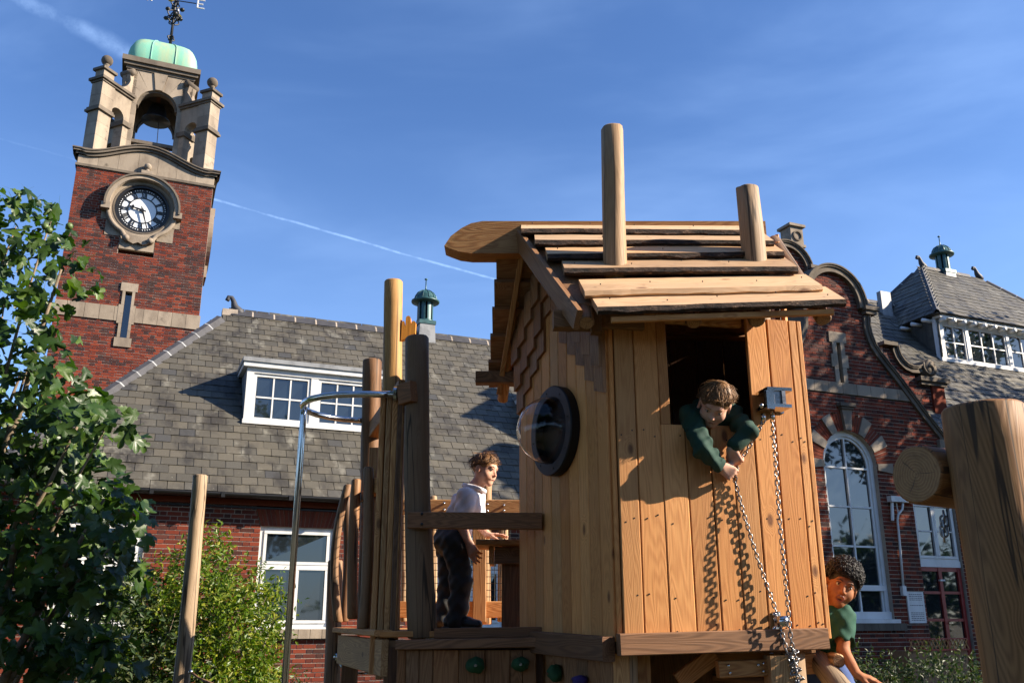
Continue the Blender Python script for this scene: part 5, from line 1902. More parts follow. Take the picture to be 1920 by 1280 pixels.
# porthole
pc = plane_hit(1056, 809, HA, LN, 0.0)
PM, _ = frame(pc + LN * 0.0, pc + LN, (0, 0, 1))
W = house.matrix_basis.inverted() @ PM
ph = link('porthole', None, house, W)
MB().lathe([(0.164, 0.024), (0.222, 0.024), (0.224, 0.068), (0.219, 0.074), (0.170, 0.074), (0.165, 0.070), (0.164, 0.024)], 72).build('rim', 'porthole', ph)
sm = MB()
prof_o = [(0.167 * math.cos(R(a)), 0.072 + 0.168 * math.sin(R(a))) for a in range(0, 90, 6)] + [(0.002, 0.240)]
sm.lathe(prof_o, 40)
prof_i = [(0.1645 * math.cos(R(a)), 0.072 + 0.1655 * math.sin(R(a))) for a in range(0, 90, 6)] + [(0.002, 0.2375)]
n0 = len(sm.f)
sm.lathe(prof_i, 40)
sm.f = sm.f[:n0] + [tuple(reversed(q)) for q in sm.f[n0:]]
sm.f = [q for q in sm.f if not (len(q) == 40)]
sm.m = [0] * len(sm.f)
sm.build('dome', 'clear', ph, True)
MB().lathe([(0.001, 0.03), (0.16, 0.03), (0.16, 0.034), (0.001, 0.034)], 40).build('inside_shade_disc', 'inside_shade', ph)  # disc painted black as the shaded interior; the wall behind is closed
for i in range(8):
    a = R(45 * i + 10)
    MB().ball((0.195 * math.cos(a), 0.195 * math.sin(a), 0.073), 0.005, 8).build('screw', 'iron', ph)

# ------------------------------------------------------------------ pulley bracket and chains
pul = thing('pulley_bracket', 'steel pulley box bolted to the playhouse front above the chains', 'bracket', Matrix.Translation(front(1445, 765)))
def fbox(px0, px1, py0, py1, o0, o1):
    a, b = front(px0, py1), front(px1, py0)
    m = MB()
    s0, s1 = (a - HA).dot(FE), (b - HA).dot(FE)
    v = [HA + FE * s + FN * o + Vector((0, 0, z)) for z in (a.z, b.z) for (s, o) in ((s0, o0), (s1, o0), (s1, o1), (s0, o1))]
    return m.add(v, [(0, 1, 2, 3), (7, 6, 5, 4), (0, 4, 5, 1), (1, 5, 6, 2), (2, 6, 7, 3), (3, 7, 4, 0)])


recalc(child('wall_plate', fbox(1444, 1461, 738, 776, 0.024, 0.030), 'steel', pul))
recalc(child('top_cheek', fbox(1412, 1456, 741, 745, 0.03, 0.15), 'steel', pul))
recalc(child('bottom_cheek', fbox(1412, 1456, 771, 775, 0.03, 0.15), 'steel', pul))
recalc(child('box_side', fbox(1440, 1444, 744, 772, 0.03, 0.15), 'zinc', pul))
recalc(child('front_plate', fbox(1411, 1422, 746, 779, 0.15, 0.156), 'steel', pul))
recalc(child('box_back', fbox(1411, 1440, 745, 771, 0.125, 0.14), 'zinc', pul))
for x, y in ((1448, 742), (1457, 740), (1457, 772), (1448, 773)):
    child('bolt', MB().ball(front(x, y, 0.033), 0.006, 8), 'steel', pul, True)
child('axle', MB().ball(front(1427, 760, 0.15), 0.012, 10), 'steel', pul, True)
for x, y, o in ((1431, 780, 0.09), (1448, 779, 0.06)):
    p = front(x, y, o)
    child('guide_tube', MB().tube([p + Vector((0, 0, 0.012)), p - Vector((0, 0, 0.02))], 0.011, 12), 'steel', pul, True)

LINK = None


def link_mesh():
    m = MB()
    pth = []
    for i in range(14):
        a = 2 * math.pi * i / 14
        pth.append((0.0085 * math.cos(a), 0, (0.0085 if 0 < a < math.pi else -0.0085) * 0 + 0.0085 * math.sin(a) + (0.007 if math.sin(a) > 1e-6 else -0.007 if math.sin(a) < -1e-6 else 0)))
    return m.tube(pth, 0.0031, 7, closed=True).mesh('link', 'zinc', True)


def chain(name, label, pts, cat='chain'):
    global LINK
    LINK = LINK or link_mesh()
    r = thing(name, label, cat, Matrix.Translation(pts[0]))
    pts = [Vector(p) for p in pts]
    pitch = 0.0215
    seg, d, i = 0, 0.0, 0
    tot = sum((b - a).length for a, b in zip(pts, pts[1:]))
    s = 0.0
    while s < tot:
        t, acc = s, 0
        for a, b in zip(pts, pts[1:]):
            L = (b - a).length
            if t <= L:
                break
            t -= L
        p = a + (b - a) * (t / L)
        M, _ = frame(p, p + (b - a), (0.3, -1, 0.1))
        M = M @ Matrix.Rotation(R(90 * (i % 2) + 35 + 12 * math.sin(i * 1.7)), 4, 'Z') @ Matrix.Scale(0.88, 4)
        link('link', LINK, r, r.matrix_basis.inverted() @ M)
        s += pitch
        i += 1
    return r


HAND = front(1383, 872, 0.052)
c1 = [front(1431, 790, 0.09), front(1410, 828, 0.07), HAND, front(1378, 900, 0.04), front(1392, 955, 0.037), front(1415, 1030, 0.042), front(1437, 1095, 0.05), front(1457, 1150, 0.06), front(1470, 1200, 0.085), front(1480, 1240, 0.09), front(1495, 1285, 0.09)]
chain('pull_chain', 'grey steel chain pulled aside by the boy leaning out of the hatch', c1)
c2_ = [front(1448, 788, 0.06), front(1453, 850, 0.10), front(1462, 980, 0.118), front(1474, 1100, 0.12), front(1482, 1190, 0.12), front(1490, 1240, 0.11), front(1500, 1285, 0.11)]
chain('hanging_chain', 'grey steel chain hanging straight down the playhouse front', c2_)
rgc = random.Random(9)
for k in range(1):
    pth = []
    for i in range(16):
        pth.append(front(1483 + 9 * math.sin(i * 1.9) + i * 1.3, 1215 + i * 5.2, 0.10 + 0.012 * math.cos(i * 2.3)))
    chain('slack_chain', 'bunched slack length of chain below the playhouse base beam', pth)
lg = thing('chain_guide', 'small steel ring clamp bolted low on the playhouse front', 'bracket', Matrix.Translation(front(1455, 1165)))
recalc(child('plate', fbox(1447, 1457, 1146, 1183, 0.024, 0.030), 'steel', lg))
for y in (1151, 1178):
    child('bolt', MB().ball(front(1452, y, 0.034), 0.012, 10), 'steel', lg, True)
p = front(1468, 1164, 0.075)
child('ring', MB().tube([p + Vector((0, 0, 0.022)), p - Vector((0, 0, 0.022))], 0.026, 18), 'steel', lg, True)
recalc(child('arm', fbox(1456, 1462, 1160, 1170, 0.03, 0.07), 'steel', lg))
# ------------------------------------------------------------------ play platform left of the house
plat = thing('play_platform', 'wooden play deck with climbing wall, log posts, rails and net beside the playhouse', 'play platform', Matrix.Translation((-0.3, 5.2, 0)))
DZK = 1.545                                     # deck top
FYp = 4.62
cx = 0.16
# deck boards
for i in range(13):
    y = FYp + 0.07 + i * 0.125
    xl = -0.62 - 0.33 * (y - FYp)
    xr = 0.16 if y > 4.9 else 0.28
    board('deck_board', Vector((xl, y, DZK - 0.015)), Vector((xr - 0.05 + 0.1, y, DZK - 0.015)), 0.12, 0.03, 'larch', plat, (0, 0, 1))
# front edge beams and climbing wall
board('edge_beam', at(743, 1208, FYp - 0.03), at(1012, 1203, FYp - 0.03), 0.045, 0.07, 'beam_brown', plat)
board('edge_beam', at(815, 1187, FYp + 0.03), at(1016, 1184, FYp + 0.03), 0.05, 0.06, 'beam_brown', plat)
xs_ = [745, 762, 787, 813, 861, 910, 957, 980, 1005]
for a, b in zip(xs_, xs_[1:]):
    p, q = at((a + b) / 2, 1218, FYp), at((a + b) / 2, 1400, FYp)
    w = at(b, 1240, FYp).x - at(a, 1240, FYp).x - 0.0015
    board('wall_board', Vector((p.x, FYp + rg.uniform(0, .004), 0.05)), p, w, 0.022, 'shingle', plat)  # darker than the larch cladding: deep shade put into the wood colour
# angled part of the climbing wall under the house's left side
pA, pB = Vector((0.17, FYp - 0.0, 0)), Vector((0.43, 4.03, 0))
eA = (pB - pA).normalized()
nA = Vector((eA.y, -eA.x, 0))
nA = nA if nA.y < 0 else -nA
LA = (pB - pA).length
for i in range(6):
    c = pA + eA * (LA * (i + 0.5) / 6) + nA * 0.0
    board('wall_board', up(c, 0.05), up(c, 1.47), LA / 6 - 0.002, 0.022, 'shingle', plat, nA)  # angled boards take the same darkened wood in place of shade
child('shade_backing_sheet', MB().box(-0.6, 0.15, FYp + 0.02, FYp + 0.03, 0.05, 1.47), 'shade_lining', plat)  # dark sheet added so no light shows through the board gaps
# left side fascia of the deck
sa, sb = at(745, 1255, 4.66), at(648, 1230, 5.95)
board('side_fascia', Vector((-0.62, FYp + 0.02, 1.42)), Vector((-1.08, 5.98, 1.42)), 0.17, 0.035, 'beam', plat, (-1, -0.3, 0))
board('side_cap', Vector((-0.63, FYp + 0.02, 1.535)), Vector((-1.09, 5.98, 1.535)), 0.09, 0.03, 'beam', plat, (0, 0, 1))
for (x, y) in ((-0.58, 4.7), (-1.0, 5.9), (0.1, 6.0), (-0.6, 6.1)):
    board('stilt', Vector((x, y, 0)), Vector((x, y, 1.5)), 0.09, 0.09, 'larch_dark', plat)
# posts
logpost('log_post', at(792, 1196, FYp + 0.07), at(782, 632, FYp + 0.07), 0.071, 0.062, 'log_grey', plat, 0.05, 12, bend=-0.012)
logpost('log_post', at(728, 1190, 4.95), at(738, 527, 4.95), 0.058, 0.053, 'log_amber', plat, 0.04, 14)
logpost('log_post', at(690, 1190, 5.4), at(698, 675, 5.4), 0.062, 0.056, 'log_grey', plat, 0.05, 16)
# upright slats
for i, x in enumerate((710, 722, 733, 745)):
    D = 4.80 - 0.03 * i + 0.05
    lo = (1262, 1272, 1230, 1210)[i]
    t_ = at(x + 11, 736 + 2 * i, D)
    b_ = at(x - 4, lo, D)
    board('slat', Vector((t_.x, D, b_.z)), t_, 0.03, 0.09, 'beam', plat, (0, -1, 0))
board('slat', Vector((at(752, 760, 4.72).x, 4.74, 1.50)), at(752, 760, 4.74), 0.03, 0.05, 'beam_brown', plat)
# head beams that carry the steel hoop
board('head_beam', at(698, 812, 5.42), at(759, 728, 4.72), 0.10, 0.07, 'beam', plat, (-1, -0.2, 0))
board('head_beam', at(752, 741, 4.66), at(776, 733, 4.60), 0.11, 0.05, 'beam_brown', plat)
board('prop', at(690, 1180, 5.2), at(702, 840, 5.2), 0.05, 0.05, 'beam', plat)
board('mid_rail', at(690, 918, 5.15), at(722, 906, 4.85), 0.085, 0.05, 'beam', plat, (-0.6, -1, 0))
# rails
board('front_rail', at(765, 975, FYp - 0.03), at(1016, 977, FYp - 0.03), 0.082, 0.045, 'beam_brown', plat)
for x, y in ((791, 963), (791, 982)):
    child('bolt', MB().ball(at(x, y, FYp - 0.055), 0.008, 8), 'iron', plat, True)
board('back_rail', at(745, 950, 6.05), at(1000, 951, 6.05), 0.095, 0.05, 'beam', plat)
board('back_rail', at(740, 1142, 6.0), at(945, 1142, 6.0), 0.10, 0.05, 'beam', plat)
board('back_upright', at(899, 1165, 5.98), at(899, 985, 5.98), 0.085, 0.05, 'beam', plat)
for x, y in ((833, 943), (833, 955), (914, 945), (914, 957), (945, 947), (945, 957), (760, 942), (760, 955), (909, 1142), (750, 1136), (750, 1148)):
    child('bolt', MB().ball(at(x, y, 6.02), 0.009, 8), 'steel', plat, True)
for i, (x, y0, y1, r) in enumerate(((757, 1165, 910, 0.022), (812, 1165, 929, 0.026), (911, 1170, 880, 0.038), (940, 1165, 940, 0.026), (946, 1060, 985, 0.022))):
    logpost('picket', at(x, y0, 6.2), at(x + 1, y1, 6.2), r, r * 0.9, 'log', plat, 0.06, 50 + i, n=12, k=6)
# left pickets, leaning
for i, (x0, y0, x1, y1, D, r, bd_) in enumerate(((681, 1178, 691, 876, 4.95, 0.031, 0.01), (661, 1160, 669, 898, 5.3, 0.03, -0.012), (634, 1166, 653, 908, 5.6, 0.026, -0.05), (645, 1165, 648, 930, 5.85, 0.028, 0.02))):
    logpost('picket', at(x0, y0, D), at(x1, y1, D), r, r * 0.9, 'log_grey', plat, 0.09, 60 + i, n=14, k=10, bend=bd_)
board('picket_rail', at(664, 935, 5.6), at(700, 925, 5.1), 0.06, 0.04, 'beam_brown', plat, (-1, -0.4, 0))
# wire net at the back and on the left side
def wire(p, q, par=plat):
    M, L = frame(p, q)
    global WIRE
    o = link('net_wire', WIRE, par, par.matrix_basis.inverted() @ M @ Matrix.Diagonal((1, 1, L, 1)))


WIRE = MB().tube([(0, 0, 0), (0, 0, 1)], 0.0022, 5).mesh('net_wire', 'rope')
for i in range(23):
    x = 752 + i * 9.2
    wire(at(x, 1135, 6.08), at(x + 2, 958, 6.08))
for i in range(14):
    y = 968 + i * 12.5
    wire(at(748, y, 6.082), at(950, y, 6.082))
for i in range(9):
    y = 950 + i * 18
    wire(at(664, y + 4, 5.62), at(701, y - 6, 5.0))
for i in range(4):
    wire(at(668 + i * 9, 1140, 5.5 - 0.14 * i), at(671 + i * 9, 945, 5.5 - 0.14 * i))

# counter shelf against the house
tb_ = thing('play_counter', 'small wooden counter with plank top on the deck beside the playhouse wall', 'counter', Matrix.Translation((0.0, 5.3, DZK)))
for k_ in range(3):
    p0 = at(893 + 2 * k_, 1044, 5.0 + 0.12 * k_)
    board('top_plank', Vector((p0.x, 5.0 + 0.12 * k_, 1.995)), Vector((0.12, 5.0 + 0.12 * k_, 1.995)), 0.115, 0.03, 'beam', tb_, (0, 0, 1))
x0 = at(928, 1060, 5.05).x
board('apron', Vector((x0, 5.02, 1.93)), Vector((0.10, 5.02, 1.93)), 0.09, 0.03, 'larch_dark', tb_)
board('apron_end', Vector((x0 - 0.02, 5.0, 1.93)), Vector((x0 - 0.02, 5.26, 1.93)), 0.09, 0.025, 'beam', tb_, (-1, 0, 0))
board('leg', Vector((at(958, 1100, 5.1).x, 5.12, DZK)), Vector((at(958, 1100, 5.1).x, 5.12, 1.98)), 0.10, 0.10, 'larch_dark', tb_)
logpost('leg', Vector((at(982, 1100, 5.3).x, 5.32, DZK)), Vector((at(982, 1100, 5.3).x, 5.32, 1.9)), 0.03, 0.03, 'log', tb_, 0.04, 71, n=12, k=6)

# ------------------------------------------------------------------ steel slide pole with hoop
fp = thing('fire_pole', 'polished steel sliding pole with a U-shaped top hoop beside the platform', 'pole', Matrix.Translation((-1.15, 5.08, 0)))
zh = 2.76
pl_ = at(563, 765, 5.1)
n0_, n1_ = at(743, 745, 4.74), at(684, 803, 5.42)
pth = [Vector((n0_.x, 4.74, zh)), Vector((-0.80, 4.74, zh))]
for i in range(13):
    a = R(270 - 180 * i / 12)
    pth.append(Vector((-0.86 + 0.34 * math.cos(a), 5.08 + 0.34 * math.sin(a), zh)))
pth += [Vector((n1_.x, 5.42, zh))]
child('hoop', MB().tube(pth, 0.0185, 14), 'steel', fp, True)
child('pole', MB().tube([Vector((-1.20, 5.08, 0)), Vector((-1.20, 5.08, zh - 0.04)), Vector((-1.20, 5.08, zh))], 0.0185, 16), 'steel', fp, True)
for q, yy in ((n0_, 4.74), (n1_, 5.42)):
    child('flange', MB().tube([Vector((q.x - 0.012, yy, zh)), Vector((q.x + 0.004, yy, zh))], 0.042, 16), 'steel', fp)
    child('bolt', MB().ball((q.x - 0.012, yy - 0.01, zh + 0.03), 0.007, 8).ball((q.x - 0.012, yy - 0.01, zh - 0.03), 0.007, 8), 'iron', fp, True)

# orange carved hand on the golden post
hd_ = thing('wooden_hand', 'orange stained wooden hand with rounded fingers fixed to the tall golden post', 'play ornament', Matrix.Translation(at(768, 640, 4.93)))
palm = MB()
pts = []
o0 = at(757, 640, 4.93)
out = []
def hp(x, y):
    q = at(x, y, 4.93)
    return (q.x, q.z)
def lobe_(cx_, cy_, r_, a0, a1, n=7):
    return [hp(cx_ + r_ * math.cos(R(a0 + (a1 - a0) * i / n)), cy_ - r_ * math.sin(R(a0 + (a1 - a0) * i / n))) for i in range(n + 1)]
out = [hp(752, 640), hp(779, 626)] + lobe_(776, 607, 4.2, 0, 180) + [hp(771, 614)] + lobe_(766, 598, 4.6, 0, 180) + [hp(760, 616)] + lobe_(757, 606, 3.0, 60, 180)
m = MB().prism(out, 4.915, 4.95)
recalc(child('palm', m, 'orange', hd_))

# ------------------------------------------------------------------ free-standing posts and the big log frame
lp = thing('log_pole', 'tall pale peeled log pole standing in front of the green shrub', 'log post', Matrix.Translation(up(at(345, 1280, 6.3), 0)))
logpost('pole', up(at(341, 1290, 6.3), 0.0) + Vector((-0.03, 0, 0)), at(376, 890, 6.3), 0.060, 0.047, 'log', lp, 0.05, 81, k=22, bend=0.015)
pr_ = at(357, 1259, 6.24)
child('rope_eye', MB().ball(pr_, 0.016, 10), 'steel', lp, True)
child('rope', MB().tube([pr_, at(372, 1270, 6.2), at(400, 1282, 6.1), at(430, 1300, 6.0)], 0.009, 6), 'log_grey', lp, True)
sp_ = thing('stump_post', 'weathered short log post beside the platform with a steel rope fitting', 'log post', Matrix.Translation(up(at(632, 1280, 6.2), 0)))
logpost('pole', up(at(633, 1290, 6.2), 0), at(629, 1050, 6.2), 0.056, 0.047, 'log_grey', sp_, 0.1, 83, k=18)
pr_ = at(633, 1231, 6.13)
child('fitting', MB().tube([pr_ + Vector((0, 0.03, 0)), pr_ + Vector((0, -0.02, 0))], 0.024, 14), 'steel', sp_, True)
child('shackle', MB().tube([pr_, at(640, 1248, 6.08), at(650, 1258, 6.05), at(662, 1261, 6.0), at(700, 1262, 5.9)], 0.008, 7), 'steel', sp_, True)
bp = thing('log_post', 'massive smooth golden log post standing close at the edge', 'log post', Matrix.Translation((1.25, 2.42, 0)))
logpost('trunk', Vector((1.315, 2.40, 0)), at(1843, 762, 2.40), 0.115, 0.101, 'log_gold', bp, 0.03, 91, n=36, k=20)
e0 = at(1718, 888, 2.50)
hl = thing('cross_log', 'thick round log end with radial cracks butting past the golden post', 'log', Matrix.Translation(e0))
logpost('trunk', e0 + Vector((1.45, 0.85, -0.02)), e0, 0.085, 0.080, 'log_gold', hl, 0.03, 93, n=36, k=14)
lb = thing('support_log', 'slim round log propping up the far end of the thick cross log', 'log post', Matrix.Translation(up(e0 + Vector((1.38, 0.81, 0)), 0)))
logpost('pole', up(e0 + Vector((1.38, 0.81, 0)), 0), e0 + Vector((1.38, 0.81, -0.07)), 0.07, 0.065, 'log_gold', lb, 0.04, 95, n=20, k=10)
for (x, y, D) in ((1769, 872, 2.36), (1771, 975, 2.42)):
    pass
sk = thing('chain_shackle', 'small steel chain loop hanging between the golden post and cross log', 'chain', Matrix.Translation(at(1770, 975, 2.46)))
for i in range(5):
    c = at(1770, 968 + i * 9, 2.46)
    M, _ = frame(c, c + Vector((0, 0, -1)), (1, -0.5, 0))
    link('link', LINK, sk, sk.matrix_basis.inverted() @ M @ Matrix.Rotation(R(90 * (i % 2)), 4, 'Z') @ Matrix.Scale(1.0, 4))

# climbing holds
def hold(name, label, x, y, P, N, r, mat, sx_=1.0, sz_=1.0, seed=0, rot=0.0):
    c = plane_hit(x, y, P, N, 0.03)
    M, _ = frame(c, c + Vector(N), (0, 0, 1))
    o = thing(name, label, 'climbing hold', M, 'climbing holds')
    bm = bmesh.new()
    bmesh.ops.create_icosphere(bm, subdivisions=3, radius=1.0)
    for v in bm.verts:
        q = 1 + 0.28 * mnoise.noise(v.co * 1.3 + Vector((seed, 0, 0))) + 0.08 * mnoise.noise(v.co * 4 + Vector((0, seed, 0)))
        v.co = Vector((v.co.x * r * sx_ * q, v.co.y * r * sz_ * q, v.co.z * 0.035 * q))
    me = bpy.data.meshes.new('grip')
    bm.to_mesh(me)
    bm.free()
    me.materials.append(MAT[mat])
    me.polygons.foreach_set('use_smooth', [True] * len(me.polygons))
    link('grip', me, o, Matrix.Rotation(rot, 4, 'Z'))
    MB().lathe([(0.007, 0.03), (0.007, 0.041)], 8).build('bolt', 'steel', o)


hold('climbing_hold', 'green climbing hold farthest from the playhouse on the board wall', 892, 1246, (0, FYp - 0.011, 0), (0, -1, 0), 0.042, 'hold_green', 1.1, 0.85, 1)
hold('climbing_hold', 'green climbing hold in the middle of the board wall', 976, 1244, (0, FYp - 0.011, 0), (0, -1, 0), 0.040, 'hold_green', 1.05, 0.85, 4)
hold('climbing_hold', 'long upright green climbing hold under the playhouse corner', 1040, 1261, pA + nA * 0.011, nA, 0.042, 'hold_green', 0.9, 1.0, 7)
hold('climbing_hold', 'purple climbing hold low under the playhouse corner', 1086, 1276, pA + nA * 0.011, nA, 0.042, 'hold_purple', 1.1, 0.6, 9)
# ------------------------------------------------------------------ vegetation
def leaf_fn(a, b, c, rough=0.4, trans=0.25):
    def fn(t):
        r = rnd(t)
        n = t.noise(wco(t), 9.0, 3.0)
        col = t.ramp(r, [(0.0, a), (0.55, b), (0.93, c)])
        col = t.mix(t.maprange(n, 0.35, 0.7, 0.0, 0.4), col, tuple(x * 0.6 for x in a))
        return {'Base Color': col, 'Roughness': rough, 'Specular IOR Level': 0.4, 'Normal': bump(t, t.noise(oco(t), 60.0, 3.0), 0.25, 0.004)}
    m = material('leaf', fn)
    nt = NT(m.node_tree)
    b_ = next(n for n in nt.n if n.type == 'BSDF_PRINCIPLED')
    o = next(n for n in nt.n if n.type == 'OUTPUT_MATERIAL')
    src = b_.inputs['Base Color'].links[0].from_socket
    tr = nt.new('ShaderNodeBsdfTranslucent', {'Color': nt.mix(1.0, src, (1.5, 1.8, 0.5), 'MULTIPLY')})
    mx = nt.new('ShaderNodeMixShader', {0: trans, 1: b_.outputs[0], 2: tr.outputs[0]})
    nt.l.new(mx.outputs[0], o.inputs[0])
    return m


MAT['fig_leaf'] = leaf_fn((0.017, 0.042, 0.008), (0.036, 0.078, 0.014), (0.085, 0.14, 0.024), 0.38, 0.3)
MAT['shrub_leaf'] = leaf_fn((0.055, 0.11, 0.009), (0.125, 0.19, 0.014), (0.27, 0.265, 0.028), 0.42, 0.3)
MAT['dull_leaf'] = leaf_fn((0.018, 0.04, 0.011), (0.04, 0.07, 0.02), (0.11, 0.12, 0.045), 0.5, 0.2)
MAT['tree_leaf'] = leaf_fn((0.02, 0.05, 0.012), (0.04, 0.085, 0.02), (0.08, 0.13, 0.03), 0.5, 0.2)
MAT['twig'] = material('twig_bark', simple((0.20, 0.15, 0.10), 0.85, 0, 0.3, 12.0, bmp=0.5))
MAT['fig_fruit'] = material('green_fig', simple((0.09, 0.14, 0.035), 0.5, 0, 0.2, 12.0))


def fig_leaf(seed):
    """five-lobed leaf, base at the origin, tip along +y, about 1 long, cupped and drooping"""
    rg = random.Random(seed)
    lobes = [(-112, 0.56, 0.10), (-54, 0.86, 0.12), (0, 1.0, 0.13), (54, 0.86, 0.12), (112, 0.56, 0.10)]
    c = Vector((0, 0.38, 0))
    pts = [(0.0, 0.02)]
    outl = []
    for i, (a, L, w) in enumerate(lobes):
        L *= 0.62 * rg.uniform(0.88, 1.1)
        ar = R(90 - a + rg.uniform(-5, 5))
        for (da, q) in ((22, 0.74), (14, 0.93), (0, 1.0), (-14, 0.93), (-22, 0.74)):
            outl.append((c.x + L * q * math.cos(ar + R(da)), c.y + L * q * math.sin(ar + R(da))))
        if i < 4:
            am = R(90 - (a + lobes[i + 1][0]) / 2)
            outl.append((c.x + 0.31 * math.cos(am), c.y + 0.31 * math.sin(am)))
    outl = [(0.0, 0.0)] + outl
    fold, droop = rg.uniform(0.15, 0.6), rg.uniform(0.2, 1.0)

    def bend(x, y):
        return (x, y, abs(x) * fold - droop * (y ** 2) * 0.45 - 0.25 * x * x + 0.05 * math.sin(9 * x + 5 * y))
    v = [bend(c.x, c.y)] + [bend(*p) for p in outl]
    n = len(outl)
    f = [(0, 1 + i, 1 + (i + 1) % n) for i in range(n)]
    m = MB()
    m.add(v, f)
    m.add([(-0.012, 0, 0), (0.012, 0, 0), (0.008, -0.42, -0.10), (-0.008, -0.42, -0.10)], [(0, 1, 2, 3)])
    return m


FIGM = [fig_leaf(i) for i in range(6)]
FIGME = [m.mesh('leaf', 'fig_leaf', True) for m in FIGM]


def leaf_matrix(p, rg, size, lean=Vector((0.55, -0.55, 0.75)), spread=0.9):
    n = (lean + Vector((rg.gauss(0, spread), rg.gauss(0, spread), rg.gauss(0, spread * 0.7)))).normalized()
    h = Vector((rg.gauss(0, 1), rg.gauss(0, 1), -0.7 + rg.gauss(0, 0.5)))
    y = (h - n * h.dot(n)).normalized()
    x = y.cross(n)
    M = Matrix((x, y, n)).transposed().to_4x4() @ Matrix.Scale(size, 4)
    M.translation = p
    return M


rgv = random.Random(77)
fig = thing('fig_tree', 'fig tree with large lobed dark green leaves in front of the clock tower', 'tree', Matrix.Translation((-3.3, 5.6, 0)))
blobs = [(-90, 470, 90, 90, 5.6), (-110, 640, 90, 100, 5.7), (-110, 820, 100, 100, 5.7), (-120, 1000, 110, 110, 5.7), (30, 425, 95, 80, 5.4), (95, 415, 45, 45, 5.3), (115, 505, 62, 62, 5.3), (10, 560, 70, 90, 5.6), (85, 600, 55, 60, 5.4), (40, 700, 90, 80, 5.5), (130, 730, 62, 55, 5.3),
         (60, 820, 120, 80, 5.5), (145, 800, 56, 48, 5.2), (205, 790, 32, 36, 5.15), (90, 920, 150, 90, 5.5), (195, 935, 64, 60, 5.2), (240, 980, 44, 30, 5.1), (50, 1040, 140, 90, 5.5), (170, 1060, 90, 70, 5.3), (70, 1170, 150, 90, 5.4), (150, 1230, 90, 70, 5.3)]
leaves = []
for (x, y, rx, ry, D) in blobs:
    c = at(x, y, D)
    sc_ = D / FPX
    n = int(rx * ry / (86 if y < 760 else 64))
    for _ in range(n):
        while True:
            d = Vector((rgv.uniform(-1, 1), rgv.uniform(-1, 1), rgv.uniform(-1, 1)))
            if d.length < 1:
                break
        p = c + Vector((d.x * rx * sc_, d.y * 0.42, d.z * ry * sc_))
        leaves.append((p, rgv.uniform(0.065, 0.145)))
leaves.sort(key=lambda q: q[0].y)
rest = MB()
inv = fig.matrix_basis.inverted()
cnt = 0
for p, s in leaves:
    M = leaf_matrix(p, rgv, s)
    i = rgv.randrange(6)
    vis = -20 < proj(p)[0] < 500
    if cnt < 300 and vis and rgv.random() < 0.4:
        link('leaf', FIGME[i], fig, inv @ M)
        cnt += 1
    else:
        rest.add(FIGM[i].v, FIGM[i].f, M=M)
child('foliage', rest, 'fig_leaf', fig, True, kind='stuff')
root = Vector((-3.45, 5.7, -0.05))
for i, (x, y, rx, ry, D) in enumerate(blobs):
    tip = at(x, y, D)
    mid = (root + tip) / 2 + Vector((-0.25 + 0.1 * rgv.random(), 0.1, 0.1))
    pth = []
    for k in range(9):
        t = k / 8
        q = root * (1 - t) ** 2 + mid * 2 * t * (1 - t) + tip * t * t
        pth.append(q + Vector((rgv.gauss(0, .02), rgv.gauss(0, .02), rgv.gauss(0, .02))) * (1 if 0 < k < 8 else 0))
    r0 = 0.05 if i % 3 == 0 else 0.03
    child('branch', MB().tube(pth, [r0 * (1 - 0.85 * k / 8) for k in range(9)], 7), 'twig', fig, True)
child('trunk', MB().tube([root, root + Vector((-0.02, 0, 0.5)), root + Vector((0.05, -0.03, 1.0))], [0.09, 0.075, 0.05], 10), 'twig', fig, True)
for (x, y) in ((85, 425), (92, 432), (130, 424), (35, 640), (72, 655)):
    child('fig_fruit', MB().ball(at(x, y, 5.0), 0.022, 10), 'fig_fruit', fig, True)
# reaching spray above the roof edge
for (x, y) in ((235, 805), (262, 775), (255, 800), (245, 790), (230, 780)):
    p = at(x, y, 5.05)
    link('leaf', FIGME[rgv.randrange(6)], fig, inv @ leaf_matrix(p, rgv, 0.11))


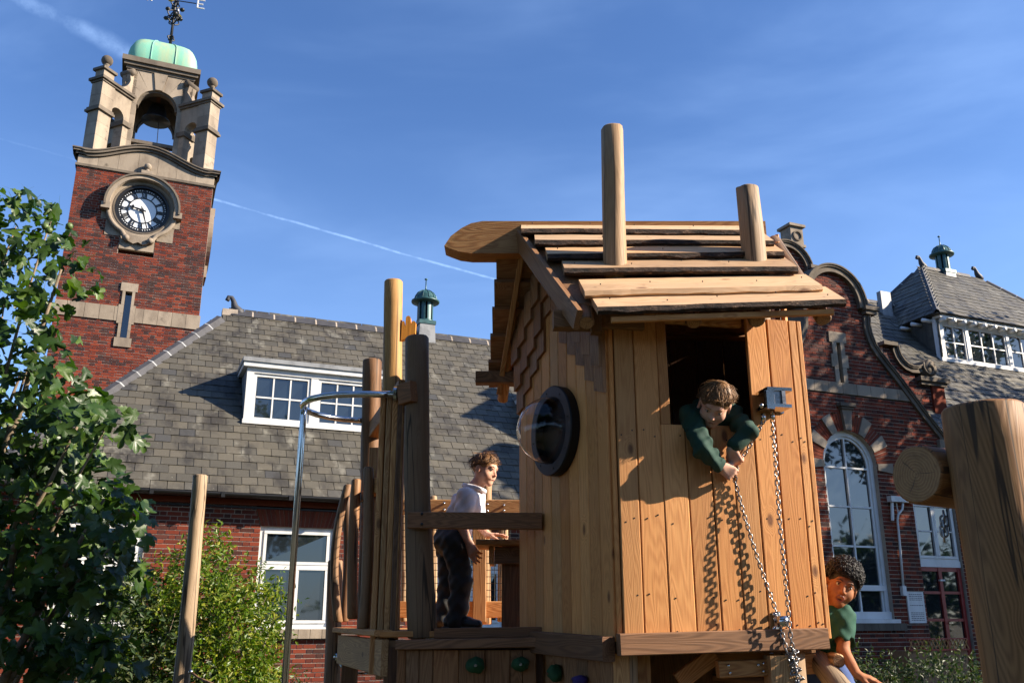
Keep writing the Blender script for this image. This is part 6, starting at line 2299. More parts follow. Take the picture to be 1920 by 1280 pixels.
def bush(name, label, c, rad, n, leaf, mat, seed, stems=9, cat='shrub', flat=False, group=None, aspect=0.42, up_=0.5):
    """a shrub of many small pointed leaves on twigs"""
    rg = random.Random(seed)
    c = Vector(c)
    o = thing(name, label, cat, Matrix.Translation((c.x, c.y, 0)), group)
    tw, lf = [], MB()
    base = Vector((c.x, c.y, 0.0))
    for i in range(stems):
        d = Vector((rg.uniform(-1, 1), rg.uniform(-1, 1), rg.uniform(0.1, 1))).normalized()
        tip = c + Vector((d.x * rad[0], d.y * rad[1], d.z * rad[2])) * rg.uniform(0.75, 0.98)
        pth = [base.lerp(tip, t) + Vector((rg.gauss(0, .03), rg.gauss(0, .03), 0)) * (t > 0) - Vector((0, 0, 0)) for t in (0, .25, .5, .75, 1)]
        child('stem', MB().tube(pth, [0.022, 0.017, 0.012, 0.008, 0.003], 5), 'twig', o)
    # sprigs: short shoots on the shell, each with a run of leaves
    ns = n // 9
    for i in range(ns):
        while True:
            d = Vector((rg.uniform(-1, 1), rg.uniform(-1, 1), rg.uniform(-1, 1)))
            if 0.1 < d.length < 1:
                break
        k = rg.uniform(0.45, 1.0) ** 0.6
        d = d.normalized() * k * (0.85 + 0.3 * mnoise.noise(d.normalized() * 2.6 + Vector((seed, 0, 0))))
        p = c + Vector((d.x * rad[0], d.y * rad[1], d.z * rad[2]))
        if p.z < 0.05:
            continue
        g = (Vector((d.x, d.y, d.z * 0.6 + up_)) + Vector((rg.gauss(0, .45), rg.gauss(0, .45), rg.gauss(0, .35)))).normalized()
        L = leaf * rg.uniform(2.2, 4.2)
        for j in range(9):
            q = p + g * (L * j / 8)
            h = (g * 0.5 + Vector((rg.gauss(0, 1), rg.gauss(0, 1), rg.gauss(0, 0.8)))).normalized()
            nrm = Vector((rg.gauss(0.2, .6), rg.gauss(-0.3, .6), rg.gauss(0.7, .5)))
            nrm = (nrm - h * nrm.dot(h)).normalized()
            s = leaf * rg.uniform(0.7, 1.25)
            side = h.cross(nrm) * s * aspect * 0.5
            a = q
            lf.add([a, a + h * s * 0.45 + side + nrm * s * 0.1, a + h * s - nrm * s * 0.06, a + h * s * 0.45 - side + nrm * s * 0.1], [(0, 1, 2), (0, 2, 3)])
    child('crown', lf, mat, o, False, kind='stuff')
    return o


c = at(385, 1150, 9.0)
bush('leafy_shrub', 'rounded bright yellow-green shrub in front of the brick wall', (c.x - 0.08, 9.0, 1.08), (1.0, 0.75, 1.28), 26000, 0.06, 'shrub_leaf', 5, 14)
c = at(255, 1170, 8.6)
bush('leafy_shrub', 'darker low shrub between the fig tree and the bright shrub', (c.x, 8.6, 1.0), (0.7, 0.6, 0.95), 6000, 0.07, 'dull_leaf', 6, 9)
c = at(1760, 1290, 9.0)
bush('low_shrub', 'pale speckled shrub below the red door beside the big log post', (c.x, 9.0, 0.72), (0.85, 0.5, 0.62), 7000, 0.045, 'dull_leaf', 8, 8, group='shrubs below the wing')
c = at(1625, 1290, 9.4)
bush('low_shrub', 'dark shrub below the arched window behind the crouching boy', (c.x, 9.4, 0.68), (0.7, 0.5, 0.62), 5000, 0.045, 'dull_leaf', 9, 8, group='shrubs below the wing')
c = at(520, 1330, 10.5)
bush('low_shrub', 'wispy low plants under the white window sill', (c.x, 10.5, 0.45), (1.1, 0.5, 0.55), 2600, 0.05, 'dull_leaf', 10, 8, group='plants below the school wall')


# trees beyond the frame: some shade the wing, others fill the panes and block sky light
def big_tree(name, label, base, h, rad, n, seed, leaf=0.22):
    rg = random.Random(seed)
    base = Vector(base)
    o = thing(name, label, 'tree', Matrix.Translation(base), 'trees around the playground')
    c = base + Vector((0, 0, h - rad * 0.95))
    child('trunk', MB().tube([base, base + Vector((0.1, 0, h * 0.35)), base + Vector((0, 0.1, h * 0.75))], [0.28, 0.2, 0.08], 10), 'twig', o, True)
    lf = MB()
    cl = []
    for i in range(16):
        d = Vector((rg.gauss(0, 1), rg.gauss(0, 1), rg.gauss(0, .8))).normalized()
        cc = c + d * rad * rg.uniform(0.35, 0.85)
        cl.append((cc, rad * rg.uniform(0.28, 0.45)))
        child('limb', MB().tube([base + Vector((0, 0, h * 0.4)), (base + Vector((0, 0, h * 0.6)) + cc) / 2, cc], [0.12, 0.07, 0.02], 6), 'twig', o, True)
    for i in range(n):
        cc, rr = cl[rg.randrange(16)]
        d = Vector((rg.gauss(0, 1), rg.gauss(0, 1), rg.gauss(0, 1))).normalized() * rr * rg.random() ** 0.35
        p = cc + d
        h_ = Vector((rg.gauss(0, 1), rg.gauss(0, 1), rg.gauss(0, 1))).normalized()
        nn = h_.orthogonal().normalized()
        s = leaf * rg.uniform(0.7, 1.3)
        sd_ = h_.cross(nn) * s * 0.35
        lf.add([p, p + h_ * s * 0.5 + sd_, p + h_ * s, p + h_ * s * 0.5 - sd_], [(0, 1, 2, 3)])
    child('crown', lf, 'tree_leaf', o, False, kind='stuff')
    return o


big_tree('shade_tree', 'broad leafy tree beyond the right edge, shading the gabled wing', (15.3, 16.2, 0), 11.0, 4.2, 10000, 1)
big_tree('shade_tree', 'second tree beyond the right edge, near the door of the wing', (20.5, 15.5, 0), 13.0, 4.0, 7000, 2)
big_tree('shade_tree', 'third tree beyond the right edge, throwing dappled shade on the wing roof', (20.5, 20.8, 0), 12.5, 4.0, 4200, 21)
for i, (x, y, h, r) in enumerate(((9.5, -9.0, 13.0, 5.0), (3.8, -9.5, 15.0, 5.6), (-3.0, -9.0, 15.0, 5.6), (-9.0, -5.5, 14.5, 5.4), (-11.0, 0.5, 13.5, 5.0), (-12.0, 7.0, 11.5, 4.4))):  # mirrored in the panes; enlarged and set close to block sky light
    big_tree('shade_tree', 'leafy tree %s behind the viewer' % ('on the sunny side of the playground', 'nearest the sunny corner', 'straight', 'beyond the fig tree', 'on the shaded side of the playground', 'level with the shrub and left')[i], (x, y, 0), h, r, 9000, 3 + i, 0.36)
hg = bush('reflection_hedge', 'long tall hedge of the playground boundary behind the viewer', (0, -15.5, 2.2), (17, 1.6, 2.6), 16000, 0.34, 'tree_leaf', 15, 20, 'hedge', aspect=0.8)  # unseen hedge added to darken the panes and block low sky light
bush('reflection_hedge', 'tall hedge along the sunny boundary beyond the right edge', (27, 0.0, 2.4), (1.6, 16, 2.8), 16000, 0.34, 'tree_leaf', 16, 20, 'hedge', aspect=0.8)  # second unseen hedge, added so the arched window mirrors something dark
# ------------------------------------------------------------------ people: smooth bodies grown from joints
def cone(a, b, ra, rb, k=0.012):
    return ('c', np.array(a, float), np.array(b, float), ra, rb, k)


def ell(c, r, B=None, k=0.012, sub=False):
    B = np.array(B if B is not None else np.eye(3), float)
    return ('x' if sub else 'e', np.array(c, float), np.array(r, float), B, k)


def sculpt(prims, h, wrinkle=None):
    """sample the blended solids on a grid and skin them (surface nets)"""
    lo, hi = np.full(3, 1e9), np.full(3, -1e9)
    for p in prims:
        if p[0] == 'x':
            continue
        if p[0] == 'c':
            m = max(p[3], p[4])
            lo = np.minimum(lo, np.minimum(p[1], p[2]) - m)
            hi = np.maximum(hi, np.maximum(p[1], p[2]) + m)
        else:
            m = p[2].max()
            lo = np.minimum(lo, p[1] - m)
            hi = np.maximum(hi, p[1] + m)
    lo -= 4 * h
    hi += 4 * h
    n = np.ceil((hi - lo) / h).astype(int) + 1
    Fd = np.full(n, 0.5, np.float32)
    for p in prims:
        k = p[-1]
        if p[0] == 'c':
            m = max(p[3], p[4]) + k * 1.5 + 3 * h
            a, b = np.minimum(p[1], p[2]) - m, np.maximum(p[1], p[2]) + m
        else:
            m = p[2].max() + k * 1.5 + 3 * h
            a, b = p[1] - m, p[1] + m
        i0 = np.maximum(0, np.floor((a - lo) / h).astype(int))
        i1 = np.minimum(n, np.ceil((b - lo) / h).astype(int) + 1)
        if (i1 <= i0).any():
            continue
        g = np.meshgrid(*[(lo[q] + h * np.arange(i0[q], i1[q])).astype(np.float32) for q in range(3)], indexing='ij')
        if p[0] == 'c':
            ab = p[2] - p[1]
            L2 = max(1e-9, float(ab @ ab))
            t = np.clip(sum((g[q] - p[1][q]) * ab[q] for q in range(3)) / L2, 0, 1)
            d = np.sqrt(sum((g[q] - p[1][q] - t * ab[q]) ** 2 for q in range(3))) - (p[3] + (p[4] - p[3]) * t)
        else:
            q_ = [sum((g[q] - p[1][q]) * p[3][q][j] for q in range(3)) / p[2][j] for j in range(3)]
            rr = np.sqrt(q_[0] ** 2 + q_[1] ** 2 + q_[2] ** 2) + 1e-6
            d = (rr - 1) * np.minimum.reduce([np.full_like(rr, x) for x in p[2]]) * (0.6 + 0.4 * rr)
        sl = tuple(slice(i0[q], i1[q]) for q in range(3))
        o = Fd[sl]
        if p[0] == 'x':
            d = -d
            hh = np.maximum(k - np.abs(o - d), 0) / k
            Fd[sl] = np.maximum(o, d) + hh * hh * k * 0.25
        else:
            hh = np.maximum(k - np.abs(o - d), 0) / k
            Fd[sl] = np.minimum(o, d) - hh * hh * k * 0.25
    if wrinkle:
        g = np.meshgrid(*[(lo[q] + h * np.arange(n[q])).astype(np.float32) for q in range(3)], indexing='ij')
        Fd = Fd + wrinkle(*g)
    ins = Fd < 0
    c = np.zeros(tuple(n - 1), np.int8)
    for dx in (0, 1):
        for dy in (0, 1):
            for dz in (0, 1):
                c += ins[dx:n[0] - 1 + dx, dy:n[1] - 1 + dy, dz:n[2] - 1 + dz]
    act = (c > 0) & (c < 8)
    idx = np.full(act.shape, -1, np.int64)
    cells = np.argwhere(act)
    idx[act] = np.arange(len(cells))
    acc = np.zeros((len(cells), 3))
    cn = np.zeros(len(cells))
    cr = [(x, y, z) for x in (0, 1) for y in (0, 1) for z in (0, 1)]
    val = {q: Fd[cells[:, 0] + q[0], cells[:, 1] + q[1], cells[:, 2] + q[2]] for q in cr}
    for q in cr:
        for ax in range(3):
            if q[ax] == 0:
                r = list(q)
                r[ax] = 1
                va, vb = val[q], val[tuple(r)]
                s = (va < 0) != (vb < 0)
                t = np.where(s, va / np.where(s, va - vb, 1), 0)
                pt = np.tile(np.array(q, float), (len(cells), 1))
                pt[:, ax] += t
                acc[s] += pt[s]
                cn[s] += 1
    V = lo + h * (cells + acc / cn[:, None])
    faces = []
    for ax in range(3):
        u, v = (ax + 1) % 3, (ax + 2) % 3
        s0 = [slice(None)] * 3
        s1 = [slice(None)] * 3
        s0[ax] = slice(0, n[ax] - 1)
        s1[ax] = slice(1, n[ax])
        A, B = ins[tuple(s0)], ins[tuple(s1)]
        e = np.argwhere(A != B)
        e = e[(e[:, u] > 0) & (e[:, v] > 0) & (e[:, u] < n[u] - 1) & (e[:, v] < n[v] - 1)]
        if not len(e):
            continue
        fl = A[e[:, 0], e[:, 1], e[:, 2]]
        q = []
        for du, dv in ((1, 1), (0, 1), (0, 0), (1, 0)):
            cc = e.copy()
            cc[:, u] -= du
            cc[:, v] -= dv
            q.append(idx[cc[:, 0], cc[:, 1], cc[:, 2]])
        q = np.stack(q, 1)
        q[~fl] = q[~fl][:, ::-1]
        faces.append(q)
    Fc = np.concatenate(faces)
    # two rounds of smoothing
    for _ in range(2):
        s = np.zeros_like(V)
        w = np.zeros(len(V))
        for a, b in ((0, 1), (1, 2), (2, 3), (3, 0)):
            np.add.at(s, Fc[:, a], V[Fc[:, b]])
            np.add.at(w, Fc[:, a], 1)
        V = V * 0.55 + 0.45 * s / w[:, None]
    return V, Fc


def flesh(name, prims, h, mat, parent, wrinkle=None):
    V, Fc = sculpt(prims, h, wrinkle)
    me = bpy.data.meshes.new(name)
    me.from_pydata(V.tolist(), [], Fc.tolist())
    me.materials.append(MAT[mat])
    me.polygons.foreach_set('use_smooth', [True] * len(me.polygons))
    me.update()
    return link(name, me, parent, parent.matrix_basis.inverted())


def skin_fn(col, red):
    def fn(t):
        n = t.noise(wco(t), 35.0, 3.0)
        return {'Base Color': t.mix(t.maprange(n, 0.35, 0.7), col, red), 'Roughness': 0.68, 'Subsurface Weight': 0.05, 'Subsurface Radius': (0.012, 0.005, 0.003), 'Subsurface Scale': 0.3, 'Specular IOR Level': 0.3}
    return fn


def cloth_fn(col, rough=0.85):
    def fn(t):
        n = t.noise(wco(t), 90.0, 2.0)
        f = t.noise(wco(t), 14.0, 3.0)
        return {'Base Color': t.mix(t.maprange(f, 0.3, 0.7, 0.0, 0.35), col, tuple(x * 0.6 for x in col)), 'Roughness': rough, 'Normal': bump(t, t.math('ADD', t.math('MULTIPLY', n, 0.3), f), 0.35, 0.006)}
    return fn


MAT['skin_fair'] = material('fair_skin', skin_fn((0.60, 0.35, 0.25), (0.55, 0.27, 0.19)))
MAT['skin_brown'] = material('brown_skin', skin_fn((0.36, 0.15, 0.068), (0.31, 0.115, 0.05)))
MAT['lip'] = material('lip', simple((0.33, 0.10, 0.08), 0.45))
MAT['mouth'] = material('open_mouth', simple((0.06, 0.012, 0.012), 0.5))
MAT['eye'] = material('eye_white', simple((0.62, 0.60, 0.57), 0.2))
MAT['iris'] = material('dark_iris', simple((0.02, 0.012, 0.008), 0.12))
MAT['polo_white'] = material('white_polo', cloth_fn((0.82, 0.81, 0.86)))
MAT['green_knit'] = material('bottle_green_sweater', cloth_fn((0.006, 0.040, 0.027)))
MAT['green_polo'] = material('green_polo', cloth_fn((0.008, 0.070, 0.042)))
MAT['trouser'] = material('black_trouser', cloth_fn((0.016, 0.017, 0.018), 0.7))
MAT['shoe'] = material('black_shoe', simple((0.012, 0.012, 0.013), 0.35))
MAT['sole'] = material('grey_sole', simple((0.10, 0.10, 0.10), 0.8))
MAT['jeans'] = material('blue_cloth', cloth_fn((0.05, 0.09, 0.24)))


def hair_fn(a, b):
    def fn(t):
        return {'Base Color': t.ramp(rnd(t), [(0.0, a), (0.7, b), (1.0, tuple(min(1, x * 1.5) for x in b))]), 'Roughness': 0.5, 'Specular IOR Level': 0.35}
    return fn


MAT['hair_brown'] = material('brown_hair', hair_fn((0.06, 0.028, 0.012), (0.22, 0.115, 0.05)))
MAT['hair_black'] = material('black_hair', hair_fn((0.006, 0.005, 0.005), (0.016, 0.013, 0.012)))


class Head:
    """head frame: x = side, y = where the face looks, z = crown"""

    def __init__(s, c, face, crown, size=1.0):
        s.c = Vector(c)
        y = Vector(face).normalized()
        z = Vector(crown)
        z = (z - y * z.dot(y)).normalized()
        x = y.cross(z)
        s.B = Matrix((x, y, z)).transposed()
        s.k = size

    def p(s, x, y, z):
        return s.c + s.B @ Vector((x, y, z)) * s.k

    def prims(s, neck):
        q, k = s.p, s.k
        B = np.array(s.B)
        E = lambda c, r, kk=0.015, sub=False: ell(q(*c), [x * k for x in r], B, kk, sub)
        out = [E((0, -0.012, 0.028), (0.073, 0.090, 0.080)), E((0, 0.026, -0.040), (0.056, 0.060, 0.066), 0.03),
               E((0, 0.060, -0.088), (0.024, 0.020, 0.018), 0.02)]
        for sg in (-1, 1):
            out += [E((sg * 0.034, 0.048, -0.034), (0.027, 0.026, 0.026), 0.02), E((sg * 0.030, 0.092, 0.004), (0.014, 0.012, 0.010), 0.01, True)]
        out += [cone(q(-0.028, 0.072, 0.020), q(0.028, 0.072, 0.020), 0.013 * k, 0.013 * k, 0.012),
                cone(q(0, 0.083, 0.004), q(0, 0.098, -0.028), 0.0065 * k, 0.0095 * k, 0.008),
                cone(q(-0.011, 0.088, -0.031), q(0.011, 0.088, -0.031), 0.0065 * k, 0.0065 * k, 0.006),
                cone(q(-0.016, 0.078, -0.056), q(0.016, 0.078, -0.056), 0.0085 * k, 0.0085 * k, 0.008),
                cone(q(0, -0.018, -0.05), neck, 0.040 * k, 0.046 * k, 0.02)]
        for sg in (-1, 1):
            out += [E((sg * 0.075, -0.004, -0.012), (0.009, 0.020, 0.030), 0.006), E((sg * 0.085, 0.001, -0.012), (0.006, 0.010, 0.017), 0.005, True)]
        return out

    def face(s, parent, hair, mouth='smile', look=(0, 0)):
        q, k = s.p, s.k
        B3 = s.B.to_4x4()
        for sg in (-1, 1):
            c = q(sg * 0.030, 0.072, 0.003)
            child('eye', MB().ball(c, 0.0096 * k, 12), 'eye', parent, True)
            child('iris', MB().ball(q(sg * 0.030 + look[0] * 0.004, 0.0784, 0.003 + look[1] * 0.003), 0.0056 * k, 10), 'iris', parent, True)
            child('eyelid', MB().tube([q(sg * 0.030 - 0.014, 0.076, 0.006), q(sg * 0.030 - 0.006, 0.085, 0.0125), q(sg * 0.030 + 0.006, 0.085, 0.0125), q(sg * 0.030 + 0.014, 0.076, 0.006)], 0.0015 * k, 6), hair, parent, True)
            child('eyebrow', MB().tube([q(sg * 0.013, 0.088, 0.022), q(sg * 0.030, 0.086, 0.028), q(sg * 0.046, 0.072, 0.021)], [0.0014 * k, 0.0024 * k, 0.0012 * k], 6), hair, parent, True)
        if mouth == 'open':
            child('mouth', MB().ball((0, 0, 0), 0.015 * k, 14, M=Matrix.Translation(q(0, 0.0775, -0.060)) @ B3 @ Matrix.Diagonal((1.25, 0.55, 1.0, 1))), 'mouth', parent, True)
            child('teeth', MB().tube([q(-0.011, 0.082, -0.0485), q(0, 0.0865, -0.0475), q(0.011, 0.082, -0.0485)], 0.0032 * k, 6), 'eye', parent, True)
            pts = [q(0.018 * math.cos(a), 0.083 + 0.002 * math.sin(a), -0.060 + 0.0145 * math.sin(a)) for a in np.linspace(0, 2 * math.pi, 18, endpoint=False)]
            child('lips', MB().tube(pts, 0.0032 * k, 6, closed=True), 'lip', parent, True)
        else:
            child('lips', MB().tube([q(-0.020, 0.076, -0.054), q(-0.009, 0.0855, -0.0585), q(0.009, 0.0855, -0.0585), q(0.020, 0.076, -0.054)], [0.0015 * k, 0.0038 * k, 0.0038 * k, 0.0015 * k], 6), 'lip', parent, True)

    def hair(s, parent, mat, seed, n=900, length=0.045, style='straight'):
        rg = random.Random(seed)
        q, k = s.p, s.k
        B = np.array(s.B)
        E = lambda c, r, kk=0.01, sub=False: ell(q(*c), [x * k for x in r], B, kk, sub)
        cap = [E((0, -0.014, 0.032), (0.0765, 0.0935, 0.083)), E((0, 0.10, -0.040), (0.085, 0.062, 0.085), 0.01, True), E((0, 0.0, -0.125), (0.11, 0.11, 0.085), 0.01, True)]
        for sg in (-1, 1):
            cap.append(E((sg * 0.09, 0.005, -0.02), (0.03, 0.026, 0.036), 0.006, True))
        V, Fc = sculpt(cap, 0.005)
        m = MB()
        m.v = [tuple(v) for v in V]
        m.f = [tuple(f) for f in Fc.tolist()]
        m.m = [0] * len(m.f)
        for i in range(n):
            th = rg.uniform(0, 2 * math.pi)
            cz = rg.uniform(-0.30, 1.0)
            sz = math.sqrt(1 - cz * cz)
            d = Vector((sz * math.cos(th), sz * math.sin(th), cz))
            if d.y > 0.55 and cz < (0.42 if style == 'straight' else 0.22) or cz < -0.1 and d.y > -0.1:
                continue
            root = Vector((d.x * 0.076, -0.014 + d.y * 0.093, 0.032 + d.z * 0.083))
            if style == 'straight':
                crown = Vector((0.12, -0.42, 0.90))
                L = length * rg.uniform(0.7, 1.2) * (1.0 if cz > 0.25 else 0.6)
                stick = rg.random() < 0.05
                p, q_ = [], d.copy()
                jit = Vector((rg.gauss(0, .09), rg.gauss(0, .09), rg.gauss(0, .09)))
                for j in range(5):
                    lift = 1.0 + (0.012 + 0.03 * j / 4 + (0.09 * j if stick else 0.0)) * rg.uniform(0.5, 1.1)
                    p.append(Vector((q_.x * 0.076 * lift, -0.014 + q_.y * 0.093 * lift, 0.032 + q_.z * 0.083 * lift)))
                    fl_w = q_ - crown * q_.dot(crown) + jit
                    fl_w = fl_w - q_ * fl_w.dot(q_)
                    q_ = (q_ + fl_w.normalized() * (L / 4 / 0.085)).normalized()
                m.tube([q(*x) for x in p], [x * k for x in (0.0016, 0.0019, 0.0018, 0.0014, 0.0004)], 3, caps=False)
            else:
                if cz < 0.25 and rg.random() < 0.55:
                    continue
                r = rg.uniform(0.006, 0.0105)
                a0 = rg.uniform(0, 6.28)
                t1 = d.orthogonal().normalized()
                t2 = d.cross(t1)
                base = root + d * (0.004 + 0.026 * max(0, cz) * rg.random())
                p = []
                for j in range(7):
                    a = a0 + j * 0.95
                    p.append(base + (t1 * math.cos(a) + t2 * math.sin(a)) * r + d * (0.0026 * j))
                m.tube([q(*x) for x in p], [0.0026 * k] * 6 + [0.001 * k], 4, caps=False)
        child('hair', m, mat, parent, True)


def hand_prims(wrist, d, palm, thumb_side, curls=(25, 30, 35, 40), spread=4, thumb=0.5, size=1.0, k=0.005):
    """palm, four unequal fingers bent at each joint, and a thumb leaving the side of the palm"""
    wrist, d = Vector(wrist), Vector(d).normalized()
    n = Vector(palm)
    n = (n - d * n.dot(d)).normalized()
    s = d.cross(n) * thumb_side
    out = []
    S = size
    for i in range(4):
        o = (1.5 - i)
        kn = wrist + d * (0.060 - 0.004 * abs(o - 0.5)) * S + s * o * 0.0165 * S
        out.append(cone(wrist + s * o * 0.009 * S, kn, 0.0115 * S, 0.0098 * S, 0.012))
        L = (0.060, 0.066, 0.062, 0.049)[i] * S
        f = (d + s * o * math.tan(R(spread))).normalized()
        p = kn
        a = 0.0
        for j, q in enumerate((0.45, 0.31, 0.24)):
            a += curls[i] * (1.0, 1.15, 0.8)[j]
            v = f * math.cos(R(a)) + n * math.sin(R(a))
            e = p + v * L * q
            out.append(cone(p, e, (0.0078 - 0.0007 * j) * S, (0.0072 - 0.0008 * j) * S, k))
            p = e
    a = wrist + d * 0.014 * S + s * 0.016 * S
    b = wrist + d * 0.036 * S + s * 0.036 * S + n * 0.012 * S
    c = b + (d * (0.8 - 0.3 * thumb) + n * thumb + s * (0.45 - 0.6 * thumb)).normalized() * 0.024 * S
    e = c + (d * (0.9 - 0.5 * thumb) + n * thumb * 1.2 - s * 0.25 * thumb).normalized() * 0.02 * S
    out += [cone(a, b, 0.0125 * S, 0.0098 * S, 0.01), cone(b, c, 0.0092 * S, 0.0082 * S, k), cone(c, e, 0.0082 * S, 0.0066 * S, k)]
    return out


def folds(f, amp, seed=0.0):
    def w(x, y, z):
        return amp * (np.sin(f * (z * 1.0 + 0.5 * x) + 2.1 * np.sin(f * 0.4 * x + seed) + seed) * np.sin(f * 0.55 * (x - 0.6 * y) + seed * 1.7) + 0.5 * np.sin(f * 1.9 * (z * 0.8 - x * 0.7 + 0.3 * y) + 1.3 * seed))
    return w


def person(label, base):
    return thing('person', label, 'person', Matrix.Translation(base))


# ---- boy in a white polo shirt standing bent on the deck
Db = 5.30
b1 = person('child in white polo shirt and black trousers walking bent forward on the wooden deck', at(850, 1180, Db))
J = lambda x, y, dy=0.0: at(x, y, Db + dy)
hd1 = Head(J(909, 880), (0.80, -0.52, -0.22), (0.16, -0.02, 1.0), 0.86)
nk = J(889, 919)
chest, belly, pelv = J(873, 950), J(858, 985), J(846, 1012)
shn, shf = J(874, 932, -0.10), J(891, 932, 0.10)
eln, wrn = J(866, 986, -0.125), J(880, 1019, -0.12)
elf, wrf = J(899, 984, 0.15), J(915, 1003, 0.10)
hipn, hipf = J(852, 1015, -0.07), J(842, 1014, 0.07)
knn, knf = J(865, 1090, -0.08), J(843, 1092, 0.08)
ann, anf = J(856, 1163, -0.08), J(832, 1163, 0.08)
body = hd1.prims(nk)
body += [cone(nk, chest, 0.046, 0.074, 0.03), cone(chest, pelv, 0.076, 0.076, 0.03), cone(shn, shf, 0.042, 0.042, 0.03),
         cone(shn, eln, 0.036, 0.029, 0.015), cone(eln, wrn, 0.029, 0.021, 0.01), cone(shf, elf, 0.036, 0.029, 0.015), cone(elf, wrf, 0.029, 0.021, 0.01),
         cone(hipn, knn, 0.06, 0.045, 0.02), cone(knn, ann, 0.045, 0.032, 0.02), cone(hipf, knf, 0.06, 0.045, 0.02), cone(knf, anf, 0.045, 0.032, 0.02)]
body += hand_prims(wrn, J(889, 1040, -0.14) - wrn, (0.5, 0.7, 0.1), -1, (14, 18, 24, 30), 3, 0.35)
body += hand_prims(wrf, Vector((1, -0.25, 0.05)), (0, 0.1, -1), -1, (6, 8, 12, 16), 8, 0.3)
flesh('body', body, 0.0046, 'skin_fair', b1)
hd1.face(b1, 'hair_brown', look=(0.3, -0.5))
hd1.hair(b1, 'hair_brown', 3, 3600, 0.050)
shirt = [cone(J(886, 924), chest, 0.056, 0.088, 0.03), cone(chest, belly, 0.090, 0.088, 0.03), cone(belly, J(849, 1000), 0.088, 0.085, 0.03), cone(shn, shf, 0.052, 0.052, 0.03),
         cone(shn, shn.lerp(eln, 0.66), 0.055, 0.053, 0.02), cone(shf, shf.lerp(elf, 0.66), 0.055, 0.053, 0.02),
         ('x', np.array(shn.lerp(eln, 0.84)), np.array([0.056] * 3), np.eye(3), 0.004), ('x', np.array(shf.lerp(elf, 0.84)), np.array([0.056] * 3), np.eye(3), 0.004)]
flesh('polo_shirt', shirt, 0.006, 'polo_white', b1, folds(52, 0.0060, 1.0))
cp = [nk + Vector((0.062 * math.cos(a), 0.058 * math.sin(a), 0.012 + 0.018 * math.cos(a + math.pi))) for a in np.linspace(0, 2 * math.pi, 20, endpoint=False)]
child('collar', MB().tube(cp, 0.013, 8, closed=True), 'polo_white', b1, True)
tr = [cone(J(850, 998), pelv, 0.087, 0.093, 0.02), cone(pelv, hipn, 0.09, 0.076, 0.03), cone(pelv, hipf, 0.09, 0.076, 0.03)]
for hp_, kn_, an_ in ((hipn, knn, ann), (hipf, knf, anf)):
    tr += [cone(hp_, kn_, 0.076, 0.062, 0.02), cone(kn_, an_ + Vector((0, 0, 0.0)), 0.062, 0.057, 0.02)]
flesh('trousers', tr, 0.007, 'trouser', b1, folds(60, 0.0052, 2.0))
for an_, dx in ((ann, 0.0), (anf, 0.0)):
    z0 = DZK
    f = Vector((an_.x, an_.y, z0))
    s_ = b1
    fw = Vector((0.95, -0.3, 0)).normalized()
    flesh('shoe', [cone(f + Vector((0, 0, 0.04)) - fw * 0.045, f + Vector((0, 0, 0.035)) + fw * 0.06, 0.036, 0.033, 0.02), cone(f + Vector((0, 0, 0.03)) + fw * 0.06, f + Vector((0, 0, 0.026)) + fw * 0.125, 0.036, 0.027, 0.02), cone(f + Vector((0, 0, 0.07)), f + Vector((0, 0, 0.04)), 0.036, 0.036, 0.02)], 0.006, 'shoe', b1)
    so = MB()
    pr = [(-0.085, 0.0), (-0.075, -0.03), (0.02, -0.037), (0.09, -0.036), (0.145, -0.015), (0.15, 0.005), (0.135, 0.025), (0.08, 0.036), (0.0, 0.034), (-0.07, 0.03)]
    sdv = Vector((-fw.y, fw.x, 0))
    v = [f + fw * a + sdv * b + Vector((0, 0, 0.001)) for a, b in pr] + [f + fw * a + sdv * b + Vector((0, 0, 0.016)) for a, b in pr]
    so.add(v, [tuple(range(9, -1, -1)), tuple(range(10, 20))] + [(i, (i + 1) % 10, (i + 1) % 10 + 10, i + 10) for i in range(10)])
    child('sole', so, 'sole', b1)
    for i in range(4):
        c = f + fw * (0.03 + 0.02 * i) + Vector((0, 0, 0.075 - 0.008 * i))
        child('lace', MB().tube([c - sdv * 0.02, c + Vector((0, 0, 0.004)), c + sdv * 0.02], 0.003, 5), 'sole', b1, True)

# ---- boy leaning out of the hatch, both hands on the chain
b2 = person('child in dark green sweater leaning out of the playhouse hatch and gripping the chain', front(1330, 797, -0.1))
hd2 = Head(front(1341, 757, 0.075), (-0.30, -0.62, -0.72), (0.16, -0.55, 0.80), 0.90)
nk = front(1332, 778, 0.0) + Vector((0, 0.03, 0.0))
sl_, sr_ = front(1296, 781, -0.005), front(1372, 781, -0.02)
el_, er_ = front(1316, 838, 0.095), front(1402, 806, 0.10)
wl_, wr_ = front(1353, 876, 0.075), front(1372, 842, 0.085)
chest = front(1333, 792, -0.10) + Vector((0, 0, 0.02))
hips = front(1333, 830, -0.42)
body = hd2.prims(nk)
body += [cone(nk, chest, 0.05, 0.08, 0.03), cone(chest, hips, 0.085, 0.085, 0.03), cone(sl_, sr_, 0.042, 0.042, 0.03),
         cone(sl_, el_, 0.035, 0.028, 0.015), cone(el_, wl_, 0.028, 0.021, 0.01), cone(sr_, er_, 0.035, 0.028, 0.015), cone(er_, wr_, 0.028, 0.021, 0.01)]
g1 = front(1384, 868, 0.055)
g2 = front(1379, 897, 0.043)
body += hand_prims(wr_, g1 + Vector((-0.012, -0.02, -0.01)) - wr_, (0.55, 0.75, -0.1), -1, (38, 48, 52, 55), 2, 0.9, 0.98)
body += hand_prims(wl_, g2 + Vector((0.0, -0.03, 0.004)) - wl_, (0.35, 0.9, 0.0), 1, (40, 50, 55, 58), 2, 0.9, 0.98)
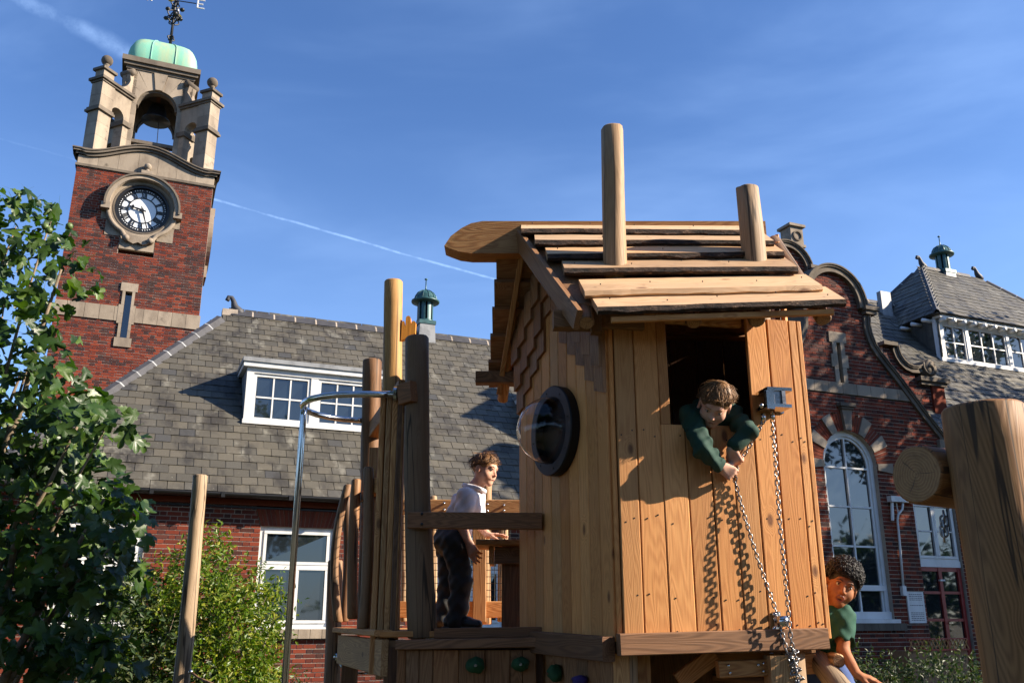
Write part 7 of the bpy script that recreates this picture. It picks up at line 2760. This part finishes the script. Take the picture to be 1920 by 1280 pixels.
flesh('body', body, 0.0044, 'skin_fair', b2)
hd2.face(b2, 'hair_brown', look=(0, -0.6))
hd2.hair(b2, 'hair_brown', 5, 4200, 0.062)
sw_ = [cone(nk + Vector((0, 0.01, -0.01)), chest, 0.062, 0.10, 0.03), cone(chest, hips, 0.102, 0.10, 0.03), cone(sl_, sr_, 0.056, 0.056, 0.03),
       cone(sl_, el_, 0.055, 0.044, 0.02), cone(el_, el_.lerp(wl_, 0.82), 0.044, 0.034, 0.015), cone(sr_, er_, 0.055, 0.046, 0.02), cone(er_, er_.lerp(wr_, 0.78), 0.046, 0.036, 0.015)]
flesh('sweater', sw_, 0.0055, 'green_knit', b2, folds(62, 0.0072, 3.0))
for a_, b_ in ((el_, wl_), (er_, wr_)):
    c0_, c1_ = a_.lerp(b_, 0.74), a_.lerp(b_, 0.90)
    child('cuff', MB().tube([c0_, c1_], [0.034, 0.031], 16), 'green_knit', b2, True)
flesh('trousers', [cone(hips, hips + Vector((0, 0.12, -0.12)), 0.10, 0.09, 0.03), cone(hips + Vector((-0.06, 0.12, -0.12)), Vector((0.80, 4.72, BASEZ + 0.05)), 0.085, 0.06, 0.03), cone(hips + Vector((0.07, 0.12, -0.12)), Vector((0.98, 4.74, BASEZ + 0.05)), 0.085, 0.06, 0.03)], 0.008, 'trouser', b2, folds(46, 0.005, 4.0))

# ---- boy peering round the right-hand side
D3 = 4.36
b3 = person('child with curly black hair in green polo shirt peering round the playhouse side', up(at(1550, 1250, D3), 0.7))
K = lambda x, y, dy=0.0: at(x, y, D3 + dy)
hd3 = Head(K(1577, 1097), (-0.16, -0.96, -0.10), (0.40, -0.08, 0.92), 0.92)
nk = K(1553, 1141, 0.03)
sR, sLs = K(1581, 1157, -0.01), K(1527, 1150, 0.06)
eR, wR = K(1581, 1219, -0.06), K(1607, 1264, -0.16)
chest3, hips3 = K(1552, 1172, 0.05), K(1540, 1232, 0.14)
body = hd3.prims(nk)
body += [cone(nk, chest3, 0.048, 0.08, 0.03), cone(chest3, hips3, 0.085, 0.085, 0.03), cone(sR, sLs, 0.042, 0.042, 0.03),
         cone(sR, eR, 0.035, 0.028, 0.015), cone(eR, wR, 0.028, 0.020, 0.01), cone(sLs, K(1520, 1210, 0.1), 0.035, 0.03, 0.015), cone(K(1520, 1210, 0.1), K(1535, 1245, 0.05), 0.03, 0.022, 0.015)]
body += hand_prims(wR, Vector((0.85, -0.35, -0.28)), (0.1, 0.1, -1), -1, (4, 6, 8, 10), 8, 0.2)
body += hand_prims(K(1535, 1245, 0.05), Vector((0.5, -0.5, -0.4)), (0.1, 0.2, -1), 1, (25, 30, 32, 35), 4, 0.4)
flesh('body', body, 0.0044, 'skin_brown', b3)
hd3.face(b3, 'hair_black', 'open', look=(-0.2, 0.1))
hd3.hair(b3, 'hair_black', 9, 2300, 0.03, 'curly')
po = [cone(K(1553, 1146, 0.03), chest3, 0.058, 0.098, 0.03), cone(chest3, hips3, 0.10, 0.10, 0.03), cone(sR, sLs, 0.054, 0.054, 0.03), cone(sR, sR.lerp(eR, 0.72), 0.052, 0.052, 0.02),
      cone(sLs, K(1522, 1195, 0.09), 0.052, 0.05, 0.02), ('x', np.array(sR.lerp(eR, 0.9)), np.array([0.055] * 3), np.eye(3), 0.004)]
flesh('polo_shirt', po, 0.0055, 'green_polo', b3, folds(66, 0.0040, 5.0))
for sg in (-1, 1):
    pts = [nk + Vector((0.0, -0.052, -0.028)), nk + Vector((sg * 0.03, -0.055, 0.0)), nk + Vector((sg * 0.052, -0.02, 0.03)), nk + Vector((sg * 0.03, 0.04, 0.045))]
    child('collar', MB().tube(pts, [0.010, 0.016, 0.015, 0.012], 8), 'green_polo', b3, True)
foot1, foot2 = up(K(1540, 1250, 0.22), 0.86), up(K(1560, 1250, 0.10), 0.86)
flesh('trousers', [cone(hips3, hips3 + Vector((0, 0.05, -0.05)), 0.105, 0.10, 0.03)] + [q for ft, kx in ((foot1, -0.03), (foot2, 0.06)) for q in (cone(hips3 + Vector((kx, 0.05, -0.05)), (hips3 + ft) / 2 + Vector((kx + 0.03, -0.06, -0.02)), 0.085, 0.07, 0.03), cone((hips3 + ft) / 2 + Vector((kx + 0.03, -0.06, -0.02)), ft + Vector((0, 0, 0.05)), 0.07, 0.055, 0.03))], 0.008, 'jeans', b3, folds(46, 0.005, 6.0))
for ft in (foot1, foot2):
    flesh('shoe', [cone(ft + Vector((0, 0.03, 0.03)), ft + Vector((0.02, -0.09, 0.025)), 0.036, 0.03, 0.02)], 0.007, 'shoe', b3)
logpost('ladder_rung', up(foot1, 0.825) + Vector((-0.15, 0.05, 0)), up(foot2, 0.825) + Vector((0.25, -0.08, 0)), 0.03, 0.03, 'log', house, 0.04, 44, n=12, k=5)
